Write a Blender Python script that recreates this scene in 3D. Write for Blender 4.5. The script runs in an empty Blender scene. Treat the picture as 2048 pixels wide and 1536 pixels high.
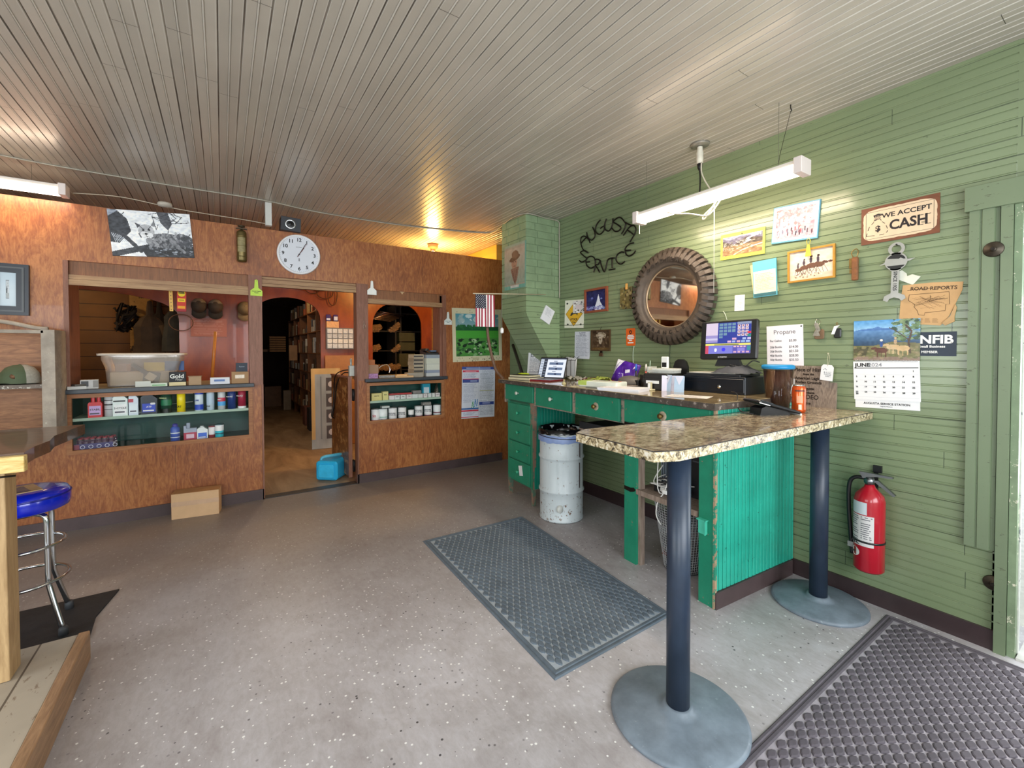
import bpy, math, random
import numpy as np
from mathutils import Matrix, Vector
random.seed(7)
S = bpy.context.scene
COL = S.collection
R = math.radians
# ---------------------------------------------------------------- camera
FPX, PPY, CH = 875.8, 719.5, 1.5
YAW, PIT, ROLL = R(33.488), R(1.119), R(0.1446)
_f = Vector((math.sin(YAW)*math.cos(PIT), math.cos(YAW)*math.cos(PIT), -math.sin(PIT)))
_r = Vector((math.cos(YAW), -math.sin(YAW), 0)); _d = _f.cross(_r)
_r, _d = _r*math.cos(ROLL)+_d*math.sin(ROLL), -_r*math.sin(ROLL)+_d*math.cos(ROLL)
EYE = Vector((0, 0, CH))
cam = bpy.data.cameras.new('camera'); cam.sensor_width = 36; cam.sensor_fit = 'HORIZONTAL'
cam.lens = 36*FPX/2048; cam.shift_y = (PPY-768)/2048; cam.clip_start = 0.02
co = bpy.data.objects.new('camera', cam); COL.objects.link(co)
M3 = Matrix((_r, -_d, -_f)).transposed()
co.matrix_world = Matrix.Translation(EYE) @ M3.to_4x4()
S.camera = co
# ---------------------------------------------------------------- world, exposure, lamps
S.view_settings.view_transform = 'Standard'; S.view_settings.look = 'None'
S.view_settings.gamma = 1; S.view_settings.use_curve_mapping = False
S.view_settings.exposure = 0.55
W = bpy.data.worlds.new('sky'); S.world = W; W.use_nodes = True
nt = W.node_tree; bg = nt.nodes['Background']
bg.inputs[0].default_value = (0.86, 0.93, 1.0, 1); bg.inputs[1].default_value = 1.6
def lamp(name, kind, loc, energy, color, size=(1, 1), rot=(0, 0, 0), radius=.05):
    l = bpy.data.lights.new(name, kind); l.energy = energy; l.color = color
    if kind == 'AREA':
        l.shape = 'RECTANGLE'; l.size, l.size_y = size
    else: l.shadow_soft_size = radius
    if kind == 'SPOT': l.spot_size = R(150); l.spot_blend = .6
    o = bpy.data.objects.new(name, l); COL.objects.link(o); o.location = loc; o.rotation_euler = rot
    return o
DAY = (0.93, 0.97, 1.0)
lamp('daylight_window_front_west', 'AREA', (-2.0, -1.72, 1.65), 76, DAY, (2.2, 1.5), (R(90), 0, 0))
lamp('daylight_window_front_east', 'AREA', (1.4, -1.72, 1.65), 62, DAY, (2.2, 1.5), (R(90), 0, 0))
lamp('daylight_door', 'AREA', (3.55, -0.15, 1.25), 40, DAY, (1.0, 2.1), (0, R(90), 0))
lamp('daylight_window_left', 'AREA', (-3.75, 1.6, 1.65), 42, DAY, (1.5, 2.2), (0, R(-90), 0))
# ---------------------------------------------------------------- pixel -> plane helpers (the photo is 2048 x 1536)
def on(a, v, x, y):
    q = _f + _r*((x-1024)/FPX) + _d*((y-PPY)/FPX)
    return EYE + q*((v-EYE[a])/q[a])
XR, YB, CZ, Y2 = 3.2, 5.1, 2.985, 7.5
def onX(x, y, X=XR): return on(0, X, x, y)
def onY(x, y, Y=YB): return on(1, Y, x, y)
def onZ(x, y, Z=0): return on(2, Z, x, y)
# ---------------------------------------------------------------- colours and materials
def lin(h):
    if isinstance(h, (tuple, list)): c = h
    else: c = [int(h[i:i+2], 16)/255 for i in (0, 2, 4)]
    return tuple((v/12.92 if v <= .04045 else ((v+.055)/1.055)**2.4) for v in c[:3])
_mats = {}
class NG:
    def __init__(s, name):
        s.m = bpy.data.materials.new(name); s.m.use_nodes = True; s.t = s.m.node_tree
        s.b = s.t.nodes['Principled BSDF']; s.out = s.t.nodes['Material Output']
        s.co = s.n('ShaderNodeTexCoord').outputs['Object']
    def n(s, k, **kw):
        x = s.t.nodes.new(k)
        for a, b in kw.items(): setattr(x, a, b)
        return x
    def put(s, sock, v):
        if hasattr(v, 'is_output') or isinstance(v, bpy.types.NodeSocket): s.t.links.new(v, sock)
        elif isinstance(v, (tuple, list)) and len(v) == 3 and sock.type == 'RGBA': sock.default_value = (*v, 1)
        else: sock.default_value = v
    def math(s, op, a, b=0.0, c=None):
        x = s.n('ShaderNodeMath', operation=op); s.put(x.inputs[0], a); s.put(x.inputs[1], b)
        if c is not None: s.put(x.inputs[2], c)
        return x.outputs[0]
    def mix(s, f, a, b):
        x = s.n('ShaderNodeMix', data_type='RGBA'); s.put(x.inputs[0], f); s.put(x.inputs[6], a); s.put(x.inputs[7], b)
        return x.outputs[2]
    def noise(s, scale=5, detail=3, rough=.5, vec=None, dist=0, stretch=None):
        v = vec or s.co
        if stretch:
            mp = s.n('ShaderNodeMapping'); s.put(mp.inputs[0], v); mp.inputs['Scale'].default_value = stretch; v = mp.outputs[0]
        x = s.n('ShaderNodeTexNoise'); s.put(x.inputs['Vector'], v); x.inputs['Scale'].default_value = scale
        x.inputs['Detail'].default_value = detail; x.inputs['Roughness'].default_value = rough; x.inputs['Distortion'].default_value = dist
        return x.outputs[0]
    def ramp(s, f, stops):
        x = s.n('ShaderNodeValToRGB'); s.put(x.inputs[0], f); e = x.color_ramp.elements
        while len(e) < len(stops): e.new(.5)
        for i, (p, c) in enumerate(stops): e[i].position = p; e[i].color = (*c, 1)
        return x.outputs[0]
    def step(s, f, lo, hi):
        x = s.n('ShaderNodeMapRange'); s.put(x.inputs[0], f); x.inputs[1].default_value = lo; x.inputs[2].default_value = hi
        return x.outputs[0]
    def bump(s, h, strength=.3, dist=.002):
        x = s.n('ShaderNodeBump'); s.put(x.inputs['Height'], h); x.inputs['Strength'].default_value = strength; x.inputs['Distance'].default_value = dist
        s.t.links.new(x.outputs[0], s.b.inputs['Normal'])
    def sep(s):
        x = s.n('ShaderNodeSeparateXYZ'); s.put(x.inputs[0], s.co); return x.outputs
    def set(s, **k):
        names = dict(c='Base Color', r='Roughness', m='Metallic', e='Emission Color', es='Emission Strength', coat='Coat Weight', tr='Transmission Weight', spec='Specular IOR Level', al='Alpha')
        for a, v in k.items(): s.put(s.b.inputs[names[a]], v)
        return s
def mat(c, r=.55, m=0.0, var=.12, sc=14, bump=0.0, coat=0.0, em=0.0, tr=0.0, wear=None, name=None):
    key = (c, r, m, var, sc, bump, coat, em, tr, wear)
    if key in _mats: return _mats[key]
    g = NG(name or 'paint_' + (c if isinstance(c, str) else 'mix')); base = lin(c)
    if var > 0:
        nz = g.noise(sc, 4, .6)
        lo = tuple(v*(1-var) for v in base); hi = tuple(min(1, v*(1+var)) for v in base)
        col = g.mix(g.step(nz, .3, .7), lo, hi)
    else: col = base
    if wear:
        wc, amt, wsc = wear
        col = g.mix(g.step(g.noise(wsc, 6, .75), amt-.06, amt-.04), col, lin(wc))
    g.set(c=col, r=r, m=m)
    if coat: g.set(coat=coat)
    if em: g.set(e=base, es=em)
    if tr: g.set(tr=tr)
    if bump: g.bump(g.noise(sc*3, 4, .6), bump)
    _mats[key] = g.m
    return g.m
def wood(name, dark, light, axis=0, sc=3, r=.5, coat=0, stretch=12, bump=.15, dist=1.2):
    if name in _mats: return _mats[name]
    g = NG(name); st = [stretch]*3; st[axis] = 1
    a = g.noise(sc, 5, .6, dist=dist, stretch=st); b = g.noise(sc*6, 3, .6, stretch=st)
    f = g.math('ADD', g.math('MULTIPLY', a, .7), g.math('MULTIPLY', b, .3))
    col = g.ramp(f, [(.34, lin(dark)), (.5, tuple((x+y)/2 for x, y in zip(lin(dark), lin(light)))), (.66, lin(light))])
    g.set(c=col, r=r, coat=coat); g.bump(f, bump); _mats[name] = g.m
    return g.m
def emis(name, c, k):
    if name in _mats: return _mats[name]
    g = NG(name); g.set(c=(0, 0, 0), e=lin(c), es=k, r=.6); _mats[name] = g.m
    return g.m
def glassy(name, tint='FFFFFF', refl=.10, rough=.02, opac=0.0, k=.9):
    if name in _mats: return _mats[name]
    g = NG(name); t = g.n('ShaderNodeBsdfTransparent'); t.inputs[0].default_value = (*lin(tint), 1)
    gl = g.n('ShaderNodeBsdfGlossy'); gl.inputs['Roughness'].default_value = rough
    fr = g.n('ShaderNodeFresnel'); fr.inputs[0].default_value = 1.5
    mx = g.n('ShaderNodeMixShader'); g.t.links.new(g.math('MULTIPLY_ADD', fr.outputs[0], k, refl*.3), mx.inputs[0])
    g.t.links.new(t.outputs[0], mx.inputs[1]); g.t.links.new(gl.outputs[0], mx.inputs[2])
    o = mx.outputs[0]
    if opac:
        df = g.n('ShaderNodeBsdfDiffuse'); df.inputs[0].default_value = (*lin(tint), 1)
        m2 = g.n('ShaderNodeMixShader'); m2.inputs[0].default_value = opac
        g.t.links.new(o, m2.inputs[1]); g.t.links.new(df.outputs[0], m2.inputs[2]); o = m2.outputs[0]
    g.t.links.new(o, g.out.inputs[0]); _mats[name] = g.m
    return g.m
def boards(name, c, across, along, pitch, r=.35, length=2.4, dirt=.55, gap='15130F', var=.1, coat=0, off=0.0, wearc=None, jw=.0012, wide=.04, soft=.85, coatr=.12, bead=0.0):
    """painted tongue-and-groove boards: dirt lines in the joints, butt joints, a tone of its own for each board"""
    if name in _mats: return _mats[name]
    g = NG(name); s = g.sep(); A = g.math('ADD', s[across], 20*pitch-off); B = s[along]
    q = g.math('DIVIDE', A, pitch); row = g.math('FLOOR', q); fr = g.math('FRACT', q)
    wn = g.n('ShaderNodeTexWhiteNoise', noise_dimensions='1D'); g.put(wn.inputs['W'], row)
    rnd = wn.outputs['Value']
    d = g.math('MINIMUM', fr, g.math('SUBTRACT', 1, fr))
    cv = g.n('ShaderNodeCombineXYZ'); g.put(cv.inputs[0], g.math('MULTIPLY', row, 3.7)); g.put(cv.inputs[1], g.math('MULTIPLY', B, .9))
    nz = g.noise(1.1, 2, .5, vec=cv.outputs[0])
    line = g.math('MULTIPLY', g.math('MULTIPLY', g.math('LESS_THAN', d, wide), soft), g.step(nz, dirt-.04, dirt+.04))
    jf = g.math('FRACT', g.math('ADD', g.math('DIVIDE', B, length), g.math('MULTIPLY', rnd, 7.3)))
    joint = g.math('LESS_THAN', jf, jw)
    base = lin(c); big = g.noise(1.3, 4, .6)
    col = g.mix(g.step(big, .3, .7), tuple(v*(1-var) for v in base), tuple(min(1, v*(1+var)) for v in base))
    dk = g.n('ShaderNodeMix', data_type='RGBA'); dk.blend_type = 'MULTIPLY'; dk.inputs[0].default_value = 1
    g.put(dk.inputs[6], col); vv = g.n('ShaderNodeCombineColor')
    t = g.math('MULTIPLY_ADD', rnd, .14, .90)
    for i in range(3): g.put(vv.inputs[i], t)
    g.put(dk.inputs[7], vv.outputs[0]); col = dk.outputs[2]
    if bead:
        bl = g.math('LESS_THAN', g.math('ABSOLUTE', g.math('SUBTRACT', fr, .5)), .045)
        col = g.mix(g.math('MULTIPLY', bl, bead), col, (.75, .73, .68)); el = g.math('MULTIPLY', g.math('LESS_THAN', d, .075), g.math('GREATER_THAN', d, .04)); col = g.mix(g.math('MULTIPLY', el, bead*.8), col, (.75, .73, .68))  # paler strips on bead and board edges paint in the highlights of the ridges
    if wearc:
        chips = g.step(g.noise(42, 6, .75, stretch=[.35 if i == along else 1 for i in range(3)]), wearc[1]-.09, wearc[1]-.07)
        col = g.mix(g.math('MULTIPLY', chips, .8), col, lin(wearc[0]))
    col = g.mix(g.math('MAXIMUM', line, joint), col, lin(gap))
    g.set(c=col, r=r, coat=coat); g.b.inputs['Coat Roughness'].default_value = coatr; g.bump(g.noise(26, 4, .6), .1, .003); _mats[name] = g.m
    return g.m
# ---------------------------------------------------------------- mesh builder
class MB:
    def __init__(s): s.v = []; s.f = []; s.k = []; s.sm = []; s.cur = 0; s.smooth = False
    def mi(s, i): s.cur = i; return s
    def add(s, vs, fs, smooth=None):
        o = len(s.v); s.v += [tuple(x) for x in vs]
        for f in fs: s.f.append([o+i for i in f]); s.k.append(s.cur); s.sm.append(s.smooth if smooth is None else smooth)
        return s
    def box(s, a, b, rot=None, piv=None):
        x0, y0, z0 = [min(p, q) for p, q in zip(a, b)]; x1, y1, z1 = [max(p, q) for p, q in zip(a, b)]
        vs = [Vector((x, y, z)) for z in (z0, z1) for x, y in ((x0, y0), (x1, y0), (x1, y1), (x0, y1))]
        if rot is not None:
            c = Vector(piv) if piv else Vector(((x0+x1)/2, (y0+y1)/2, (z0+z1)/2)); vs = [c+rot@(p-c) for p in vs]
        return s.add(vs, [(3, 2, 1, 0), (4, 5, 6, 7), (0, 1, 5, 4), (1, 2, 6, 5), (2, 3, 7, 6), (3, 0, 4, 7)], False)
    def rbox(s, a, b, r=.005, seg=3, axis=2):
        """box with the edges along axis rounded and small chamfers on the caps"""
        a = list(a); b = list(b)
        for i in range(3):
            if a[i] > b[i]: a[i], b[i] = b[i], a[i]
        i, j = [k for k in range(3) if k != axis]
        r = min(r, (b[i]-a[i])/2*.999, (b[j]-a[j])/2*.999); ch = min(r*.5, (b[axis]-a[axis])/2*.9)
        def ring(sh, z):
            o = []
            for cx, cy, t0 in ((b[i]-r, b[j]-r, 0), (a[i]+r, b[j]-r, 90), (a[i]+r, a[j]+r, 180), (b[i]-r, a[j]+r, 270)):
                for q in range(seg+1):
                    t = R(t0+90*q/seg); p = [0, 0, 0]; rr = r-sh
                    p[i] = cx+rr*math.cos(t); p[j] = cy+rr*math.sin(t); p[axis] = z; o.append(tuple(p))
            return o
        rs = [ring(ch, a[axis]), ring(0, a[axis]+ch), ring(0, b[axis]-ch), ring(ch, b[axis])]
        n = len(rs[0]); vs = sum(rs, []); fs = []
        for k in range(3):
            for q in range(n): fs.append((k*n+q, k*n+(q+1) % n, (k+1)*n+(q+1) % n, (k+1)*n+q))
        fs += [tuple(range(n-1, -1, -1)), tuple(range(3*n, 4*n))]
        if axis == 1: fs = [f[::-1] for f in fs]
        return s.add(vs, fs, False)
    def prism(s, pts, z0, z1, axis=2, smooth=False):
        n = len(pts); vs = []
        ar = sum(pts[i][0]*pts[(i+1) % n][1]-pts[(i+1) % n][0]*pts[i][1] for i in range(n))
        if ar < 0: pts = pts[::-1]
        for z in (z0, z1):
            for p in pts:
                q = [0, 0, 0]; i, j = [k for k in range(3) if k != axis]; q[i], q[j], q[axis] = p[0], p[1], z; vs.append(q)
        fs = [tuple(range(n-1, -1, -1)), tuple(range(n, 2*n))]+[(i, (i+1) % n, n+(i+1) % n, n+i) for i in range(n)]
        if (axis == 1) != (z1 < z0): fs = [f[::-1] for f in fs]
        return s.add(vs, fs, smooth)
    def lathe(s, prof, c=(0, 0, 0), axis=2, seg=24, cap=True, sx=1, sy=1, smooth=True):
        vs = []; fs = []; i, j = [k for k in range(3) if k != axis]
        for r_, z in prof:
            for q in range(seg):
                t = 2*math.pi*q/seg; p = list(c); p[i] += r_*math.cos(t)*sx; p[j] += r_*math.sin(t)*sy; p[axis] += z; vs.append(p)
        for k in range(len(prof)-1):
            for q in range(seg):
                f = (k*seg+q, k*seg+(q+1) % seg, (k+1)*seg+(q+1) % seg, (k+1)*seg+q); fs.append(f[::-1] if axis == 1 else f)
        s.add(vs, fs, smooth)
        if cap:
            n = len(prof); o = len(s.v)-len(vs)
            for ring, fl in ((0, True), (n-1, False)):
                if prof[ring][0] > 1e-5:
                    f = [o+ring*seg+q for q in range(seg)]
                    if fl != (axis == 1): f = f[::-1]
                    s.f.append(f); s.k.append(s.cur); s.sm.append(False)
        return s
    def cyl(s, c, r_, h, axis=2, seg=20): return s.lathe([(r_, 0), (r_, h)], c, axis, seg)
    def tube(s, pts, r_, seg=8, closed=False, cap=True):
        P = [Vector(p) for p in pts]; n = len(P); rr = r_ if isinstance(r_, (list, tuple)) else [r_]*n
        vs = []; up = None
        for i in range(n):
            a = P[(i-1) % n] if (closed or i > 0) else P[0]; b = P[(i+1) % n] if (closed or i < n-1) else P[-1]
            t = (b-a).normalized() if (b-a).length > 1e-9 else Vector((0, 0, 1))
            if up is None:
                up = Vector((0, 0, 1)) if abs(t.z) < .9 else Vector((1, 0, 0))
            u = (up-t*up.dot(t))
            u = u.normalized() if u.length > 1e-6 else t.orthogonal().normalized(); up = u; w = t.cross(u)
            for q in range(seg):
                an = 2*math.pi*q/seg; vs.append(P[i]+(u*math.cos(an)+w*math.sin(an))*rr[i])
        fs = []; m = n if closed else n-1
        for i in range(m):
            for q in range(seg):
                a, b = i*seg, ((i+1) % n)*seg; fs.append((a+q, a+(q+1) % seg, b+(q+1) % seg, b+q))
        if not closed and cap: fs += [tuple(range(seg-1, -1, -1)), tuple((n-1)*seg+q for q in range(seg))]
        return s.add(vs, fs, True)
    def sheet(s, w, h, nx, ny, fn):
        vs = [fn(i/nx*w-w/2, j/ny*h-h/2) for j in range(ny+1) for i in range(nx+1)]
        fs = [(j*(nx+1)+i, j*(nx+1)+i+1, (j+1)*(nx+1)+i+1, (j+1)*(nx+1)+i) for j in range(ny) for i in range(nx)]
        return s.add(vs, fs, True)
    def build(s, name, mats, parent=None, M=None):
        me = bpy.data.meshes.new(name); me.from_pydata(s.v, [], s.f)
        ms = mats if isinstance(mats, (list, tuple)) else [mats]
        for m in ms: me.materials.append(m)
        me.polygons.foreach_set('material_index', s.k); me.polygons.foreach_set('use_smooth', s.sm); me.update()
        o = bpy.data.objects.new(name, me); COL.objects.link(o)
        if parent is not None: o.parent = parent
        if M is not None: o.matrix_local = M
        return o
def tag(o, label=None, cat=None, group=None, kind=None):
    if label: o['label'] = label
    if cat: o['category'] = cat
    if group: o['group'] = group
    if kind: o['kind'] = kind
    return o
def thing(name, label, cat, M, group=None):
    o = bpy.data.objects.new(name, None); o.empty_display_size = .05; COL.objects.link(o)
    o.matrix_world = M if isinstance(M, Matrix) else Matrix.Translation(M)
    return tag(o, label, cat, group)
def struct(name, mb, mats): return tag(mb.build(name, mats), kind='structure')
def copy_tree(o, M=None, label=None, par=None):
    c = o.copy(); COL.objects.link(c)
    if par is not None: c.parent = par
    if M is not None: c.matrix_world = M
    if label: c['label'] = label
    for ch in [x for x in COL.objects if x.parent == o]: copy_tree(ch, par=c)
    return c
def frame(o, right, up):
    r_ = Vector(right).normalized(); u = Vector(up); u = (u-r_*u.dot(r_)).normalized(); w = r_.cross(u)
    m = Matrix((r_, u, w)).transposed().to_4x4(); m.translation = Vector(o); return m
def fR(y, z, off=0.0, tilt=0.0, X=None): # frame on the right wall: u to the viewer's right, v up, w out of the wall
    return frame(((XR if X is None else X)-off, y, z), (0, -1, 0), (0, 0, 1)) @ Matrix.Rotation(R(tilt), 4, 'Z')
def fB(x, z, off=0.0, tilt=0.0, Y=None):
    return frame((x, (YB if Y is None else Y)-off, z), (1, 0, 0), (0, 0, 1)) @ Matrix.Rotation(R(tilt), 4, 'Z')
def quadR(tl, tr, br, bl, off=0.0, X=None):
    X = XR if X is None else X
    p = [onX(*q, X) for q in (tl, tr, br, bl)]
    w = ((p[0]-p[1]).length+(p[3]-p[2]).length)/2; h = ((p[0]-p[3]).length+(p[1]-p[2]).length)/2
    c = (p[0]+p[1]+p[2]+p[3])/4; e = (p[1]+p[2]-p[0]-p[3])
    return frame((X-off, c.y, c.z), (0, e.y, e.z), (0, 0, 1)), w, h
def quadB(tl, tr, br, bl, off=0.0, Y=None):
    Y = YB if Y is None else Y
    p = [onY(*q, Y) for q in (tl, tr, br, bl)]
    w = ((p[0]-p[1]).length+(p[3]-p[2]).length)/2; h = ((p[0]-p[3]).length+(p[1]-p[2]).length)/2
    c = (p[0]+p[1]+p[2]+p[3])/4; e = (p[1]+p[2]-p[0]-p[3])
    return frame((c.x, Y-off, c.z), (e.x, 0, e.z), (0, 0, 1)), w, h
# ---------------------------------------------------------------- lettering
_fc = {}
def text(par, s, size, u=0, v=0, w=.001, m=None, name='lettering', al='CENTER', ex=.0004, bold=0.0, xs=1.0, rot=0.0, MM=None):
    cu = bpy.data.curves.new('t', 'FONT'); cu.body = s; cu.size = size; cu.align_x = al; cu.align_y = 'CENTER'
    cu.extrude = ex; cu.offset = bold; cu.resolution_u = 3; cu.space_line = 1.0
    tmp = bpy.data.objects.new('t', cu); me = bpy.data.meshes.new_from_object(tmp)
    bpy.data.objects.remove(tmp); bpy.data.curves.remove(cu)
    me.materials.clear(); me.materials.append(m or INK)
    o = bpy.data.objects.new(name, me); COL.objects.link(o); o.parent = par
    o.matrix_local = (MM if MM is not None else Matrix.Identity(4)) @ Matrix.Translation((u, v, w)) @ Matrix.Rotation(rot, 4, 'Z') @ Matrix.Diagonal((xs, 1, 1, 1))
    return o
# ---------------------------------------------------------------- printed pictures, painted cell by cell from shapes
class Pic:
    def __init__(s, W, H, bg='FFFFFF'):
        s.W, s.H = W, H; s.a = np.zeros((H, W, 3)); s.a[:] = [int(bg[i:i+2], 16)/255 for i in (0, 2, 4)]
        s.U, s.V = np.meshgrid((np.arange(W)+.5)/W, (np.arange(H)+.5)/H); s.rs = np.random.RandomState(len(bg)+W*H)
    def c(s, h): return np.array([int(h[i:i+2], 16)/255 for i in (0, 2, 4)])
    def put(s, m, h, k=1.0): s.a[m] = s.a[m]*(1-k)+s.c(h)*k; return s
    def rect(s, u0, v0, u1, v1, h, k=1): return s.put((s.U >= u0) & (s.U <= u1) & (s.V >= v0) & (s.V <= v1), h, k)
    def ell(s, u, v, ru, rv, h, k=1, rot=0):
        a, b = s.U-u, s.V-v; c_, s_ = math.cos(rot), math.sin(rot)
        return s.put(((a*c_+b*s_)/ru)**2+((-a*s_+b*c_)/rv)**2 <= 1, h, k)
    def grad(s, v0, v1, h0, h1):
        t = np.clip((s.V-v0)/(v1-v0), 0, 1)[..., None]; m = (s.V >= v0) & (s.V <= v1)
        s.a[m] = (s.c(h0)*(1-t)+s.c(h1)*t)[m]; return s
    def poly(s, pts, h, k=1):
        m = np.zeros(s.U.shape, bool); n = len(pts)
        for i in range(n):
            (x0, y0), (x1, y1) = pts[i], pts[(i+1) % n]
            if y0 == y1: continue
            cnd = ((y0 > s.V) != (y1 > s.V)) & (s.U < (x1-x0)*(s.V-y0)/(y1-y0)+x0); m ^= cnd
        return s.put(m, h, k)
    def line(s, pts, w, h, k=1):
        asp = s.H/s.W
        for (x0, y0), (x1, y1) in zip(pts[:-1], pts[1:]):
            dx, dy = x1-x0, (y1-y0)*asp; L = dx*dx+dy*dy+1e-9
            t = np.clip(((s.U-x0)*dx+(s.V-y0)*asp*dy)/L, 0, 1)
            s.put(np.hypot(s.U-x0-t*dx, (s.V-y0)*asp-t*dy) <= w/2, h, k)
        return s
    def noise(s, amt, n=12, u0=0, v0=0, u1=1, v1=1):
        g = s.rs.rand(n+2, n+2); x = s.U*n; y = s.V*n; i = x.astype(int); j = y.astype(int); fx = x-i; fy = y-j
        z = g[j, i]*(1-fx)*(1-fy)+g[j, i+1]*fx*(1-fy)+g[j+1, i]*(1-fx)*fy+g[j+1, i+1]*fx*fy
        m = (s.U >= u0) & (s.U <= u1) & (s.V >= v0) & (s.V <= v1)
        s.a[m] = np.clip(s.a[m]+((z-.5)*amt)[m][:, None], 0, 1); return s
    def blobs(s, n, u0, v0, u1, v1, r0, r1, cols, k=1, asp=1.0):
        for _ in range(n):
            u, v = s.rs.uniform(u0, u1), s.rs.uniform(v0, v1); rr = s.rs.uniform(r0, r1)
            s.ell(u, v, rr, rr*asp*s.W/s.H, cols[s.rs.randint(len(cols))], k, s.rs.uniform(-.6, .6) if asp != 1 else 0)
        return s
    def lines(s, u0, v0, u1, v1, n, h='8A8C92', k=.8, ragged=.3):
        hh = (v1-v0)/n
        for i in range(n):
            v = v1-hh*(i+.5); e = u1-(u1-u0)*ragged*s.rs.rand()
            m = (s.U >= u0) & (s.U <= e) & (abs(s.V-v) < hh*.27) & (s.rs.rand(*s.U.shape) < .82); s.put(m, h, k)
        return s
    def build(s, par, w, h, wz=0.0, name='print', bend=None, gloss=.6, emit=0.0, MM=None):
        """one front sheet with thickness: a grid whose corners carry the printed colours"""
        W_, H_ = s.W, s.H; x = np.linspace(-w/2, w/2, W_+1); y = np.linspace(-h/2, h/2, H_+1)
        X, Y = np.meshgrid(x, y); Z = np.full(X.shape, wz)
        if bend: Z = wz+np.vectorize(bend)(X/w+.5, Y/h+.5)
        n = (W_+1)*(H_+1); co_ = np.stack([X, Y, Z], -1).reshape(-1, 3); bk = co_.copy(); bk[:, 2] -= .0006
        i, j = np.meshgrid(np.arange(W_), np.arange(H_)); a = (j*(W_+1)+i).reshape(-1)
        fr = np.stack([a, a+1, a+W_+2, a+W_+1], -1); back = [(n, n+H_*(W_+1), n+(H_+1)*(W_+1)-1, n+W_)]
        me = bpy.data.meshes.new(name); me.from_pydata(np.concatenate([co_, bk]).tolist(), [], fr.tolist()+(back if not bend else [tuple(int(q)+n for q in f[::-1]) for f in fr]))
        col = np.ones((len(me.loops), 4)); L = s.a.reshape(-1, 3); L = np.where(L <= .04045, L/12.92, ((L+.055)/1.055)**2.4)
        col[:len(L)*4, :3] = np.repeat(L, 4, axis=0); col[len(L)*4:, :3] = .6
        at = me.color_attributes.new('print', 'FLOAT_COLOR', 'CORNER'); at.data.foreach_set('color', col.reshape(-1))
        key = ('pic', gloss, emit)
        if key not in _mats:
            g = NG('printed_sheet'); va = g.n('ShaderNodeVertexColor'); va.layer_name = 'print'
            if emit: g.set(c=(.01, .01, .01), e=va.outputs[0], es=emit, r=.25)
            else: g.set(c=va.outputs[0], r=gloss)
            _mats[key] = g.m
        me.materials.append(_mats[key])
        if bend: me.polygons.foreach_set('use_smooth', [True]*len(me.polygons))
        me.update()
        o = bpy.data.objects.new(name, me); COL.objects.link(o)
        if par is not None: o.parent = par
        if MM is not None: o.matrix_local = MM
        return o
INK = mat('1A1A1C', .6, var=0)
# ================================================================ THE SETTING
def profile_wall(rows, fn, a0, a1, nb, pitch, base=0.0, depth=.005, gap=.004, bead=True, bp=-.0005):
    """board profile across, extruded from a0 to a1; fn(across, along, depth) -> point"""
    m = MB(); P = []
    for i in range(nb):
        o = base+i*pitch
        P += [(o, -depth), (o+gap, -depth), (o+gap+.002, 0)]
        if bead:
            c = o+pitch/2; P += [(c-.006, 0), (c-.004, -depth*.5), (c-.002, bp), (c+.002, bp), (c+.004, -depth*.5), (c+.006, 0)]
        P += [(o+pitch-.002, 0)]
    P.append((base+nb*pitch, -depth))
    vs = [fn(p, a, d) for a in (a0, a1) for p, d in P]; n = len(P)
    m.add(vs, [(i, i+1, n+i+1, n+i) for i in range(n-1)], False)
    return m
GREEN = '7D8C69'
M_green = boards('green_beadboard', GREEN, 2, 1, .087, r=.36, length=2.9, dirt=.5, gap='2E3A2A', wearc=('5A644C', .74), coat=.5, coatr=.16, jw=.0009, soft=.7)
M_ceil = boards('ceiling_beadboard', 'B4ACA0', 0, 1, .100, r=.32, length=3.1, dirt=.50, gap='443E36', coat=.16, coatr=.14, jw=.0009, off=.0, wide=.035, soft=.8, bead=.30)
# floor: one slab with flecks
g = NG('flecked_linoleum')
big = g.noise(.55, 4, .6); mid = g.noise(4, 5, .65, dist=.6)
fine = g.noise(38, 5, .7, stretch=(1, .45, 1), dist=.5); fac = g.math('ADD', g.math('ADD', g.math('MULTIPLY', big, .5), g.math('MULTIPLY', mid, .28)), g.math('MULTIPLY', fine, .22))
col = g.ramp(fac, [(.36, lin('908888')), (.48, lin('ABA6A8')), (.60, lin('C2BFC4'))])
sY = g.sep()[1]; worn_warm_f = g.step(g.math('ADD', sY, g.math('MULTIPLY', mid, 1.2)), 2.6, 5.4)
col = g.mix(g.math('MULTIPLY', worn_warm_f, .75), col, lin('6E6054'))  # browner towards the partition: dirt plus warm light put into the colour
vor = g.n('ShaderNodeTexVoronoi'); g.put(vor.inputs['Vector'], g.co); vor.inputs['Scale'].default_value = 58
sc = g.n('ShaderNodeSeparateColor'); g.put(sc.inputs[0], vor.outputs['Color'])
patch = g.step(g.noise(2.2, 3, .6), .42, .58)
size = g.math('MULTIPLY_ADD', sc.outputs[2], .17, .13)
dot = g.math('LESS_THAN', vor.outputs['Distance'], size)
wh = g.math('MULTIPLY', g.math('MULTIPLY', dot, g.math('GREATER_THAN', sc.outputs[0], .80)), g.math('SUBTRACT', 1, g.math('MULTIPLY', worn_warm_f, .8)))
bk = g.math('MULTIPLY', g.math('MULTIPLY', dot, g.math('LESS_THAN', sc.outputs[0], .15)), g.math('MULTIPLY', patch, g.math('SUBTRACT', 1, worn_warm_f)))
col = g.mix(g.math('MULTIPLY', wh, .85), col, lin('F4F4F2')); col = g.mix(g.math('MULTIPLY', bk, .9), col, lin('262628'))
g.set(c=col, r=.42); g.bump(mid, .08, .003); M_floor = g.m
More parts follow.
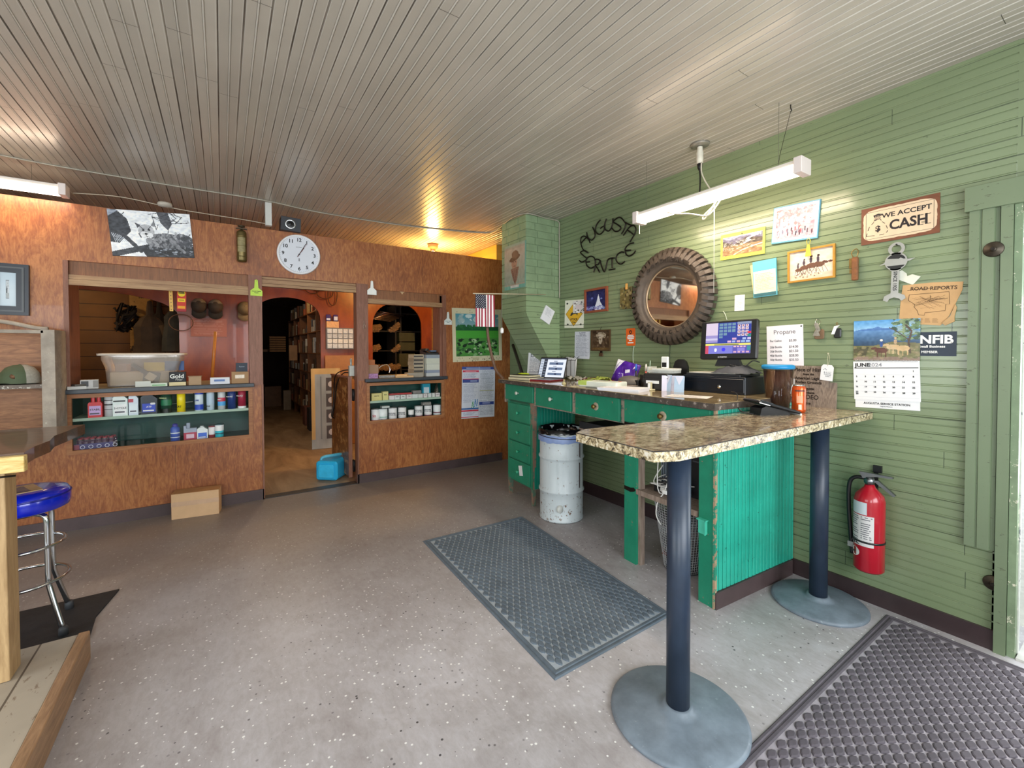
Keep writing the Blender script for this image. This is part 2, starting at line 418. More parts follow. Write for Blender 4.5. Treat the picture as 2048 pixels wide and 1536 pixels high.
g = NG('worn_plywood_floor'); n1 = g.noise(3, 5, .65, dist=1, stretch=(1, .3, 1))
g.set(c=g.ramp(n1, [(.3, lin('7C6248')), (.7, lin('B29676'))]), r=.6); M_floor2 = g.m
struct('floor', MB().box((-4.2, -2, -.12), (3.6, 5.22, 0)), M_floor)
tag(MB().box((-4.2, 5.22, -.12), (5.2, 16.4, -.004)).build('floor', M_floor2), kind='structure')
M_back = boards('back_room_ceiling_boards', 'B79A63', 0, 1, .092, r=.3, length=3, dirt=.5, gap='4A3A20', coat=.2, wide=.035)
nb = 94
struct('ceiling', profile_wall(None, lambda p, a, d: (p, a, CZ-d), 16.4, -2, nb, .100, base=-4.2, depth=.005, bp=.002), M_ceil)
struct('ceiling_slab', MB().box((-4.2, -2, CZ+.012), (5.2, 16.4, CZ+.15)), mat('3A342C')).name = 'trim_1'
# right wall (door opening at its near end)
DY1, DY0, DZ = .43, -.55, 2.16
nz = 34
struct('wall_right', profile_wall(None, lambda p, a, d: (XR-d, a, p), 3.90, .43, nz, .087, base=.05, depth=.005), M_green)
mb = MB(); mb.box((XR+.008, DY1+.05, 0), (XR+.16, 4.36, CZ)).box((XR+.008, DY0, DZ), (XR+.16, DY1, CZ)).box((XR+.008, -2, 0), (XR+.16, DY0, CZ)).box((XR, DY1+.001, 0), (XR+.02, 3.9, .05))
mb.mi(1).box((XR+.02, DY0, DZ), (XR+.001, DY1, CZ-.001)).box((XR+.02, -2, 0), (XR+.001, DY0, CZ-.001))
struct('wall_right_core', mb, [mat('6F8763'), M_green]).name = 'wall_right'
struct('wall_right_rear', MB().box((3.34, 4.36, 0), (3.5, 5.1, CZ)), boards('green_boards_rear', '7C9470', 2, 1, .087, gap='2A3526')).name = 'wall_right'
# door casing: fluted vertical boards, header board, jamb, iron plates
mb = MB(); M_casing = boards('green_casing', '78876A', 2, 1, 9.0, r=.4, wearc=('4E503E', .72), dirt=.9)
y0 = .575; mb.prism([(XR-.004, .585), (XR-.028, .583), (XR-.028, .548), (XR-.022, .545), (XR-.022, .54), (XR-.028, .537), (XR-.028, .497), (XR-.016, .492), (XR-.016, .478), (XR+.0, .476)], .50, 2.20)
mb.prism([(XR-.004, .474), (XR-.03, .474), (XR-.03, .434), (XR+.0, .434)], 0, 2.2)
tag(mb.build('trim_2', M_casing), kind='structure')
mb = MB().rbox((XR-.04, -.7, 2.20), (XR-.0, .60, 2.325), .004, axis=1)
tag(mb.build('trim_3', M_casing), kind='structure')
mb = MB(); mb.box((XR-.012, .405, 0), (XR+.035, .432, 2.2)).box((XR-.012, -.55, 2.16), (XR+.14, .404, 2.199)).box((XR-.012, -.6, 0), (XR+.14, -.55, 2.2)).box((XR+.0, .432, 0), (XR+.035, .485, 2.2)).box((XR-.0015, -.6, 2.2), (XR+.16, .5, 2.32))
mb.mi(1).box((XR+.036, .40, 0), (XR+.06, .44, 2.16)).box((XR+.04, -.55, 2.12), (XR+.085, .4, 2.16))
tag(mb.build('door_1', [mat('7C8E70', .5, wear=('D8D2BC', .66, 24)), mat('D9DAD4', .5, wear=('8A8F92', .66, 16))]), kind='structure')
# storm door stile and glass, outside ground
mb = MB().box((XR+.09, -.55, .02), (XR+.125, -.45, 2.12))
for yy in (-.45,): mb.box((XR+.09, yy, .02), (XR+1.0, yy+.03, 2.12))
tag(mb.build('door_2', mat('D6D8D8', .45)), kind='structure')
struct('floor_outside', MB().box((3.6, -9, -.2), (14, 6, -.02)), mat('C9C6BF', .8)).name = 'floor'
struct('door_sill', MB().box((XR-.02, -.55, 0), (XR+.2, .4, .012)), mat('C4C2BC', .5)).name = 'trim_4'
# front and left walls with their windows
mb = MB(); mb.box((-4.2, -1.8, 0), (XR, -1.65, .85)).box((-4.2, -1.8, 2.45), (XR, -1.65, CZ))
for a, b in ((-4.2, -3.15), (-.85, .25), (2.55, XR+.01)): mb.box((a, -1.8, .85), (b, -1.65, 2.45))
struct('wall_front', mb, mat('93A488', .6))
mb = MB(); mb.box((-3.7, -1.65, 0), (-3.55, 5.1, .85)).box((-3.7, -1.65, 2.45), (-3.55, 5.1, CZ)).box((-3.7, -1.65, .85), (-3.55, .4, 2.45)).box((-3.7, 2.8, .85), (-3.55, 5.1, 2.45))
struct('wall_left', mb, mat('93A488', .6))
for i, (a, b) in enumerate(((-3.15, -.85), (.25, 2.55))):
    mb = MB()
    for x in (a, (a+b)/2-.02, b-.04): mb.box((x, -1.76, .85), (x+.04, -1.7, 2.45))
    for z in (.85, 2.41): mb.box((a, -1.76, z), (b, -1.7, z+.04))
    tag(mb.build('window_%d' % (i+1), mat('D8D8D0', .5)), kind='structure')
mb = MB()
for y in (.4, 1.58, 2.76): mb.box((-3.66, y, .85), (-3.6, y+.04, 2.45))
for z in (.85, 2.41): mb.box((-3.66, .4, z), (-3.6, 2.8, z+.04))
tag(mb.build('window_3', mat('D8D8D0', .5)), kind='structure')
# ---------------------------------------------------------------- partition
g = NG('orange_plywood')
n1 = g.noise(1.6, 3, .55, dist=1.5, stretch=(2.6, 2.6, 1)); wv = g.n('ShaderNodeTexWave', wave_type='BANDS', bands_direction='X')
mp = g.n('ShaderNodeMapping'); g.put(mp.inputs[0], g.co); mp.inputs['Scale'].default_value = (1, 1, .28); g.put(wv.inputs['Vector'], mp.outputs[0])
wv.inputs['Scale'].default_value = 13; wv.inputs['Distortion'].default_value = 17; wv.inputs['Detail'].default_value = 3.2; wv.inputs['Detail Scale'].default_value = 1.6; wv.inputs['Detail Roughness'].default_value = .62
n2 = g.noise(15, 6, .66, dist=3.0, stretch=(1, 1, .28)); n3 = g.noise(80, 3, .6, dist=1, stretch=(1, 1, .12)); n4 = g.noise(1.4, 3, .6)
f = g.math('ADD', g.math('ADD', g.math('MULTIPLY', n2, .5), g.math('MULTIPLY', n3, .2)), g.math('ADD', g.math('MULTIPLY', n4, .3), g.math('MULTIPLY', wv.outputs[1], .04)))
col = g.ramp(f, [(.38, lin('743E1E')), (.50, lin('94562C')), (.62, lin('B27440'))])
seam = g.math('LESS_THAN', g.math('FRACT', g.math('DIVIDE', g.math('ADD', g.sep()[0], 20-.105+.0), 1.22)), .0028)
g.set(c=g.mix(seam, col, lin('4E2814')), r=.42, coat=.1); g.bump(f, .05, .002); M_ply = g.m
M_trimw = wood('stained_pine_trim', '7A4A2C', 'A8744A', axis=0, sc=3)
M_postw = wood('aged_red_brown_post', '6E4430', '946450', axis=2, sc=5)
YT = .115
TOPZ = 2.745
zt = 2.268
# window/door openings
O1 = (-1.075, .229); OD = (.338, 1.272); O2 = (1.392, 2.325)
C1 = (-1.06, .213, .672, 1.112); C2 = (1.408, 2.305, .70, 1.105) # display case glass: x0,x1,z0,z1
mb = MB()
def wb(x0, x1, z0, z1, y0=YB, y1=YB+YT): mb.box((x0, y0, z0), (x1, y1, z1))
wb(-3.55, O1[0], 0, TOPZ); wb(O1[0], 3.34, zt, TOPZ) if False else None
wb(O1[0], O1[1], zt, TOPZ); wb(OD[0], OD[1], zt-.0, TOPZ); wb(O2[0], O2[1], 2.185+.03, TOPZ)
wb(O2[1], 3.34, 0, TOPZ)
wb(O1[1], OD[0], zt-.0, TOPZ); wb(OD[1], O2[0], zt, TOPZ)
for (x0, x1, z0, z1), (p0, p1) in ((C1, O1), (C2, O2)):
    wb(p0, p1, 0, z0-.035); wb(p0, x0-.03, z0-.035, 1.15); wb(x1+.03, p1, z0-.035, 1.15)
wb(O1[1], OD[0], 0, 1.17); wb(OD[1], O2[0], 0, 1.17)
struct('wall_back', mb, M_ply)
mb = MB(); mb.box((O1[1]-.004, YB-.012, 1.17), (OD[0]+.004, YB+YT+.012, zt)).box((OD[1]-.004, YB-.012, 0), (OD[1]+.01, YB+YT, 1.17)).box((OD[1]-.004, YB-.012, 1.17), (O2[0]+.004, YB+YT+.012, zt)).box((O2[1]-.004, YB-.008, 1.17), (O2[1]+.045, YB+YT, 2.21)).box((O1[0]-.02, YB-.006, 1.17), (O1[0]+.012, YB+YT+.2, zt)).box((O2[1]-.03, YB+.02, 1.17), (O2[1]-.004, YB+YT+.12, 2.2)).box((OD[0]-.01, YB-.012, 0), (OD[0]+.006, YB+YT, 1.17))
tag(mb.build('trim_5', M_postw), kind='structure')
# header strips above each opening
mb = MB()
mb.mi(1).box((O1[0], YB+.03, 2.125), (O1[1], YB+.06, zt)).box((OD[0], YB+.025, 2.165), (OD[1], YB+.05, zt)).box((O2[0], YB+.02, 2.05), (O2[1], YB+.05, 2.215)).mi(0); mb.box((O1[0], YB+.005, 2.115), (O1[1], YB+.03, 2.135)); mb.box((O1[0], YB-.0, 2.065), (O1[1], YB+.03, 2.113)).box((O1[0], YB+.008, 2.135), (O1[1], YB+.03, 2.152))
mb.box((OD[0], YB+.0, 2.195), (OD[1], YB+.04, 2.235)).box((OD[0], YB+.01, 2.242), (OD[1], YB+.05, zt-.006)).box((OD[0], YB-.002, 2.165), (OD[1], YB+.04, 2.192))
mb.box((O2[0], YB-.0, 2.055), (O2[1], YB+.03, 2.108))
tag(mb.build('trim_6', [wood('pale_header_pine', '8A6444', 'B08E66', axis=0, sc=3), wood('stained_header_ply', '6E4428', '94603A', axis=2, sc=4)]), kind='structure')
# frames of the two glass-fronted cases, shelves behind, dark counters
M_teal = mat('0E4A42', .5, var=.25, sc=6); M_shelf = mat('A9C2AE', .5, var=.06); M_lead = mat('333A42', .4, var=.2)
M_pane = glassy('case_pane', refl=.0, k=.45)
def case(lab, C, P, shz, ctr, cl):
    x0, x1, z0, z1 = C
    t = thing('display_case', lab, 'display case', (0, 0, 0))
    m = MB(); w = .035
    m.prism([(x0-w, z0-w), (x1+w, z0-w), (x1, z0), (x0, z0)], YB-.01, YB+.02, axis=1).prism([(x0-w, z1+w), (x1+w, z1+w), (x1, z1), (x0, z1)], YB-.01, YB+.02, axis=1)
    m.prism([(x0-w, z0-w), (x0, z0), (x0, z1), (x0-w, z1+w)], YB-.01, YB+.02, axis=1).prism([(x1+w, z0-w), (x1, z0), (x1, z1), (x1+w, z1+w)], YB-.01, YB+.02, axis=1)
    m.build('frame', wood('case_frame_wood', '85502E', 'AE7648', axis=0, sc=3), t)
    m = MB().box((x0-.03, YB+.4, z0-.03), (x1+.03, YB+.42, 1.16)).box((x0-.03, YB+.02, z0-.03), (x0-.01, YB+.4, 1.16)).box((x1+.01, YB+.02, z0-.03), (x1+.03, YB+.4, 1.16)).box((x0-.01, YB+.02, z0-.03), (x1+.01, YB+.4, z0-.012))
    m.build('back_panel', M_teal, t)
    MB().box((x0-.01, YB+.02, shz-.024), (x1+.01, YB+.4, shz)).build('shelf', M_shelf, t)
    MB().box((x0, YB+.008, z0), (x1, YB+.012, z1)).build('glass_pane', M_pane, t)
    a, b = ctr
    m = MB().rbox((a, YB-.05, 1.15), (b, YB-.012, 1.188), .006, axis=0)
    m.mi(1).box((P[0]+.012, YB-.012, 1.15), (P[1]-.005, YB+.78, 1.186))
    m.build('countertop', [M_lead, mat('8A7B5C', .45, var=.2)], t)
case('long glass-fronted case with teal interior full of oil bottles, under the left counter', C1, O1, .937, (-1.135, .262), 0)
case('short glass-fronted case with teal interior of cans and small boxes, right of the doorway', C2, O2, .925, (1.35, 2.37), 0)
# baseboards
M_bb = mat('4E3F40', .45, var=.2, sc=4)
for i, (a, b) in enumerate(((-3.55, .338), (1.262, 3.2))):
    tag(MB().box((a, YB-.012, 0), (b, YB, .105)).build('baseboard_back', M_bb), kind='structure')
tag(MB().box((XR-.016, .476, 0), (XR, 1.47, .1)).box((XR-.014, 1.47, 0), (XR, 3.9, .12)).build('baseboard_right', mat('3A2C2E', .4, var=.2, sc=4)), kind='structure')
tag(MB().box((.338, YB-.012, 0), (1.262, YB+.10, .006)).build('trim_7', mat('3C3836', .5)), kind='structure')
# second wall with arches, tunnel and far room
M_inner = g = None
g = NG('red_brown_panel'); n1 = g.noise(2.2, 4, .6, dist=1, stretch=(2.5, 1, 1))
zc = g.sep()[2]
g.set(c=g.ramp(n1, [(.3, lin('7A3014')), (.7, lin('9C4A1E'))]), r=.3, coat=.15); g.bump(g.noise(3, 2, .5), .15, .01); M_inner = g.m
def arch(x0, x1, zs, zr, n=16): # pts from right spring to left spring over the crown
    return [((x0+x1)/2+(x1-x0)/2*math.cos(math.pi*i/n), zs+(zr-zs)*math.sin(math.pi*i/n)**.8) for i in range(n+1)]
mb = MB()
def arched(x0, x1, a0, a1, zs, zr, zb=0):
    """wall piece from x0 to x1 with an arched opening a0..a1 down to zb"""
    A = arch(a0, a1, zs, zr)
    mb.box((x0, Y2, 0), (a0, Y2+.03, CZ)); mb.box((a1, Y2, 0), (x1, Y2+.03, CZ))
    for (xa, za), (xb, zb_) in zip(A[:-1], A[1:]): mb.prism([(xb, zb_), (xa, za), (xa, CZ), (xb, CZ)], Y2, Y2+.03, axis=1)
    if zb > 0: mb.box((a0, Y2, 0), (a1, Y2+.03, zb))
a1 = onY(141, 590, Y2).x; a2 = onY(358, 640, Y2).x
arched(-4.0, .12, -2.6, a2, 1.95, onY(141, 577, Y2).z)
b0 = onY(505, 640, Y2).x; b1 = onY(641, 640, Y2).x
arched(.12, 1.62, b0, b1, 1.98, onY(545, 593, Y2).z)
c0 = onY(745, 660, Y2).x; c1 = onY(843, 660, Y2).x
arched(1.62, 4.9, c0, c1, 1.9, onY(795, 606, Y2).z)
tag(mb.build('wall_middle', M_inner), kind='structure')
M_pine = boards('dark_pine_planks', '7A5224', 2, 0, .205, r=.6, length=2.5, dirt=.2, gap='1E1208', var=.3, wide=.03)
tag(MB().box((-4, 9.3, 0), (.3, 9.4, CZ)).build('wall_far', M_pine), kind='structure')
tag(MB().box((.3, 9.3, 0), (.36, 16.3, CZ)).box((-4.1, 5.2, 0), (-4, 9.4, CZ)).build('wall_inner_left', mat('2E2018', .8)), kind='structure')
tag(MB().box((5.1, 5.2, 0), (5.2, 16.3, CZ)).box((.3, 16.2, 0), (5.2, 16.35, CZ)).box((2.2, 9.6, 0), (2.26, 16.2, CZ)).build('wall_inner_right', mat('33241A', .8)), kind='structure')
tag(MB().box((3.2, 5.22, 0), (3.3, 7.5, CZ)).box((3.34, 5.1, 0), (3.5, 5.22, CZ)).box((3.5, 5.2, 0), (5.2, 5.22, CZ)).build('wall_inner_right', boards('yellowed_boards', 'C79A48', 2, 1, .12, gap='5A3E18')), kind='structure')
# ================================================================ THINGS ON THE GREEN WALL
M_black = mat('151517', .4, var=0); M_white = mat('ECECEA', .5, var=.03); M_chrome = mat('C9CCD0', .16, 1.0, var=0)
M_steel = mat('8D9094', .35, 1.0, var=.15); M_brass = mat('8A7040', .4, .8, var=.25, sc=40); M_paper = mat('E9EAEC', .7, var=.03)
M_dkmet = mat('2A2420', .4, .7, var=.2, sc=30)
def V(pts): return [Vector(p) for p in pts]
def smooth_path(P, n=6):
    P = [Vector(p) for p in P]; o = []
    for i in range(len(P)-1):
        a, b, c, d = P[max(i-1, 0)], P[i], P[i+1], P[min(i+2, len(P)-1)]
        for k in range(n):
            t = k/n; o.append(.5*((2*b)+(c-a)*t+(2*a-5*b+4*c-d)*t*t+(3*b-a-3*c+d)*t**3))
    return o+[P[-1]]
def frame_rect(m, w, h, fw, d0, d1, inner=True):
    """mitred picture frame bars, in the u v w plane"""
    W_, H_ = w/2, h/2; a, b = W_-fw, H_-fw
    for q in ([(-W_, -H_), (W_, -H_), (a, -b), (-a, -b)], [(-W_, H_), (W_, H_), (a, b), (-a, b)], [(-W_, -H_), (-a, -b), (-a, b), (-W_, H_)], [(W_, -H_), (a, -b), (a, b), (W_, H_)]):
        m.prism(q, d0, d1)
    return m
# AUGUSTA SERVICE lettering bent from round bar
def px_sign(pts): return [tuple(onX(1140+x/10.97, 420+y/10.97, XR-.02)) for x, y in pts]
t = thing('bent_metal_sign', 'dark bent metal bar lettering reading AUGUSTA SERVICE on the green wall above the tire mirror', 'sign', (0, 0, 0))
L1 = [[(440, 720), (370, 560), (400, 640), (330, 580), (270, 580), (235, 640), (240, 740), (290, 870), (400, 940)], [(250, 720), (330, 630), (390, 590)],
 [(365, 490), (390, 600), (470, 660), (540, 590), (540, 480), (495, 380)], [(665, 215), (590, 310), (555, 430), (590, 510), (660, 530), (740, 450), (750, 350), (665, 405)],
 [(800, 190), (760, 320), (770, 420), (840, 460), (900, 400), (935, 290), (940, 185)], [(1200, 270), (1140, 190), (1075, 160), (1000, 200), (950, 260), (1040, 320), (1115, 390), (1060, 460), (980, 465), (920, 400)],
 [(1130, 520), (1180, 440), (1220, 330), (1215, 270)], [(1215, 270), (1300, 320), (1400, 340)], [(1170, 560), (1230, 470), (1290, 390), (1350, 345), (1410, 345), (1445, 420), (1420, 520), (1370, 610), (1310, 710)], [(1260, 440), (1330, 490), (1390, 540)]]
L2 = [[(390, 930), (310, 890), (230, 930), (290, 1000), (370, 1070), (310, 1120), (250, 1140), (200, 1105)], [(430, 1135), (350, 1135), (370, 1060), (450, 1015), (530, 1050), (560, 1150)], [(350, 1135), (370, 1220), (450, 1275), (530, 1240)],
 [(520, 1370), (550, 1250), (560, 1100), (600, 1080), (650, 1110), (620, 1190), (560, 1210), (600, 1280), (650, 1370)], [(660, 1100), (690, 1230), (750, 1355), (790, 1250), (840, 1080), (980, 1050)], [(920, 1070), (925, 1270)], [(850, 1315), (990, 1290)],
 [(1180, 930), (1120, 920), (1040, 980), (1010, 1080), (1050, 1160), (1120, 1185), (1200, 1130)], [(1400, 720), (1310, 740), (1240, 800), (1210, 880), (1330, 880)], [(1210, 880), (1230, 970), (1300, 1010), (1390, 960), (1440, 890)]]
for nm, LL in (('lettering_augusta', L1), ('lettering_service', L2)):
    m = MB()
    for st in LL: m.tube(smooth_path(px_sign(st), 5), .0068, 6)
    o = m.build('bent_bar_lettering', M_dkmet, t)
# tire with a mirror in it
ty, tz = 2.352, 1.957; F = fR(ty, tz)
t = thing('tire_mirror', 'round mirror set in a chunky black off-road tire hung on the green wall', 'mirror', F)
M_rub = mat('4A4038', .55, var=.2, sc=18, bump=.15)
m = MB(); RO, RI = .372, .262
prof = [(RI-.004, .012), (RI, .05), (RI+.008, .062), (RI+.022, .058), (RI+.03, .072), (RI+.06, .088), (RO-.045, .09), (RO-.015, .078), (RO, .05), (RO+.003, .012)]
m.lathe(prof, seg=96, cap=False); m.build('sidewall', M_rub, t)
m = MB(); NL = 46
for k in range(NL):
    a = 2*math.pi*k/NL; rot = Matrix.Rotation(a, 3, 'Z')
    def P(r_, s_, w_): return rot @ Vector((r_, s_, w_))
    # side lug: stepped wedge and its shoulder block
    w0, w1 = (.0175, .0125) if k % 2 else (.0185, .010)
    ri = RO-.045 if k % 2 else RO-.06
    for (ra, rb, wa, wb_, za, zb) in ((ri, RO+.004, w1, w0, .086, .078), (RO+.004, RO+.036, w0, w0+.001, .080, .05)):
        v = [P(ra, -wa, .02), P(rb, -wb_, .012), P(rb, wb_, .012), P(ra, wa, .02), P(ra, -wa*.85, za+.008), P(rb, -wb_*.9, zb+.006), P(rb, wb_*.9, zb+.006), P(ra, wa*.85, za+.008)]
        m.add(v, [(3, 2, 1, 0), (4, 5, 6, 7), (0, 1, 5, 4), (1, 2, 6, 5), (2, 3, 7, 6), (3, 0, 4, 7)], False)
m.build('tread_lugs', M_rub, t)
MB().lathe([(0, .03), (RI-.004, .03)], seg=64, cap=False).build('mirror_glass', mat('E8E2D8', .03, 1.0, var=0), t)
m = MB(); m.lathe([(RI-.012, .028), (RI-.010, .036), (RI-.002, .036), (RI+.002, .028)], seg=64, cap=False); m.build('mirror_rim', mat('A08A70', .35, .4), t)
M_rubtxt = mat('2E2824', .5, var=.05)
def arc_text(par, s, r_, a0, a1, size, flip=False, w=.088):
    for i, ch in enumerate(s):
        a = R(a0+(a1-a0)*i/(len(s)-1)); rr = a-math.pi/2 if not flip else a+math.pi/2
        if ch != ' ': text(par, ch, size, r_*math.cos(a), r_*math.sin(a), w, M_rubtxt, 'raised_letter', rot=rr, bold=.0008, ex=.002)
arc_text(t, 'GOODYEAR', .305, 128, 62, .046); arc_text(t, 'WRANGLER', .305, 232, 312, .046, True)
# ---- framed and printed things, each (TL, TR, BR, BL) in the photo
def landscape(W, H):
    p = Pic(W, H, '8A6A4A'); p.grad(.55, 1, '5B5568', '6E6B80'); p.poly([(0, .95), (.2, .8), (.5, .95), (.8, .85), (1, .97), (1, 1.0), (0, 1)], '8E93A8'); p.poly([(0, .8), (.3, .55), (.6, .85), (1, .7), (1, .5), (0, .5)], '4A3F38')
    p.blobs(160, 0, .25, .8, .7, .01, .04, ['6A5A40', 'A8A292', '4E4B3A', 'C8C4BC'], .7, .4); p.line([(.3, .02), (.5, .2), (.75, .33), (1, .4)], .03, 'E8DCC4'); p.line([(.55, .55), (.7, .65), (.62, .75), (.9, .9)], .04, 'E8E8F0'); p.blobs(60, 0, 0, 1, .3, .01, .05, ['B88A5A', '9A6A40', 'C8A878'], .6, .4)
    return p.noise(.2, 20)
t = thing('landscape_calendar_print', 'aerial valley landscape print with bright yellow border and white 2014', 'picture', quadR((1442, 471), (1531, 454), (1531, 506), (1443, 522), .004)[0])
F, w, h = quadR((1442, 471), (1531, 454), (1531, 506), (1443, 522))
MB().box((-w/2, -h/2, 0), (w/2, h/2, .003)).build('yellow_backing', mat('CCC848', .5, var=.05), t)
landscape(90, 60).build(t, w*.90, h*.74, .0042); text(t, '2014', .034, w*.32, h*.30, .005, M_white, bold=.0012)
MB().cyl((0, h*.41, .003), .004, .006, 2, 8).build('push_pin', M_black, t)
F, w, h = quadR((1546, 416), (1640, 401), (1639, 474), (1548, 490))
t = thing('group_photograph', 'faded reddish group photograph behind glass with thin blue edge', 'picture', F)
MB().box((-w/2, -h/2, 0), (w/2, h/2, .012)).build('blue_backing', mat('5E9AB4', .5, var=.05), t)
MB().box((-w*.48, -h*.46, .012), (w*.48, h*.47, .0135)).build('mat_board', mat('DEDDE6', .35, var=.03), t)
p = Pic(100, 80, 'C99AA4'); p.blobs(220, 0, .4, 1, 1, .01, .05, ['C48A98', 'A86A7A', 'E8C8CC', '8A5A5E', 'D8B0B8'], .8); p.rect(.12, .3, .18, .7, 'E8D8E0').rect(.28, .3, .32, .72, 'E8D8E0').poly([(.08, .72), (.3, .9), (.45, .72)], 'C86A78')
for i in range(26):
    u = .03+.94*random.random(); v = .12+.2*random.random(); c_ = ['5A3A48', '2E2A3A', 'D8C8D0', '8A3A4A', '6A6A80'][i % 5]; p.ell(u, v, .018, .08, c_).ell(u, v+.1, .012, .018, 'D8B8A8')
p.noise(.15, 30).build(t, w*.84, h*.80, .0145, gloss=.3)
F, w, h = quadR((1576, 504), (1672, 488), (1672, 554), (1578, 568))
t = thing('framed_horsemen_picture', 'gold framed picture of riders on galloping horses', 'picture', F)
frame_rect(MB(), w, h, .012, 0, .016).build('frame', mat('B98A3A', .35, .3, var=.15), t)
p = Pic(100, 72, 'D8C6B6'); p.noise(.12, 16); p.rect(0, 0, 1, .2, 'C8AE94', .5)
for x, y, s_ in ((.22, .36, .8), (.36, .42, 1), (.52, .46, 1.15), (.68, .46, 1.15)):
    p.ell(x, y, .11*s_, .075*s_, '6A4A3A').ell(x+.12*s_, y+.05*s_, .06*s_, .035*s_, '5A3A30', rot=-.4).ell(x-.02, y+.16*s_, .028*s_, .09*s_, '4A3E48').ell(x-.01, y+.27*s_, .024*s_, .03*s_, '3A2A28')
    for q in (-.08, -.03, .05, .1): p.line([(x+q*s_, y-.03), (x+q*s_*1.7, y-.22*s_)], .012, '4A362E')
p.blobs(60, .1, .08, .75, .26, .006, .02, ['6A5244', 'E8DCD0'], .7); p.ell(.93, .52, .06, .03, '5A3428')
p.build(t, w-.02, h-.02, .006, gloss=.35)
t2 = thing('yellow_ribbon', 'small yellow ribbon hanging over the gold framed riders picture', 'ribbon', fR(*onX(1620, 490)[1:], .022))
m = MB().prism([(-.018, -.075), (.018, -.075), (.007, 0), (-.007, 0)], 0, .004); m.tube([(-.006, 0, .002), (-.012, .025, 0), (0, .045, 0), (.012, .025, 0), (.006, 0, .002)], .002, 5); m.build('ribbon_loop', mat('D9C13C', .5), t2)
# folded map rack hanging from a nail
F, w, h = quadR((1513, 536), (1549, 527), (1549, 580), (1516, 588), .0)
t = thing('hanging_pad', 'bundle of leaflets with blue header hanging crooked on the wall', 'leaflets', fR(onX(1531, 558).y, onX(1531, 558).z, 0, 2))
MB().box((-.09, -.105, .0), (.075, .12, .012), Matrix.Rotation(R(5), 3, 'Z')).build('leaflets_behind', mat('DDC98E', .6, var=.2, sc=30), t)
MB().box((-.075, -.125, .014), (.085, .13, .024)).build('pad', mat('5FA9B8', .5, var=.06), t)
p = Pic(40, 60, 'E9D9B8'); p.lines(.08, .12, .95, .9, 12, 'C98A6A', .5); p.build(t, .15, .155, .0246).location = (.005, -.02, 0)
MB().box((-.07, -.12, .0246), (.08, -.1, .026)).build('metal_clip', mat('3E6A70', .4), t)
t = tag(Pic(14, 22, 'E6E2DC').lines(.2, .15, .8, .85, 8, 'D8A8A8', .5).build(None, *quadR((1469, 591), (1489, 589), (1490, 621), (1470, 622))[1:], .002, 'paper_note', MM=quadR((1469, 591), (1489, 589), (1490, 621), (1470, 622))[0]), 'blank small white paper card stuck on wall above the monitor', 'note')
# propane price sheet
F, w, h = quadR((1534, 652), (1607, 649), (1607, 733), (1534, 735))
t = thing('price_sheet', 'white paper sheet headed Propane listing bottle prices', 'sheet', F)
MB().box((-w/2, -h/2, 0), (w/2, h/2, .0016)).build('paper', mat('EDE8EE', .6, var=.02), t)
M_gry = mat('55555C', .6, var=0)
text(t, 'Propane', .042, .0, h*.34, .0018, M_gry)
for i, (a, b) in enumerate((('Per Gallon', '$3.00'), ('20# Bottle', '$14.00'), ('30# Bottle', '$21.50'), ('40# Bottle', '$28.00'), ('50# Bottle', '$35.50'))):
    v = h*(.13 if i == 0 else -.02-.103*(i-1)); text(t, a, .0205, -w*.41, v, .0018, M_gry, al='LEFT', xs=.88, bold=.0003); text(t, b, .0225, w*.12, v, .0018, M_gry, al='LEFT', xs=.92, bold=.0003)
MB().prism([(w*.42, h*.46), (w*.48, h*.47), (w*.46, h*.43)], .002, .003).build('tape_corner', M_black, t)
# WE ACCEPT CASH
F, w, h = quadR((1722, 420), (1880, 386), (1881, 464), (1725, 492), .0)
t = thing('cash_sign', 'brown-edged cream metal sign reading WE ACCEPT CASH with a money bag', 'sign', F)
MB().box((-w/2, -h/2, .001), (w/2, h/2, .006)).build('rusty_plate', mat('74442C', .6, var=.2, sc=20), t)
n = 60; P = []
for i in range(n):
    a = 2*math.pi*i/n; c_, s_ = math.cos(a), math.sin(a); e = 6.0
    rr = 1/((abs(c_)**e+abs(s_)**e)**(1/e)); P.append((c_*rr*w*.47+random.uniform(-.0015, .0015), s_*rr*h*.425+random.uniform(-.0015, .0015)))
MB().prism(P, .006, .0065).build('cream_face', mat('DCC3A4', .5, var=.06), t)
M_dk = mat('1E1418', .5, var=0)
m = MB(); frame_rect(m, w*.87, h*.74, .0016, .0065, .0069).build('border_line', M_dk, t)
text(t, 'WE ACCEPT', .037, w*.095, h*.20, .0068, M_dk, bold=.0008, xs=1.05)
text(t, 'CASH', .074, w*.125, -h*.095, .0068, M_dk, bold=.0022, xs=.88)
m = MB()
for x, y, ww in ((-.012, -.133, .02),): pass
for sx in (.052, .082):
    for sy in (.025, -.0275): m.box((w*.125+sx-.012, -h*.095+sy, .0068), (w*.125+sx+.012, -h*.095+sy+.003, .0072))
m.build('letter_serif', M_dk, t)
bx, bz = -w*.275, -h*.10
m = MB(); B = [(-.085, -.055), (-.075, -.02), (-.06, .025), (-.03, .055), (-.025, .07), (.02, .075), (.03, .055), (.055, .03), (.072, -.01), (.075, -.04), (.05, -.06), (0, -.062), (-.085, -.055)]
B = [Vector((bx+x*.62, bz+y*.66, .007)) for x, y in B]; sp = smooth_path(B, 4)
for i in range(0, len(sp)-3, 5): m.tube(sp[i:i+4], .0014, 5)
m.tube([(bx-.014, bz+.050, .007), (bx+.014, bz+.053, .007)], .0018, 5).tube([(bx-.015, bz+.057, .007), (bx+.016, bz+.060, .007)], .0014, 5)
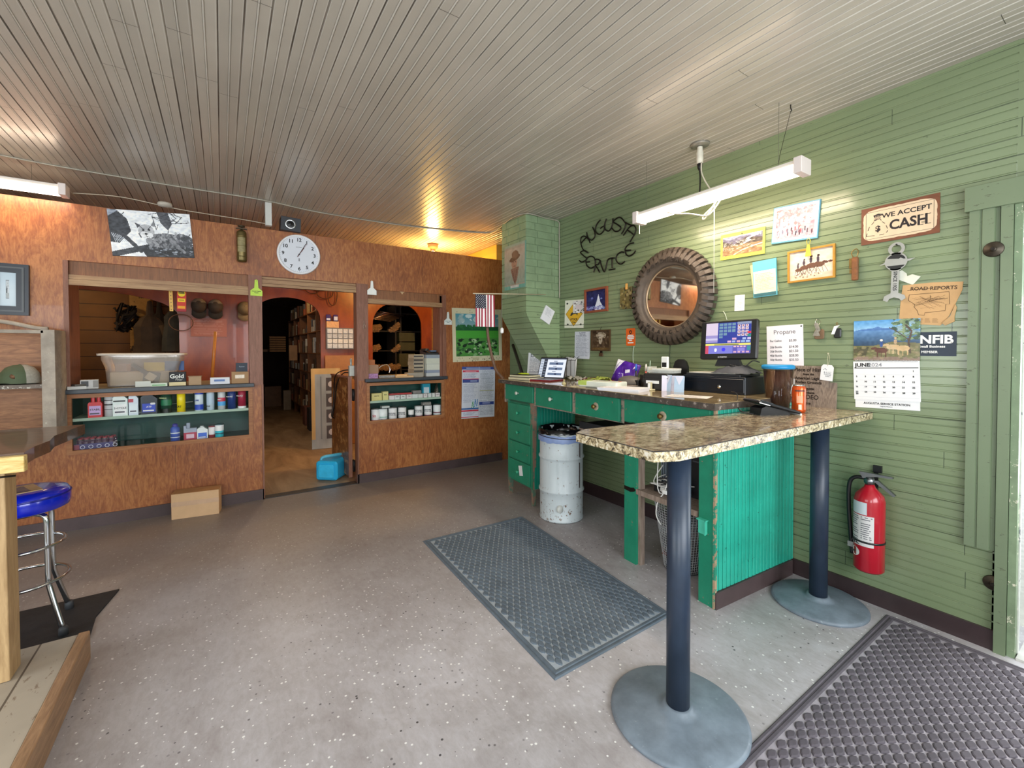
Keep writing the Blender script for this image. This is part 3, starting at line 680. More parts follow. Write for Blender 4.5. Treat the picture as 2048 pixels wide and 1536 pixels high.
m.prism([(bx-.014, bz+.063), (bx+.016, bz+.066), (bx+.022, bz+.078), (bx+.004, bz+.084), (bx-.02, bz+.078)], .0066, .0072); m.build('money_bag', M_dk, t)
text(t, '$', .044, bx+.002, bz-.004, .007, M_dk, bold=.0018)
m = MB()
for k in range(4): m.prism([(bx-.011+k*.007, bz+.065), (bx-.008+k*.007, bz+.066), (bx-.006+k*.007, bz+.077)], .0072, .0074)
m.build('bag_crease', mat('DCC3A4', .5), t); MB().box((w*.285, -h*.185, .0066), (w*.345, -h*.135, .007)).build('grey_smudge', mat('A09078', .6), t)
# wrench plaque
py = onX(1797, 548).y; zt_, zb_ = onX(1791, 491).z, onX(1800, 604).z; H_ = zt_-zb_; W_ = .11
t = thing('wrench_plaque', 'flat silver wrench shaped plaque with black round emblem hanging below the cash sign', 'plaque', fR(py+.01, (zt_+zb_)/2, .012, -1.5))
M_pl = mat('A9A9A4', .35, .5, var=.08)
m = MB(); m.lathe([(.022, 0), (.022, .004), (.037, .004), (.037, 0)], (0, H_*.43, 0), seg=28, cap=False, smooth=False)
m.prism([(-.018, H_*.36), (.018, H_*.36), (.018, H_*.30), (-.018, H_*.30)], 0, .004); m.lathe([(0, 0), (.05, 0), (.05, .004), (0, .004)], (0, H_*.21, 0), seg=28, cap=False, smooth=False)
m.prism([(-.024, H_*.12), (.024, H_*.12), (.024, H_*.06), (.017, H_*.05), (.017, -H_*.34), (-.017, -H_*.34), (-.017, H_*.05), (-.024, H_*.06)], 0, .004)
m.prism([(-.075, H_*.165), (-.05, H_*.21), (.05, H_*.235), (.082, H_*.24), (.06, H_*.2), (-.05, H_*.175)], 0, .0045)
J = [(-.017, -H_*.34), (-.045, -H_*.39), (-.05, -H_*.46), (-.03, -H_*.49), (-.022, -H_*.44), (0, -H_*.415), (.022, -H_*.44), (.032, -H_*.48), (.05, -H_*.44), (.045, -H_*.385), (.017, -H_*.34)]
for i in range(1, 10): m.prism([(0, -H_*.37), J[i], J[i-1] if i > 0 else J[0]], 0, .004) if False else None
m.prism([J[0], J[1], J[2], J[3], J[4], J[5]], 0, .004); m.prism([J[5], J[6], J[7], J[8], J[9], J[10], J[0]], 0, .004); m.build('wrench_body', M_pl, t)
m = MB(); m.prism([(.042*math.cos(R(a)), H_*.21+.006+.036*math.sin(R(a))) for a in range(8, 173, 15)], .004, .0048); m.prism([(.042*math.cos(R(a)), H_*.21-.012+.03*math.sin(R(a))) for a in range(200, 341, 14)], .004, .0048); m.build('black_emblem', M_black, t)
MB().prism([(-.03, H_*.22), (0, H_*.215), (.02, H_*.27), (.032, H_*.25), (.01, H_*.21)], .0048, .0053).build('eagle_mark', M_pl, t)
text(t, 'SINCE 1925', .022, 0, -H_*.13, .0045, M_black, rot=-math.pi/2, bold=.0004)
MB().cyl((0, H_*.43+.024, -.01), .004, .02, 2, 8).build('nail', M_black, t)
F, w, h = quadR((1786, 540), (1843, 548), (1836, 568), (1780, 560))
t = thing('torn_paper', 'torn white paper scrap behind the wrench shaped plaque', 'paper', F)
MB().prism([(-w/2, h*.1), (-w*.2, h*.6), (.0, h*.35), (w*.05, h*.1), (w*.2, h*.35), (w/2, h*.25), (w*.36, -h*.65), (-w*.1, -h*.4), (-w*.46, -h*.35)], .001, .003).build('torn_sheet', mat('DCDDD0', .7, var=.06), t)
# keys and tags on hooks
def hook(m, x=0, z=.0): m.tube(smooth_path([(x, z, -.002), (x, z+.002, .018), (x, z-.008, .024), (x, z-.012, .016)], 3), .0016, 6)
t = thing('key_fob_bundle', 'brown leather wrapped key fob hanging left of the wrench plaque', 'keys', fR(onX(1713, 533).y, onX(1713, 533).z, .006))
m = MB(); m.rbox((-.017, -.085, 0), (.014, .055, .022), .008); m.build('leather_wrap', mat('7A4C28', .6, var=.3, sc=40), t)
m = MB().tube(smooth_path([(-.012, .055, .01), (-.022, .085, .006), (0, .105, .004), (.012, .085, .006), (.006, .055, .01)], 4), .0025, 6); m.box((-.032, -.01, .004), (-.018, .05, .012)).box((-.03, -.04, .004), (-.02, -.015, .01)); m.build('key_ring', M_brass, t)
t = thing('road_reports_map', 'yellowed torn newspaper map headed ROAD REPORTS', 'map', quadR((1802, 568), (1926, 562), (1918, 650), (1800, 648))[0])
F, w, h = quadR((1802, 568), (1926, 562), (1918, 650), (1800, 648))
OUT = [(-.49, -.49), (-.5, .1), (-.49, .46), (.0, .5), (.5, .49), (.5, .30), (.41, -.05), (.34, -.3), (.22, -.52), (-.1, -.5)]
MB().prism([(x*w, y*h) for x, y in OUT], .001, .003).build('newsprint', mat('C69F70', .75, var=.1, sc=8), t)
MB().prism([(.24*w, -.46*h), (.36*w, -.3*h), (.42*w, -.02*h), (.45*w, -.1*h), (.43*w, -.3*h), (.44*w, -.42*h), (.3*w, -.52*h)], .003, .007).build('curled_tear', mat('B8966A', .75, var=.15), t)
text(t, 'ROAD REPORTS', .026, w*.42, h*.36, .0032, mat('4A3420', .6, var=0), al='RIGHT', bold=.0006)
M_br = mat('5A3E26', .6, var=0); m = MB()
MT = [(-.36, .22), (.30, .27), (.33, -.02), (.27, -.02), (.27, -.17), (-.06, -.22), (-.06, -.28), (-.16, -.27), (-.19, -.17), (-.25, -.08), (-.24, -.02), (-.36, .08), (-.36, .22)]
m.tube([(x*w, y*h, .0032) for x, y in MT], .0011, 4, cap=False); m.tube([(-.4*w, .33*h, .0032), (0, .37*h, .0032)], .001, 4)
m.tube([(0, .19*h, .0032), (.02*w, .08*h, .0032), (.29*w, .12*h, .0032)], .0012, 4)
for _ in range(26): m.tube([(random.uniform(-.3, .0)*w, random.uniform(-.12, .2)*h, .0032)]*1+[(random.uniform(0, .26)*w, random.uniform(-.14, .2)*h, .0032)], .0004, 3)
m.build('map_outline', M_br, t)
m = MB()
for i in range(5):
    for j in range(6): m.box((-w*.42+i*w*.125, -h*(.36+j*.018), .003), (-w*.42+i*w*.125+w*.1*random.uniform(.7, 1), -h*(.352+j*.018), .0034))
m.build('newsprint_columns', mat('9A7A54', .7, var=0), t)
# June calendar
F, w, h = quadR((1708, 641), (1841, 638), (1841, 720), (1708, 722), .002)
F2, w2, h2 = quadR((1708, 723), (1841, 721), (1841, 804), (1708, 798), .002)
t = thing('wall_calendar', 'JUNE 2024 wall calendar with a painting of riders above the sea of hills', 'calendar', F)
p = Pic(110, 74, '4E5A3A'); p.grad(.72, 1, '9CC6E6', '4E92CE'); p.poly([(0, .74), (.12, .78), (.3, .8), (.38, .84), (.45, .8), (.7, .79), (.7, .6), (0, .6)], '4A76B4'); p.grad(.36, .74, '1E3A56', '5E8CC0'); p.poly([(0, .37), (.3, .36), (.6, .46), (1, .42), (1, 0), (0, 0)], '6E6A42'); p.rect(0, 0, 1, .1, '8A7464'); p.poly([(0, .34), (.25, .34), (.2, .1), (0, .12)], '4E4A30')
p.blobs(90, 0, .06, 1, .34, .012, .05, ['7A7A48', '5A6034', 'A09468', '8A7A58'], .6, .5); p.blobs(150, .62, .5, 1, 1, .015, .055, ['3E5A34', '5E7A4A', '2A4228', '7E9268', '8AA6B4'], .85, .5); p.line([(.86, .2), (.84, .45), (.88, .7), (.8, .85)], .03, '4A3626'); p.line([(.84, .5), (.66, .72), (.56, .8)], .015, '4A3A2A')
for x, y, c_ in ((.44, .25, '5A3020'), (.62, .33, 'C9AE86'), (.76, .3, 'C8A87A')):
    p.ell(x, y, .1, .065, c_).ell(x-.11, y+.05, .05, .03, c_, rot=.3)
    for q in (-.06, .0, .07): p.line([(x+q, y-.02), (x+q, y-.16)], .016, c_)
p.ell(.44, .4, .025, .07, '2A4A8A').ell(.44, .5, .02, .025, 'E8E4DC').ell(.65, .46, .025, .06, 'B89A78').ell(.65, .55, .02, .022, 'C8A878')
p.noise(.1, 26).build(t, w, h, .003, 'painting', gloss=.3)
LF = F.inverted() @ F2
m = MB().box((-w2/2, -h2/2, 0), (w2/2, h2/2, .002)); m.build('month_sheet', M_paper, t, LF)
def cal(s, sz, u, v, mm=INK, **k): return text(t, s, sz, u, v, .0024, mm, MM=LF, **k)
cal('JUNE', .030, -w2*.47, h2*.40, al='LEFT', bold=.0009, xs=1.1, name='month_lettering'); cal('2024', .030, -w2*.26, h2*.40, mat('9A9AA2', .6, var=0), al='LEFT', bold=.0004, xs=1.1, name='month_lettering')
MB().box((-w2*.48, h2*.315, .002), (w2*.48, h2*.335, .0026)).build('heading_rule', M_black, t, LF)
m = MB()
for j in range(1, 6): m.box((-w2*.48, h2*(.30-.145*j), .002), (w2*.48, h2*(.30-.145*j)+.0006, .0023))
m.build('week_lines', mat('B8BCC8', .6, var=0), t, LF)
dy = 1
for wk in range(6):
    for d_ in range(7):
        k = wk*7+d_-5
        if 1 <= k <= 30: cal(str(k), .0125, -w2*.45+d_*w2*.143, h2*(.24-.135*min(wk, 4)-(.05 if wk == 5 else 0)), bold=.0005, name='date_number')
F3, w3, h3 = quadR((1711, 800), (1840, 806), (1841, 821), (1711, 812), 0)
L3 = F.inverted() @ F3
MB().box((-w3/2, -h3*.6, 0), (w3/2, h3*.9, .0015)).build('footer_sheet', M_paper, t, L3)
text(t, 'AUGUSTA SERVICE STATION', .0165, 0, h3*.1, .0018, MM=L3, bold=.0004); text(t, 'Augusta Montana', .008, 0, -h3*.28, .0018, MM=L3)
m = MB()
for k in range(44): m.tube([(-w/2+.01+k*(w-.02)/43, -h/2+.004, .004), (-w/2+.01+k*(w-.02)/43, -h/2-.006, .005)], .0011, 4)
m.build('wire_binding', mat('D8D8DC', .3, .6), t)
# NFIB plaque
F, w, h = quadR((1841, 664), (1913, 663), (1914, 712), (1841, 712))
t = thing('member_sticker', 'navy blue NFIB member sticker tucked behind the June calendar', 'sticker', F)
MB().box((-w*.62, -h/2, 0), (w/2, h/2, .0015)).build('navy_plate', mat('1C2A3C', .4, var=.05), t)
text(t, 'NFIB', .062, -w*.06, h*.17, .0017, M_white, bold=.0022, xs=1.05); text(t, 'Voice of Small Business', .0185, w*.20, -h*.11, .0017, M_white, al='RIGHT', bold=.0004); text(t, 'MEMBER', .018, -w*.24, -h*.34, .0017, M_white, bold=.0004); text(t, '.', .04, w*.36, h*.14, .0017, M_white)
# two key bunches, hang tag
t = thing('key_bunch', 'bunch of metal keys on a tan leather fob right of the propane sheet', 'keys', fR(onX(1637, 655).y, onX(1637, 655).z, .004), 'key bunches on the green wall')
MB().rbox((-.02, -.075, 0), (.036, -.012, .006), .012).build('leather_fob', mat('7E6248', .6, var=.15), t)
m = MB(); hook(m, 0, .052)
for k in range(7):
    a = R(-25+k*8); x, y = .03*math.sin(a), -.01; m.lathe([(.006, 0), (.006, .0025), (.012, .0025), (.012, 0)], (x*.7, .02-.006*k, .006+.002*k), seg=12, cap=False, smooth=False); m.box((x-.004, y-.045, .006+.002*k), (x+.004, y+.012-.006*k+.0, .0085+.002*k), Matrix.Rotation(a, 3, 'Z'))
m.lathe([(.014, 0), (.016, .001)], (0, .035, .006), seg=16, cap=False); m.build('keys', mat('B9B2A6', .3, .8, var=.3, sc=60), t)
t = thing('key_bunch', 'black plastic car key with a white tag beside the tan key fob', 'keys', fR(onX(1676, 662).y, onX(1676, 662).z, .004), 'key bunches on the green wall')
MB().rbox((-.018, -.045, 0), (.022, .018, .014), .012).build('black_key_head', M_black, t)
MB().prism([(-.03, -.02), (-.014, .03), (.012, .035), (.0, .02), (-.012, -.02)], .002, .016).build('white_tag', M_white, t)
m = MB(); hook(m, 0, .05); m.tube([(.0, .02, .01), (-.005, .045, .012), (.004, .05, .014), (.006, .03, .01)], .0014, 5); m.build('key_wire', M_brass, t)
c = onX(1658, 745)
t = thing('hang_tag', 'white string hang tag with grey printing above the plank sign', 'tag', fR(c.y, c.z, .03, -6))
MB().prism([(-.034, .035), (-.024, .05), (.022, .05), (.034, .035), (.036, -.05), (-.034, -.05)], 0, .0015).build('tag_card', M_paper, t)
p = Pic(26, 36, 'E9EAEC'); p.line([(.15, .75), (.3, .85), (.45, .75)], .05, '6A7078').line([(.25, .6), (.3, .3)], .05, '6A7078').lines(.4, .12, .95, .62, 5, '6A7078', .8, .1); p.build(t, .058, .07, .002)
m = MB().tube(smooth_path([(0, .042, .002), (-.006, .08, .0), (-.014, .115, -.022), (-.018, .12, -.024)], 4), .001, 5).tube(smooth_path([(0, .042, .002), (.004, .08, .0), (-.006, .112, -.022)], 4), .001, 5); m.lathe([(0, 0), (.005, .001), (.004, .004)], (-.016, .118, -.026), seg=8); m.build('string', mat('C8C0A8', .7), t)
# smaller things around the tire
F, w, h = quadR((1129, 601), (1168, 599), (1168, 655), (1131, 656))
t = thing('crossing_sign', 'small white square sign with a yellow diamond and dark animal', 'sign', F)
MB().box((-w/2, -h/2, 0), (w/2, h/2, .003)).build('white_plate', mat('E2E2D2', .5, var=.04), t)
MB().prism([(0, -h*.45), (w*.45, -.0), (.0, h*.42), (-w*.45, 0)], .003, .0038).build('yellow_diamond', mat('D9A81A', .45, var=.04), t)
m = MB(); m.tube([(0, -h*.43, .004), (w*.43, 0, .004), (0, h*.4, .004), (-w*.43, 0, .004), (0, -h*.43, .004)], .0015, 4)
m.prism([(-w*.2, -.02), (-w*.14, .012), (-w*.05, .02), (.01, .03), (w*.12, .03), (w*.2, .01), (w*.17, -.02), (w*.12, .0), (-w*.05, -.005), (-w*.12, -.02)], .0038, .0045)
for sx, sy in ((-.38, .38), (-.32, -.38), (.36, -.38)): m.prism([(w*sx-.018, h*sy), (w*sx, h*sy+.012), (w*sx+.018, h*sy+.004), (w*sx+.006, h*sy-.012), (w*sx-.01, h*sy-.006)], .003, .0036)
m.build('animal_mark', M_black, t); text(t, 'ATTACK', .034, 0, -h*.2, .0042, M_black, bold=.001, xs=.85); text(t, 'COW', .024, 0, -h*.31, .0042, M_black, bold=.0006)
F, w, h = quadR((1146, 603), (1171, 600), (1171, 625), (1148, 626), .006)
t = thing('printed_card', 'small cluttered black and white printed card overlapping the yellow diamond sign', 'card', F)
p = Pic(30, 26, 'D8D4D4'); p.blobs(40, 0, 0, 1, 1, .02, .07, ['3A3A3E', '8A8A8E', '5A4A4A', 'F0F0F0']); p.rect(.25, .3, .75, .65, 'D6C8CC'); p.build(t, w, h, .001)
F, w, h = quadR((1170, 580), (1217, 573), (1217, 621), (1173, 628), .002)
t = thing('framed_night_print', 'red-brown framed dark blue print with white waterspout', 'picture', F)
frame_rect(MB(), w, h, .022, 0, .022).build('frame', mat('8A4A32', .4, var=.15), t)
p = Pic(60, 64, '1C2258'); p.grad(.5, 1, '232A66', '161A4A'); p.poly([(.4, .1), (.52, .4), (.62, .8), (.66, .6), (.7, .4), (.85, .12), (.7, .0), (.45, 0)], 'D8DCE8'); p.blobs(50, 0, 0, .9, .22, .03, .09, ['6A5AA8', '8A9AD0', 'A8B8D8', '4A3A88'], .7, .5); p.ell(.3, .62, .06, .05, '5A62A8').ell(.76, .55, .05, .04, '7A86C0'); p.noise(.12, 14).build(t, w-.04, h-.04, .008, gloss=.3)
F, w, h = quadR((1241, 576), (1267, 573), (1265, 617), (1243, 619), .002)
t = thing('clip_picture', 'mottled brown picture board held by an orange clip beside the tire', 'picture', F)
p = Pic(34, 50, '6E6238'); p.blobs(70, 0, 0, 1, 1, .03, .12, ['8A7A44', '4A3E20', 'A8986A', '3A2A1A', '6A7050'], .8); p.build(t, w, h, .012, gloss=.3); MB().box((-w/2, -h/2, 0), (w/2, h/2, .011)).build('board', mat('4A3E24', .5), t)
MB().rbox((-.002, h*.38, .012), (.022, h*.66, .024), .006).build('orange_clip', mat('D9A050', .4), t)
F, w, h = quadR((1252, 657), (1271, 656), (1271, 691), (1253, 692), .0)
t = thing('door_hanger', 'orange plastic door hanger tag with white printing left of the tire', 'tag', F)
MB().rbox((-w/2, -h/2, 0), (w/2, h/2, .003), .012).build('orange_plate', mat('E2641E', .4, var=.03), t)
m = MB()
for k, (a, b) in enumerate(((.3, .06), (.38, -.03), (.34, -.12), (.16, -.22), (.3, -.36))): m.box((-w*a, h*b, .003), (w*a, h*b+.010, .0036))
m.build('white_printing', M_white, t); MB().lathe([(.008, .0), (.008, .001), (.017, .001), (.017, 0)], (0, h*.28, .003), seg=16, cap=False).build('ring_mark', M_black, t)
F, w, h = quadR((1150, 664), (1181, 662), (1180, 719), (1150, 716), .0)
p = Pic(34, 60, 'C9CEDA'); p.lines(.1, .1, .92, .88, 26, '7A8094', .55, .25); p.lines(.3, .85, .75, .97, 3, '5A6074', .8, .1)
t = thing('notice_sheet', 'pale printed licence sheet pinned beside the chimney', 'sheet', F); p.build(t, w, h, .002, 'printed_sheet', bend=lambda a, b: .002+.006*max(0, .12-b)/.12)
F, w, h = quadR((1184, 660), (1222, 659), (1222, 702), (1184, 702), .0)
t = thing('old_framed_picture', 'old brown framed sepia picture hung above the laptop papers', 'picture', F)
frame_rect(MB(), w, h, .012, 0, .018).build('frame', mat('4A3620', .5, var=.2), t)
p = Pic(50, 56, '4A3A2A'); p.ell(.5, .75, .28, .18, '9A8E7A').ell(.48, .5, .1, .2, 'A89C8A').ell(.5, .72, .16, .1, 'B8AE9E'); p.blobs(70, 0, .05, 1, 1, .02, .06, ['3A2E22', '5E4E3A', '8A7A62', '2A2018'], .6); p.rect(0, 0, 1, .13, '6A5434'); p.noise(.12, 14).build(t, w-.02, h-.02, .006, gloss=.3)
MB().tube([(-.004, h/2, .01), (.002, h/2+.03, .002)], .002, 5).build('hanging_wire', M_dkmet, t)
c = onX(1203, 708)
t = thing('bulldog_clip', 'small dark metal clip with card hanging under the old brown framed picture', 'clip', fR(c.y, c.z, .0)); MB().rbox((-.026, -.024, 0), (.026, .012, .012), .004).build('clip_body', mat('5A4430', .45, .4), t); MB().box((-.016, .012, .003), (.016, .03, .006)).build('clip_tab', M_dkmet, t)
# wires and cable on the green wall
def wire(label, pts, r_=.003, m=M_dkmet, name='cable', sm=6, cat='cable', g=None):
    return tag(MB().tube(smooth_path(pts, sm), r_, 6).build(name, m), label, cat, g)
wp = lambda L, X=XR-.006: [tuple(onX(x, y, X)) for x, y in L]
wire('thin grey wire strung across the green wall left of the tire', wp([(1117, 651), (1150, 650), (1200, 647), (1250, 642), (1280, 640)]), .003, mat('5E6450', .5), 'wall_wire')
wire('pale cable hanging from the orange door hanger to the desk', wp([(1268, 692), (1266, 710), (1267, 742)]), .004, mat('B8C8B4', .5), 'thin_cable')
wire('two dark cords running down below the tire', wp([(1340, 690), (1339, 720), (1341, 738)]), .003, mat('4A5442', .5), 'wall_wire', cat='wire')
wire('curved white phone wire poking out of wall behind the monitor', wp([(1446, 622), (1450, 628), (1454, 640)]), .003, mat('B8C0AC', .5), 'phone_wire')
for (x, y), lb in (((1990, 500), 'rusty round iron plate bolted to the door casing, upper one'), ((1987, 1166), 'dark round iron plate on the wall low beside the door')):
    c = onX(x, y); t = thing('iron_anchor_plate', lb, 'plate', fR(c.y, c.z, .028 if y < 600 else .004), 'round iron anchor plates')
    m = MB(); m.lathe([(.0, .018), (.008, .018), (.012, .012), (.014, .006), (.034, .008), (.038, .0), (0, 0)], seg=28, cap=False)
    for k in range(8):
        a = R(45*k); m.box((.018*math.cos(a)-.003, .018*math.sin(a)-.003, .005), (.033*math.cos(a)+.003, .033*math.sin(a)+.003, .011)) if False else None
    m.build('plate', mat('4A4238', .5, .6, var=.3, sc=50), t); MB().cyl((0, 0, .014), .008, .012, 2, 6).build('nut', M_dkmet, t)
# ---------------------------------------------------------------- chimney in the corner
CX, CY0, CY1 = 2.745, 3.865, 4.35
t = thing('chimney', 'green painted brick chimney in the corner with slanting boxed-in base', 'chimney', (0, 0, 0))
m = MB().box((CX, CY0, 2.1), (XR+.02, CY1, CZ)); 
mm_ = MB(); bh = .079; mm_.box((CX+.004, CY0+.004, 2.1), (XR, CY1, CZ))
nrow = 11; bl = .235
def brick_face(fixed, a0, a1, f):
    for r_ in range(nrow+1):
        z0 = 2.108+r_*bh; z1 = min(z0+bh-.007, CZ)
        if z1-z0 < .02: continue
        o = a0-(bl*.5 if r_ % 2 else .08)
        while o < a1:
            p, q = max(o, a0), min(o+bl-.007, a1)
            if q-p > .02: f(p, q, z0, z1, random.uniform(0, .0025))
            o += bl
brick_face(0, CX, XR-.002, lambda p, q, z0, z1, e: mm_.rbox((p, CY0-.004-e, z0), (q, CY0+.006, z1), .003, 1, axis=1))
brick_face(0, CY0, CY1, lambda p, q, z0, z1, e: mm_.rbox((CX-.004-e, p, z0), (CX+.006, q, z1), .003, 1, axis=0))
mm_.build('brick_shaft', mat('869C7A', .45, var=.14, sc=9, bump=.25), t)
# boxed base: upright to z 1.9 then slanting in to the wall
m = MB(); zz = 2.102; bd = .058
def xl(z): return CX-.012 if z > 1.905 else CX-.012+(1.905-z)*.62
z = 2.10
while z > 1.22:
    z0 = max(z-bd, 1.2); a, b = xl(z), xl(z0+.003)
    m.add([(a, CY0-.012, z), (b, CY0-.012, z0+.003), (XR-.001, CY0-.012, z0+.003), (XR-.001, CY0-.012, z), (a, CY1, z), (b, CY1, z0+.003), (XR-.001, CY1, z0+.003), (XR-.001, CY1, z)],
          [(0, 1, 2, 3), (4, 5, 1, 0), (7, 6, 5, 4), (3, 2, 6, 7), (0, 3, 7, 4), (1, 5, 6, 2)], False)
    z -= bd
m.build('board_cladding', boards('green_cladding', '889E78', 2, 0, .058, r=.4, dirt=.9, wearc=('4E5A40', .72)), t)
# portrait on the chimney's side
def fC(y, z, off=0.0, tilt=0.0): return frame((CX-off, y, z), (0, -1, 0), (0, 0, 1)) @ Matrix.Rotation(R(tilt), 4, 'Z')
pts = [onX(*q, CX-.01) for q in ((1009, 493), (1050, 474), (1052, 574), (1009, 588))]
cy_ = sum(p.y for p in pts)/4; cz_ = sum(p.z for p in pts)/4; w = .42; h = .50
t = thing('cowboy_portrait', 'unframed pale portrait print of a person in a wide hat, on the chimney side', 'picture', fC(min(cy_, CY1-.22), cz_, .006, -0.5))
p = Pic(60, 76, '9AA894'); p.rect(.04, .03, .96, .95, 'A89C8A'); p.grad(.1, .9, '8E9C8C', 'B8A694'); p.ell(.48, .58, .13, .14, 'A8806A').ell(.5, .68, .26, .06, '6A4E3E', rot=.15).ell(.52, .76, .16, .09, '7A5C4A').poly([(.3, .45), (.7, .48), (.62, .2), (.52, .08), (.42, .22)], '8A6A5A').line([(.4, .4), (.5, .12)], .02, '5A3E34').line([(.6, .42), (.52, .15)], .02, '5A3E34'); p.ell(.43, .6, .02, .015, '4A342C').ell(.54, .6, .02, .015, '4A342C').line([(.44, .51), (.53, .51)], .012, '6A4034')
p.rect(0, 0, 1, .08, '6EA898').rect(.3, .03, .7, .075, 'C8C8C0').rect(.96, 0, 1, 1, '7AAE9E').noise(.08, 18).build(t, w, h, .004, gloss=.45); MB().box((-w/2, -h/2, -.004), (w/2, h/2, .003)).build('board', mat('5E8A7C', .5), t)
# flag on its rod along the chimney
fy = CY0-.03; a = onY(946, 587, fy); b = onY(1091, 589, fy)
t = thing('american_flag', 'small american flag hanging from a thin white rod at the chimney', 'flag', (0, 0, 0))
MB().tube([tuple(a), tuple(b)], .005, 8).build('rod', mat('C8BCA0', .5), t)
q = [onY(*k, fy) for k in ((951, 588), (989, 588), (988, 653), (954, 653))]
w = (q[1]-q[0]).length; h = (q[0]-q[3]).length; p = Pic(78, 130, 'F2ECEE')
for k in range(7): p.rect(k*2/13, 0, (k*2+1)/13, 1, '9A1E3A')
p.a = p.a[:, ::-1].copy(); p.rect(0, .57, 7/13, 1, '1C2038')
for r_ in range(11):
    for c_ in range(9):
        if (r_+c_) % 2 == 0: p.ell((c_+.9)/18.5, 1-(r_+.9)/27.5, .014, .009, 'F2F2F2')
F = fB((q[0].x+q[1].x)/2, (q[0].z+q[3].z)/2, 0, Y=fy)
p.build(t, w, h, 0, 'flag_cloth', bend=lambda u, v: .008*math.sin(u*15)*(1.1-v), MM=F)
# note pad hung from hook, electrical cord down the chimney edge
c = onY(1094, 630, CY0-.014)
t = thing('hanging_notepad', 'white note pad hanging tilted on the chimney boards', 'notepad', fB(c.x, c.z, .002, -28, Y=CY0-.014)); 
MB().box((-.07, -.085, 0), (.07, .085, .012)).build('pad', M_paper, t); Pic(24, 28, 'DFE2EA').lines(.15, .4, .85, .9, 7, '9A9EAA', .6).build(t, .138, .168, .0126); MB().tube([(-.03, .085, .006), (.03, .15, .006), (.035, .155, 0)], .0015, 5).build('loop', mat('9AA890', .5), t)
wire('grey electrical cable stapled across the ceiling and down the chimney corner', [tuple(onZ(*q, CZ-.006)) for q in ((0, 310), (130, 335), (350, 372), (525, 400), (640, 425), (800, 450), (950, 465), (990, 462))]+[(2.70, 4.1, CZ-.01), (2.74, 3.845, CZ-.012), (3.0, 3.845, CZ-.02), (3.17, 3.84, CZ-.03), (3.182, 3.84, 2.85), (3.185, 3.84, 2.4), (3.183, 3.835, 2.1)], .006, mat('A8A294', .5), 'stapled_cable')
# cane, bulb on a cord, pipe by the chimney
t = thing('walking_stick', 'long bent brown wooden stick standing on the desk before the cattle poster', 'stick', (0, 0, 0))
MB().tube(smooth_path([tuple(onY(x, y, 3.93)) for x, y in ((974, 640), (976, 672), (981, 700), (987, 725), (993, 742))]+[(2.49, 3.93, 1.206)], 5), [.015]*26, 10).build('stick_body', mat('6A4E3C', .55, var=.25, sc=30), t)
bb = onY(1004, 660, 3.832)
t = thing('pull_cord', 'pull cord with a small white bulb shaped handle beside the flag', 'cord', bb)
m = MB().tube([(0, 0, .02), (-.003, 0, .18), (0, 0, onY(1004, 588, 3.835).z-onY(1004, 660, 3.832).z)], .003, 6); m.build('cord', mat('7A8474', .5), t); MB().lathe([(0, -.035), (.014, -.032), (.018, -.02), (.017, .01), (.011, .022), (0, .026)], seg=16).build('white_handle', mat('F0F0F0', .3), t)
t = thing('black_pipe', 'dark thin pipe leaning behind the desk in the corner', 'pipe', (0, 0, 0)); pa, pb = onX(1026, 690, 3.22), onX(1046, 752, 3.06); MB().tube([tuple(pa), tuple(pb), (3.0, pb.y-.12, .0)], .02, 10).build('pipe_body', mat('34302E', .5), t)
# ---------------------------------------------------------------- fire extinguisher
ey, ez = .955, .45
t = thing('fire_extinguisher', 'red fire extinguisher hanging low on the green wall', 'fire extinguisher', fR(ey, 0, .10))
zb_, zt_ = onX(1770, 1150, XR-.1).z, onX(1770, 985, XR-.1).z; M_red = mat('B01528', .28, var=.05, coat=.4)
RR = .072; m = MB(); m.lathe([(0, zb_), (RR-.01, zb_), (RR, zb_+.012), (RR, zt_-.06), (RR*.9, zt_-.03), (RR*.55, zt_), (.028, zt_+.012), (.022, zt_+.03), (0, zt_+.03)], axis=1, seg=36, cap=False)
m.build('cylinder', M_red, t)
m = MB(); m.lathe([(.0, zt_+.03), (.02, zt_+.03), (.024, zt_+.05), (.018, zt_+.07), (0, zt_+.07)], axis=1, seg=16, cap=False)
m.prism([(-.03, zt_+.06), (.03, zt_+.08), (.105, zt_+.085), (.105, zt_+.095), (-.05, zt_+.095)], -.012, .012); m.prism([(-.01, zt_+.05), (.03, zt_+.045), (.11, zt_-.015), (.118, zt_-.005), (.04, zt_+.06)], -.01, .01)
m.lathe([(0, -.005), (.022, -.003), (.022, .003), (0, .005)], (.0, zt_+.05, .022), seg=16); m.build('valve_handle', M_steel, t)
m = MB().tube(smooth_path([(-.02, zt_+.06, 0), (-.07, zt_+.055, .0), (-.098, zt_+.01, 0), (-.1, zt_-.12, 0), (-.088, zt_-.3, .0), (-.08, zt_-.40, .0)], 6), .011, 10); m.build('hose', M_black, t)
MB().box((-.1, zt_-.36, -.012), (-.06, zt_-.33, .012)).build('hose_clip', mat('9A9A9A', .4), t)
m = MB(); m.lathe([(RR+.001, -.006), (RR+.003, -.004), (RR+.003, .004), (RR+.001, .006)], (0, zb_+.175, 0), axis=1, seg=36, cap=False); m.build('black_strap', M_black, t)
def cyl_label(par, r_, a0, a1, z0, z1, m_, name, nseg=10):
    b = MB(); vs = []
    for k in range(nseg+1):
        a = R(a0+(a1-a0)*k/nseg); vs += [(r_*math.sin(a), z0, r_*math.cos(a)), (r_*math.sin(a), z1, r_*math.cos(a))]
    b.add(vs, [(2*k, 2*k+2, 2*k+3, 2*k+1) for k in range(nseg)], True); return b.build(name, m_, par)
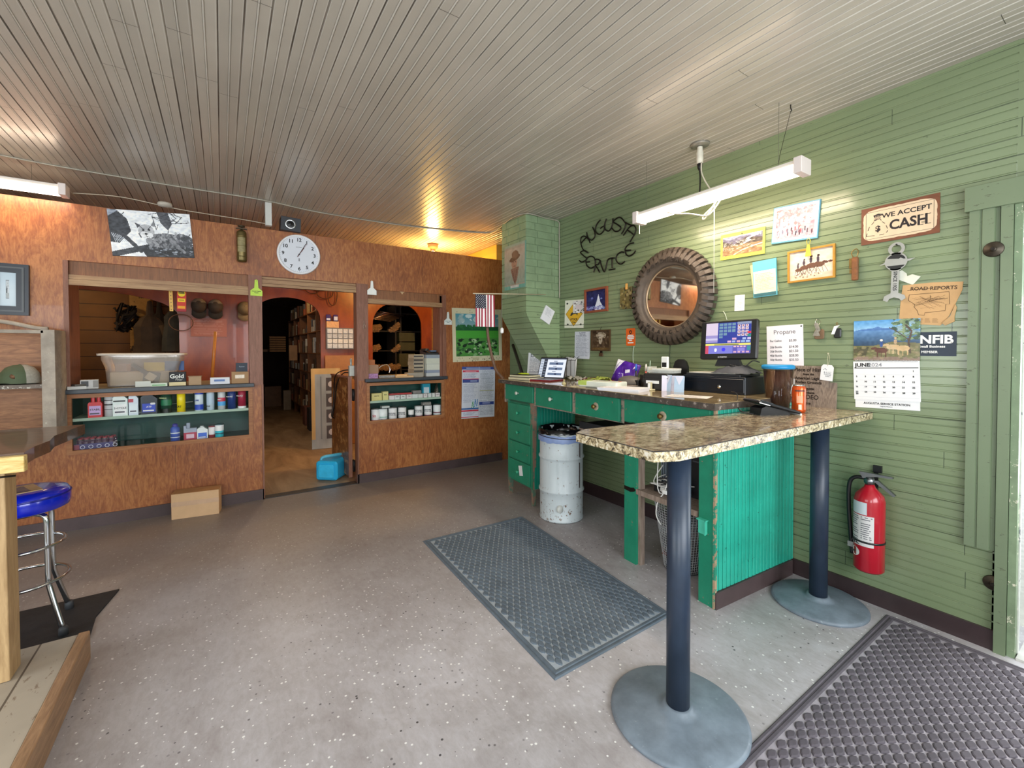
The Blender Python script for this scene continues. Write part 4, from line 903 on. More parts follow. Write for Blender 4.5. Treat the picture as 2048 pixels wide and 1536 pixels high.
lt = mat('C9D4DA', .5, var=.05); cyl_label(t, RR+.0012, -68, 8, zt_-.135, zt_-.065, lt, 'service_label'); cyl_label(t, RR+.0012, -68, 34, zt_-.315, zt_-.14, mat('D6D2D2', .5, var=.05), 'instruction_label')
b = MB()
for k in range(13):
    for a0, a1 in ((-60, -22), (-14, 28)):
        if random.random() < .85: vs = []; z = zt_-.152-k*.012; aa = a1-random.random()*14; b.add([(x_*1, zz_, y_) for an in (a0, (a0+aa)/2, aa) for zz_ in (z, z+.0045) for x_, y_ in [((RR+.002)*math.sin(R(an)), (RR+.002)*math.cos(R(an)))]], [(0, 2, 3, 1), (2, 4, 5, 3)])
b.build('label_printing', mat('5A5A62', .6, var=0), t)
b = MB()
for k in range(3): text(t, 'ABC'[k], .03, (RR+.0022)*math.sin(R(-56+k*16)), zt_-.3, (RR+.0022)*math.cos(R(-56+k*16)), M_black, 'label_letter', bold=.001)
b = MB(); b.add([((RR+.0015)*math.sin(R(-42+24*math.cos(q/18*2*math.pi))), zb_+.11+.026*math.sin(q/18*2*math.pi), (RR+.0015)*math.cos(R(-42+24*math.cos(q/18*2*math.pi)))) for q in range(18)], [tuple(range(18))]); b.build('oval_emblem', mat('E4DEDC', .4, var=0), t)
text(t, 'KIDDE', .014, (RR+.003)*math.sin(R(-42)), zb_+.108, (RR+.003)*math.cos(R(-42)), M_black, 'emblem_lettering', MM=Matrix.Identity(4), bold=.0006)
m = MB().box((-.012, zt_+.085, -.1), (.028, zt_+.125, -.085)).box((-.01, zt_-.1, -.1), (.01, zt_+.11, -.092)).box((-.012, zt_-.01, -.095), (.012, zt_+.0, -.03)); m.build('wall_bracket', M_black, t)
# ---------------------------------------------------------------- lamps
def tube_light(label, M, L, pull=True, cord=True, strength=14, energy=30):
    t = thing('fluorescent_light', label, 'ceiling light', M, 'tube shop lights')
    m = MB(); m.prism([(-.05, .012), (.05, .012), (.04, .04), (-.04, .04)], -L/2+.04, L/2-.04, axis=1); m.build('housing', mat('DAD8D4', .4, var=.02), t)
    m = MB(); m.prism([(-.055, .012), (-.05, -.02), (-.03, -.036), (0, -.042), (.03, -.036), (.05, -.02), (.055, .012)], -L/2+.04, L/2-.04, axis=1); m.build('diffuser', emis('lit_diffuser', 'FFE2C4', strength), t)
    for s_ in (-1, 1): MB().rbox((-.06, s_*L/2-s_*.045, -.042), (.06, s_*L/2, .05), .006, axis=1).build('end_cap', mat('E4D8D4', .45, var=.02), t)
    return t
LZ = 2.555; LX, LY0, LY1 = 2.80, 1.175, 2.40
lt_ = tube_light('lit white tube light hanging on strings above the counter', Matrix.Translation((LX, (LY0+LY1)/2, LZ)), LY1-LY0)
MB().tube([(0, -.46, .05), (.0, -.46, CZ-LZ)], .0012, 4).tube([(0, .52, .05), (0, .52, CZ-LZ)], .0012, 4).build('suspension_wire', mat('6A6A60', .5), lt_)
MB().tube([(.0, -.05, -.04), (.0, -.05, -.66)], .0022, 5).build('pull_string', mat('DCD8C8', .6), lt_)
MB().tube([(.0, .59, -.04), (.0, .59, -.11)], .003, 5).lathe([(0, 0), (.005, .004), (0, .012)], (0, .59, -.118), seg=8).build('switch_pull', mat('DCD8C8', .6), lt_)
MB().tube(smooth_path([(-.04, .3, -.03), (-.03, .22, -.06), (-.02, .12, -.085), (-.02, .0, -.13), (-.02, -.05, -.11), (.0, -.1, -.03), (0, -.08, -.0), (.0, -.05, -.06), (0, .02, -.14), (0, .03, -.12), (0, -.06, -.05), (0, -.03, .03), (0, .02, .12), (.02, .06, .2), (.05, .08, .28)], 6), .005, 6).build('power_cord', mat('D8D0C0', .5), lt_)
lamp('tube_light_glow', 'AREA', (LX, (LY0+LY1)/2, LZ-.05), 9, (1, .86, .66), (.08, LY1-LY0-.1), (0, 0, 0))
ll = tube_light('lit tube light just under the ceiling at far left', Matrix.Translation((-1.62, 4.93, 2.79)) @ Matrix.Rotation(R(90), 4, 'Z'), 1.2)
MB().tube([(0, -.4, .05), (0, -.4, CZ-2.81)], .0012, 4).tube([(0, .4, .05), (0, .4, CZ-2.81)], .0012, 4).build('suspension_wire', mat('6A6A60', .5), ll)
lamp('tube_light_glow', 'AREA', (-1.62, 4.93, 2.76), 9, (1, .78, .5), (1.1, .08), (0, 0, 0))
wire('white cord running along the wall top from the left tube light', [(-1.0, 4.98, 2.80), (-.7, 5.0, 2.83), (-.3, 5.02, 2.80), (.2, 5.03, 2.79), (.38, 5.03, 2.78)], .004, mat('B8AC98', .5), 'tube_light_wire', cat='cable')
t = thing('ceiling_socket', 'round grey ceiling plate with white socket and black plug above the counter light', 'socket', (2.886, 1.904, CZ))
m = MB().lathe([(0, -.012), (.03, -.018), (.062, -.012), (.068, 0), (0, 0)], seg=28, cap=False); m.build('ceiling_rose', mat('8E8A82', .35, .4, var=.1), t)
m = MB().lathe([(.018, -.02), (.02, -.05), (.024, -.06), (.022, -.09), (.024, -.1), (.02, -.14), (.0, -.14)], seg=20, cap=False); m.build('socket_body', mat('DAD6C8', .35), t); MB().lathe([(0, -.14), (.02, -.14), (.016, -.17), (.006, -.19), (.0, -.19)], seg=14, cap=False).tube([(0, 0, -.18), (.005, .0, -.26), (-.03, -.02, -.36), (-.08, -.06, -.42)], .005, 6).build('plug', M_black, t)
t = thing('ceiling_hook', 'small rusty hook with string in the ceiling above the counter light', 'hook', (2.884, 1.30, CZ)); MB().tube(smooth_path([(0, 0, 0), (0, .0, -.02), (.012, 0, -.03), (0, 0, -.042)], 3), .003, 6).tube([(0, 0, -.04), (-.06, .03, -.3), (-.084, .03, CZ*0-.38)], .0015, 4).build('hook_wire', M_dkmet, t)
# back room bulb
t = thing('ceiling_lamp', 'lit bulb holder on the yellowed back room ceiling', 'lamp', (2.45, 5.68, CZ)); MB().lathe([(0, 0), (.07, 0), (.07, -.05), (.035, -.07), (.03, -.1)], seg=24, cap=False).build('holder', mat('A87A58', .5), t); MB().lathe([(.02, -.09), (.035, -.12), (.03, -.16), (0, -.17)], seg=16, cap=False).build('bulb', emis('warm_bulb', 'FFB04A', 30), t)
lamp('back_room_light', 'POINT', (2.45, 5.68, CZ-.24), 46, (1, .58, .15), radius=.05)
lamp('back_room_light', 'SPOT', (-1.2, 6.4, 2.6), 14, (1, .66, .35), radius=.06)  # unseen fill spot added to brighten the space behind the left counter
lamp('left_room_fill', 'POINT', (-2.2, 8.3, 2.6), 12, (1, .7, .36), radius=.06)  # added fill without a fixture, brightens the pine planks
lamp('passage_fill', 'SPOT', (.75, 6.5, 2.65), 30, (1, .8, .58), radius=.06)  # no bulb hangs here: fill added for the doorway floor and inner wall
lamp('passage_fill', 'POINT', (1.0, 9.6, 2.7), 9, (1, .7, .4), radius=.06)  # second added fill, lifts the goods along the passage
# ================================================================ THE GREEN DESK
DT = 1.205
DM = Matrix(((.9981, .0616, 0, 2.36), (-.0616, .9981, 0, 1.45), (0, 0, 1, 0), (0, 0, 0, 1)))
t = thing('green_desk', 'long worn green wooden counter desk with drawers against the green wall', 'desk', DM); DESK = t
CHIP = ('8C7A66', .70, 22)
M_dg = mat('1E8466', .38, var=.10, sc=10, wear=CHIP, bump=.1); M_dg2 = mat('2C7A5E', .4, var=.12, sc=8, wear=('8C7A66', .72, 18))
M_old = wood('old_worn_wood', '6E5C4E', 'A8968A', axis=2, sc=4, r=.6)
xw = lambda y: .828-.0617*y
# worktop: thick worn edge, printed laminate top
g = NG('varnished_desktop'); nn = g.noise(2.5, 4, .6, dist=.6, stretch=(3, 1, 1))
g.set(c=g.ramp(nn, [(.3, lin('6A5640')), (.5, lin('A08A64')), (.72, lin('C9B48A'))]), r=.12, coat=.4); M_dtop = g.m
m = MB(); m.prism([(-.055, -.035), (xw(0), -.035), (xw(2.5), 2.5), (-.055, 2.53)], DT-.004, DT); m.mi(1).prism([(-.06, -.04), (xw(0), -.04), (xw(2.5), 2.5), (-.055, 2.54)], DT-.042, DT-.004)
for k in range(24): m.mi(1).box((-.063, -.04+k*.107, DT-.038-random.random()*.004), (-.056, -.04+k*.107+.106, DT-.006-random.random()*.005))
m.build('worktop', [M_dtop, mat('4E4640', .5, var=.35, sc=30, wear=('9A8E86', .66, 30), bump=.3)], t)
m = MB(); m.box((.0, .0, 0), (.022, .105, 1.16)); m.box((0, .61, 0), (.022, .722, 1.16)); m.build('front_stile', M_dg, t)
# beaded end panel facing the room
m = MB(); pitch = .037; x = .004; n = int((xw(0)-.004)/pitch)
for k in range(n+1):
    a = x+k*pitch; b = min(a+pitch-.006, xw(0)); m.rbox((a, -.004-random.random()*.0015, .1), (b, .014, 1.162), .003, 1, axis=2)
m.build('beadboard_end_panel', mat('2CB098', .3, var=.16, sc=5, wear=('1C4238', .70, 26), bump=.1, coat=.3), t)
MB().box((-.004, -.008, .098), (.010, .0, 1.162)).box((-.006, -.006, 0), (.016, .006, 1.16)).build('corner_strip', mat('B09478', .55, var=.25, sc=20, wear=('2A8A70', .55, 10)), t)
MB().box((.0, -.014, 0), (xw(0)-.02, -.002, .098)).build('end_baseboard', M_bb, t)
# inner partitions and shelf of the open bay
m = MB(); m.box((.022, .10, 0), (.30, .118, 1.14)).box((.022, .585, .0), (.06, .635, 1.16)).box((.58, .63, .0), (.62, .66, 1.14)).box((.0, .118, .50), (.03, .612, .535)).box((.03, .118, .515), (.6, .64, .535)); m.build('bay_shelf_and_sides', M_old, t)
MB().box((.0, .105, 1.09), (.02, .61, 1.162)).build('bay_rail', M_dg, t)
# pedestal with four drawers, legs
P0, P1 = 1.95, 2.43
m = MB(); m.box((.012, P0, .16), (.03, P1, 1.0)).box((0.0, P0-.0, .16), (.02, P0+.03, 1.0)).box((0, P1-.03, .16), (.02, P1, 1.0)).box((.02, P1-.02, .16), (.5, P1, 1.0)); m.build('pedestal_carcass', M_dg2, t)
m = MB()
for k in range(13): m.rbox((.022+k*.037, P0-.004, .16), (.022+k*.037+.034, P0+.014, 1.0), .002, 1, axis=2)
m.build('pedestal_side_panel', mat('12806C', .4, var=.1, sc=6), t)
def leg(x, y, zt, w=.024):
    MB().add([(x-w*.6, y-w*.6, 0), (x+w*.6, y-w*.6, 0), (x+w*.6, y+w*.6, 0), (x-w*.6, y+w*.6, 0), (x-w, y-w, zt), (x+w, y-w, zt), (x+w, y+w, zt), (x-w, y+w, zt)], [(3, 2, 1, 0), (4, 5, 6, 7), (0, 1, 5, 4), (1, 2, 6, 5), (2, 3, 7, 6), (3, 0, 4, 7)]).build('leg', mat('5A7A68', .5, var=.2, wear=('8C7060', .52, 14)), t)
leg(.022, P0+.014, 1.0); leg(.022, P1-.024, .2); leg(.5, P1-.024, .2)
MB().box((.47, P0-.02, 0), (.50, P0+.03, 1.13)).build('rear_post', M_dg2, t)
def knob(par, x, y, z, m_=None, r_=.017): return MB().lathe([(.0, -.036), (r_*.8, -.034), (r_, -.026), (r_*.8, -.018), (.007, -.012), (.009, 0), (0, 0)], (x, y, z), axis=0, seg=14).build('knob', m_ or mat('C9D0C4', .2, var=.05), par)
for z1, z0 in ((.965, .79), (.775, .59), (.575, .40), (.385, .18)):
    d = MB().rbox((-.008, P0+.035, z0), (.01, P1-.035, z1), .004, 1, axis=0).build('drawer', M_dg, t); knob(d, -.008, (P0+P1)/2, (z0+z1)/2, mat('35A07C', .25, var=.05))
m = MB().box((-.012, P0+.17, .25), (-.0095, P0+.235, .35), Matrix.Rotation(R(-12), 3, 'X')); m.build('taped_note', M_paper, t)
m = MB(); m.box((.012, .722, .975), (.03, 2.5, 1.162)).box((.0, 1.285, .985), (.02, 1.325, 1.162)).box((.0, 1.885, .99), (.02, 1.915, 1.162)).box((.0, 2.47, .96), (.02, 2.5, 1.162)); m.build('top_rail', mat('5A7468', .5, var=.2, wear=('A08E80', .5, 16)), t)
for y0, y1, zb in ((1.92, 2.465, 1.0), (1.33, 1.88, .99), (.76, 1.28, .985), (.02, .72, 1.0)):
    d = MB().rbox((-.012, y0+.006, zb), (.01, y1-.006, 1.155), .004, 1, axis=0).build('drawer', M_dg, t)
    knob(d, -.012, (y0+y1)/2, (zb+1.155)/2+.0, M_brass if y0 < 1 else None, .019)
    if y0 < 1: MB().lathe([(.0, -.014), (.03, -.0135), (.032, -.012), (0, -.012)], (0, (y0+y1)/2, (zb+1.155)/2), axis=0, seg=16).build('worn_knob_plate', mat('B8A890', .45, var=.3, sc=40), d)
for z in (.98, .52):
    MB().prism([(.72, z-.012), (.66, z-.018), (.622, z-.006), (.612, z+.006), (.63, z+.02), (.66, z+.012), (.72, z+.014)], -.004, .0, axis=0).build('strap_hinge', M_dkmet, t)
MB().rbox((-.02, .045, .42), (-.0, .095, .50), .003, axis=0).box((-.03, .04, .50), (-.0, .10, .507)).box((-.03, .04, .42), (-.024, .046, .507)).build('latch', mat('4CC0A4', .35), t)
MB().box((.1, .80, .84), (.5, 1.36, .885)).box((.1, .80, .885), (.12, 1.36, .9)).build('keyboard_tray', mat('23282C', .4), t)
MB().box((.095, .80, .832), (.5, 1.36, .842)).build('tray_wood_edge', M_old, t)
# ---- things inside the open bay (desk coordinates through DM)
def at(x, y, z=0, a=0): return DM @ Matrix.Translation((x, y, z)) @ Matrix.Rotation(R(a), 4, 'Z')
t = thing('wire_wastebasket', 'grey wire mesh wastebasket with clear liner inside the open desk bay', 'wastebasket', at(.25, .42))
r0, r1, hh = .12, .19, .49; m = MB()
for k in range(48):
    a = 2*math.pi*k/48; m.tube([(r0*math.cos(a), r0*math.sin(a), .01), (r1*math.cos(a), r1*math.sin(a), hh)], .0022, 4, cap=False)
for k in range(28):
    f = k/27; rr = r0+(r1-r0)*f; m.tube([(rr*math.cos(2*math.pi*q/28), rr*math.sin(2*math.pi*q/28), .01+(hh-.01)*f) for q in range(28)], .0022, 4, closed=True)
m.build('wire_mesh', mat('B4B4B6', .4, .3), t); MB().tube([(r1*math.cos(2*math.pi*q/28), r1*math.sin(2*math.pi*q/28), hh) for q in range(28)], .006, 6, closed=True).build('rim', mat('5E6064', .4, .6), t)
MB().lathe([(0, .004), (r0, .004), (r0+.004, .012)], seg=28, cap=False).build('base', mat('5E6064', .4, .6), t)
m = MB(); m.lathe([(r0*.8, .02), (r0*.98, .1), (r1*.86, .3), (r1*.8, .36), (r1*.5, .38), (0, .33)], seg=20, cap=False); m.build('liner_bag', glassy('cloudy_liner', 'D8DEE2', refl=.2, rough=.25, opac=.2), t)
m = MB(); m.box((-.05, -.07, .05), (.07, .06, .26), Matrix.Rotation(.4, 3, 'X')).box((-.08, -.02, .06), (.02, .08, .22), Matrix.Rotation(.5, 3, 'Y')); m.build('litter', mat('7A3A34', .6, var=.3), t)
t = thing('router_box', 'black network box lying flat on the shelf in the desk bay', 'router', at(.2, .44, .535, 8)); MB().rbox((-.11, -.1, 0), (.11, .1, .04), .008).build('housing', M_black, t); MB().box((-.112, -.06, .012), (-.11, .06, .018)).build('port_strip', mat('55585C', .4), t)
t = thing('backup_battery', 'tall dark box with small buttons at the back of the desk bay', 'battery', at(.30, .235, .535, 0)); MB().rbox((-.12, -.1, 0), (.1, .08, .44), .01).build('housing', mat('16181C', .35), t); MB().box((-.124, -.07, .30), (-.12, .05, .33)).box((-.124, -.07, .24), (-.12, .05, .25)).build('front_panel', mat('3A3E44', .4), t)
src = thing('filing_sleeve', 'blue-grey vertical file sleeves standing at the bay left side', 'files', at(.33, .52, .535, 0), 'file sleeves in the desk bay'); MB().box((-.09, -.004, 0), (.1, .004, .32)).build('sleeve', mat('7C8894', .5, var=.1), src)
for k in range(1, 5): copy_tree(src, at(.33, .52+.022*k, .535, 2*k))
t = thing('cable_tangle', 'tangle of white and black cables spilling over the desk bay shelf', 'cables', at(.06, .40, .535)); random.seed(3)
for c_, nn_ in (('D4D2CE', 5), ('1C1C1E', 5)):
    m = MB()
    for k in range(nn_):
        P = [(random.uniform(-.03, .14), random.uniform(-.16, .16), random.uniform(.012, .1) if q else .2*random.random()+.05) for q in range(6)]
        if k == 0 and c_[0] == 'D': P = [(.05, -.05, .35), (.0, -.03, .15), (-.02, 0, .03), (-.055, .02, -.03), (-.06, .03, -.12), (-.05, .0, -.18)]
        m.tube(smooth_path(P, 5), .004, 6)
    m.build('cable_run', mat(c_, .45, var=0), t)
MB().rbox((-.03, -.03, .02), (.02, .01, .045), .006).rbox((.02, .03, .01), (.06, .07, .04), .006).build('power_adapter', M_white, t)
# ================================================================ ON THE DESK
def dp(px, X, dz=0, a=0, top=DT): 
    y = onX(px, 740, X).y; return Matrix.Translation((X, y, top+dz)) @ Matrix.Rotation(R(a), 4, 'Z')
# rotation: local +x points to the viewer's right when a = -90 on this desk
A0 = -84
def slab(name, label, cat, M, w, d, h, m_, r_=.004, part='body', g=None):
    t = thing(name, label, cat, M, g); MB().rbox((-w/2, -d/2, 0), (w/2, d/2, h), r_).build(part, m_, t); return t
t = slab('book', 'cream edged hardback book, bottom of the small stack at far desk end', 'book', dp(1052, 2.63, 0, A0+4), .30, .22, .028, mat('2A2A26', .5), g='books at the far desk end'); MB().box((-.149, -.1105, .003), (.1505, .109, .025)).build('page_block', mat('D2C9A8', .7, var=.06), t)
t = slab('book', 'black covered book with cream pages lying on the other hardback', 'book', dp(1050, 2.64, .028, A0+10), .26, .19, .022, mat('1E1E1C', .45), g='books at the far desk end'); MB().box((-.129, -.0955, .003), (.1305, .094, .019)).build('page_block', mat('D2C9A8', .7), t)
t = thing('yellow_pen', 'yellow-green highlighter lying on the black book', 'pen', dp(1047, 2.64, .05, A0+20)); MB().tube([(-.06, 0, .008), (-.02, 0, .009), (.03, .01, .009), (.06, .012, .007)], [.006, .008, .008, .005], 8).build('barrel', mat('C6D82C', .4), t)
# laptop
LM = Matrix.Translation((2.80, onX(1098, 750, 2.80).y, DT)) @ frame((0, 0, 0), (.3, -.954, 0), (0, 0, 1)) # local x right, y up, z toward user
t = thing('laptop', 'open laptop with red base edge and schedule on the lit screen', 'laptop', LM)
MB().rbox((-.17, .0, -.02), (.17, .012, .23), .01, axis=1).build('base', mat('8A1E30', .35), t); MB().box((-.168, .0122, -.018), (.168, .0165, .228)).build('keyboard_deck', mat('9A9AA2', .4, .3), t)
m = MB()
for r_ in range(5):
    for c_ in range(14): m.box((-.15+c_*.0215, .0165, .02+r_*.02), (-.15+c_*.0215+.018, .019, .02+r_*.02+.016))
m.build('keys', mat('6E6E78', .5), t); MB().box((-.05, .0165, .14), (.05, .0172, .2)).build('touchpad', mat('84848C', .3), t)
SM = Matrix.Translation((0, .014, -.02)) @ Matrix.Rotation(R(-20), 4, 'X') @ Matrix.Translation((0, .115, 0))
o = MB().rbox((-.17, -.115, -.008), (.17, .115, 0), .008).build('screen_lid', M_black, t, SM)
p = Pic(80, 52, 'D8DEE8'); p.rect(0, 0, .26, 1, 'BCC4D0').rect(.14, 0, .27, 1, '2E3440').rect(0, .94, 1, 1, '3A4252')
for k in range(6): p.rect(.02, .82-k*.14, .12, .87-k*.14, '8A94A4').rect(.16, .8-k*.14, .25, .84-k*.14, '6A7484')
for k in range(3): p.rect(.36, .66-k*.27, .9, .78-k*.27, '5C6C88').rect(.52, .83-k*.27, .66, .86-k*.27, '7A869A'); p.rect(.62, .68-k*.27, .7, .76-k*.27, '24304A')
p.build(t, .315, .205, .0015, 'lit_screen', emit=.85, MM=SM)
# desk clutter, far to near
F = frame(tuple(onX(1072, 728, 3.02)), (.6, -.8, 0), (.25, .1, 1)); t = thing('leaning_notice', 'printed white sheet leaning against the slanted chimney base', 'sheet', F); Pic(36, 46, 'D8DAE0').lines(.1, .1, .9, .8, 14, '6A7080', .6).lines(.15, .82, .7, .95, 2, '2A3040', .9, .1).build(t, .20, .27, 0)
t = thing('document_holder', 'wire rack of papers and keys standing behind the laptop', 'rack', dp(1133, 3.06, 0, A0)); m = MB()
for k in range(6): m.tube([(-.15+k*.06, -.03, 0), (-.15+k*.06, -.03, .2), (-.15+k*.06, .03, .24)], .003, 5)
m.tube([(-.16, -.03, .2), (.16, -.03, .2)], .003, 5).tube([(-.16, -.03, .01), (.16, -.03, .01)], .003, 5); m.build('wire_rack', M_black, t); MB().box((-.0, -.02, .03), (.14, .0, .225), Matrix.Rotation(R(6), 3, 'Y')).box((-.12, .0, .02), (.0, .015, .21)).build('papers', M_paper, t)
t = slab('red_folder', 'pinkish red folder lying below the notice sheet', 'folder', dp(1192, 3.0, 0, A0+8), .3, .22, .012, mat('A8404E', .5), .004); 
MB().box((-.13, -.09, .012), (.14, .10, .03)).build('folded_cover', mat('9A3A48', .5), t)
t = thing('crumpled_wrapper', 'crumpled green and white paper wrapper in front of the red folder', 'wrapper', dp(1197, 2.83, 0, A0)); m = MB(); random.seed(11)
m.sheet(.2, .13, 9, 6, lambda x, y: (x, y, .015+random.random()*.05)); m.build('crumpled_paper', mat('A8BC58', .6, var=.45, sc=12), t)
t = thing('crumpled_paper', 'crumpled pale paper heap behind the mouse', 'paper', dp(1158, 2.9, 0, A0)); m = MB(); m.sheet(.18, .14, 8, 6, lambda x, y: (x, y, .008+random.random()*.045)); m.build('paper_heap', mat('B9B8AE', .7, var=.3, sc=14), t)
t = thing('computer_mouse', 'white computer mouse beside the laptop', 'mouse', dp(1164, 2.66, 0, A0)); m = MB(); m.lathe([(0, .036), (.022, .034), (.042, .024), (.05, .008), (.048, 0), (0, 0)], seg=24, sx=1.25, sy=.72); m.build('mouse_body', M_white, t); MB().tube(smooth_path([(.05, .0, .012), (.0, .10, .008), (-.10, .12, .006), (-.16, .08, .006)], 5), .003, 6).build('mouse_cable', M_white, t)
t = thing('place_marker', 'tiny yellowish clip stand in front of the laptop corner', 'clip', dp(1128, 2.56, 0, A0)); MB().lathe([(0, 0), (.022, 0), (.018, .01), (.006, .014), (.005, .04), (0, .042)], seg=12).build('stand_body', mat('C8C090', .5), t)
t = slab('index_cards', 'small loose cream paper square in front of the white device box', 'paper', dp(1160, 2.47, 0, A0+20), .14, .09, .003, mat('D8CCA8', .6)); t = slab('blue_tape_tin', 'small white and blue round tin behind the white device box', 'tin', dp(1225, 2.86, 0, A0), .07, .05, .022, mat('4A5AA8', .4), .02); MB().box((-.036, -.026, .012), (.036, .026, .0235)).build('white_band', M_white, t)
t = slab('device_box', 'white plastic box with green corner sticker near the desk front', 'box', dp(1205, 2.56, 0, A0+6), .36, .16, .052, mat('DADFD2', .4, var=.03), .012)
MB().box((-.181, -.082, .018), (-.10, .02, .0535)).build('green_sticker', mat('B4C860', .45), t); MB().rbox((-.18, -.083, .0), (.18, .08, .014), .012).build('grey_base', mat('A6AAA2', .45), t)
t = thing('red_tape_roll', 'small bright red plastic cap lying at the end of the white device box', 'cap', dp(1240, 2.60, 0, A0)); MB().lathe([(.0, .0), (.02, 0), (.022, .01), (.02, .05), (.01, .054), (0, .054)], seg=14).build('cap_body', mat('E23A2E', .4), t)
t = thing('paper_stack', 'thick stack of white forms at the desk front edge', 'paper stack', dp(1248, 2.50, 0, A0+12)); m = MB()
for k in range(5): m.box((-.16+random.uniform(-.006, .006), -.11+random.uniform(-.006, .006), k*.0045), (.16, .11, k*.0045+.0042))
m.build('sheets', mat('E4E2E6', .7, var=.03), t)
t = thing('scattered_notes', 'loose brownish receipts spread behind the stack of forms', 'papers', dp(1278, 2.68, .001, A0)); m = MB()
for k in range(6): a = random.uniform(-.6, .6); m.box((-.08+k*.02, -.04, .001+k*.0016), (.02+k*.022, .05, .002+k*.0016), Matrix.Rotation(a, 3, 'Z'))
m.build('receipts', mat('8E7C66', .6, var=.4, sc=20), t)
# purple snack bag
F = frame((3.02, onX(1252, 735, 3.02).y, DT+.10), (.15, -.96, -.22), (.25, 0, 1))
t = thing('snack_bag', 'crumpled purple and white snack bag leaning on the wall', 'bag', F); W_, H_ = .24, .20
def bagf(s_): return lambda x, y: (x, y, s_*(.03*(max(0, 1-(2*x/W_)**4)*max(0, 1-(2*y/H_)**4))**.5+.004*math.sin(60*x+30*y)))
m = MB().sheet(W_, H_, 16, 14, bagf(1)); m2 = MB().sheet(W_, H_, 16, 14, bagf(-1)); o = len(m.v); m.v += m2.v; m.f += [tuple(i+o for i in f[::-1]) for f in m2.f]; m.k += m2.k; m.sm += m2.sm
m.build('bag_foil', mat('4A1E8E', .3, var=.12, coat=.3), t)
p = Pic(60, 50, '4E2096'); p.poly([(0, .35), (.28, 1), (0, 1)], 'E4E2EC').poly([(.0, .28), (.03, .26), (.33, 1), (.28, 1)], 'E8E4F0').poly([(.08, .62), (.11, .6), (.2, .9), (.16, .9)], '9A9AA8'); p.poly([(.32, .25), (.5, .28), (.48, .42), (.3, .4)], 'D8D4E8', .8).poly([(.55, .45), (.72, .55), (.68, .68), (.52, .6)], 'E8E4F4').poly([(.78, .72), (.9, .8), (.85, .9)], 'E8E4F4').ell(.38, .32, .07, .08, '5A2AA0'); p.noise(.12, 10)
p.build(t, W_, H_, 0, 'bag_print', bend=lambda u, v: .0012+bagf(1)(u*W_-W_/2, v*H_-H_/2)[2], gloss=.25)
t = thing('grey_visor', 'grey dome shaped cap with dark top lying in front of the purple bag', 'cap', dp(1260, 2.86, 0, A0+10)); m = MB(); m.lathe([(.11, .01), (.112, .03), (.095, .06), (.06, .08), (0, .088)], seg=28, sy=.8); m.build('crown', mat('6A6460', .5, var=.12), t); m = MB(); m.lathe([(.0, .02), (.125, .012), (.13, .006), (0, .0)], (-.02, -.03, 0), seg=28, sy=.75); m.build('brim', mat('8A8078', .5), t)
t = thing('pen_cup', 'black wire pen cup holding pens and a red pencil', 'pen cup', dp(1290, 2.88, 0, A0)); MB().lathe([(0, 0), (.035, 0), (.042, .1), (.039, .1), (.033, .004), (0, .004)], seg=20).rbox((-.13, -.05, 0), (-.03, .05, .055), .01).build('cup', mat('141416', .5, var=.2), t)
for lb, x, y, c1, c2, hgt, tl in (('blue capped pen standing left in the black cup', -.085, .0, '1A1C22', '2E6AC8', .17, .0), ('red marker pen with white tip in the black cup', -.0, .01, 'C85A50', 'E8E0D8', .17, .02), ('thin pale green pencil standing tallest in the cup', .02, .02, 'B8D0B8', 'B8D0B8', .20, .08)):
    q = thing('pen', lb, 'pen', dp(1290, 2.88, 0, A0) @ Matrix.Translation((x, y, .01)) @ Matrix.Rotation(tl, 4, 'Y')); rr = .004 if 'thin' in lb else .008
    MB().lathe([(rr*.6, 0), (rr, .01), (rr, hgt-.05)], seg=8).build('barrel', mat(c1, .4), q); MB().lathe([(rr*1.1, hgt-.05), (rr*1.1, hgt-.01), (rr*.4, hgt+.008)], seg=8).build('pen_cap', mat(c2, .4), q)
t = thing('stamp_stand', 'little clear tape stand with white label in front of black box', 'stand', dp(1300, 2.66, 0, A0)); MB().rbox((-.03, -.03, 0), (.03, .03, .01), .008).box((-.012, -.01, .01), (.012, .012, .06)).build('stand', mat('C8C09A', .3, var=.1), t); MB().box((-.01, -.012, .02), (.01, -.0105, .055)).build('white_label', M_white, t)
t = slab('receipt_printer', 'black box with white label strip, left of the envelopes', 'printer', dp(1325, 2.80, 0, A0+4), .2, .22, .125, mat('1C1A1A', .35), .012); MB().box((-.075, -.1115, .05), (.03, -.11, .072)).build('white_label', M_white, t); MB().box((-.10, -.1115, .09), (.1, -.11, .094)).build('lid_gap', mat('000000', .6), t)
t = thing('card_tray', 'stack of papers and clear tray on top of the black box', 'tray', dp(1324, 2.86, .125, A0)); MB().box((-.10, -.05, 0), (.12, .07, .02)).box((-.1, -.05, .02), (-.09, .07, .045)).build('tray_body', mat('C8C8C0', .4, var=.1), t); MB().box((-.05, -.06, .02), (.13, .06, .034), Matrix.Rotation(.1, 3, 'Z')).build('papers', mat('DEDCD2', .6), t)
t = thing('cordless_phone', 'white handheld card reader with dark screen standing on the black box', 'phone', dp(1330, 2.84, .16, A0)); MB().rbox((-.028, -.01, 0), (.028, .012, .09), .008, axis=1).build('handset', M_white, t); MB().box((-.02, -.011, .01), (.018, -.0102, .045)).build('dark_screen', M_black, t)
t = thing('black_scoop', 'round backed black plastic shell standing between black box and till', 'shell', dp(1362, 3.02, 0, A0)); P = [(-.06+.0, .02), (.06, .02)]; P = [(-.062, .1), (-.06, .17), (-.045, .21), (-.02, .228), (.02, .228), (.045, .21), (.06, .17), (.062, .1), (.03, .0), (-.03, .0)]
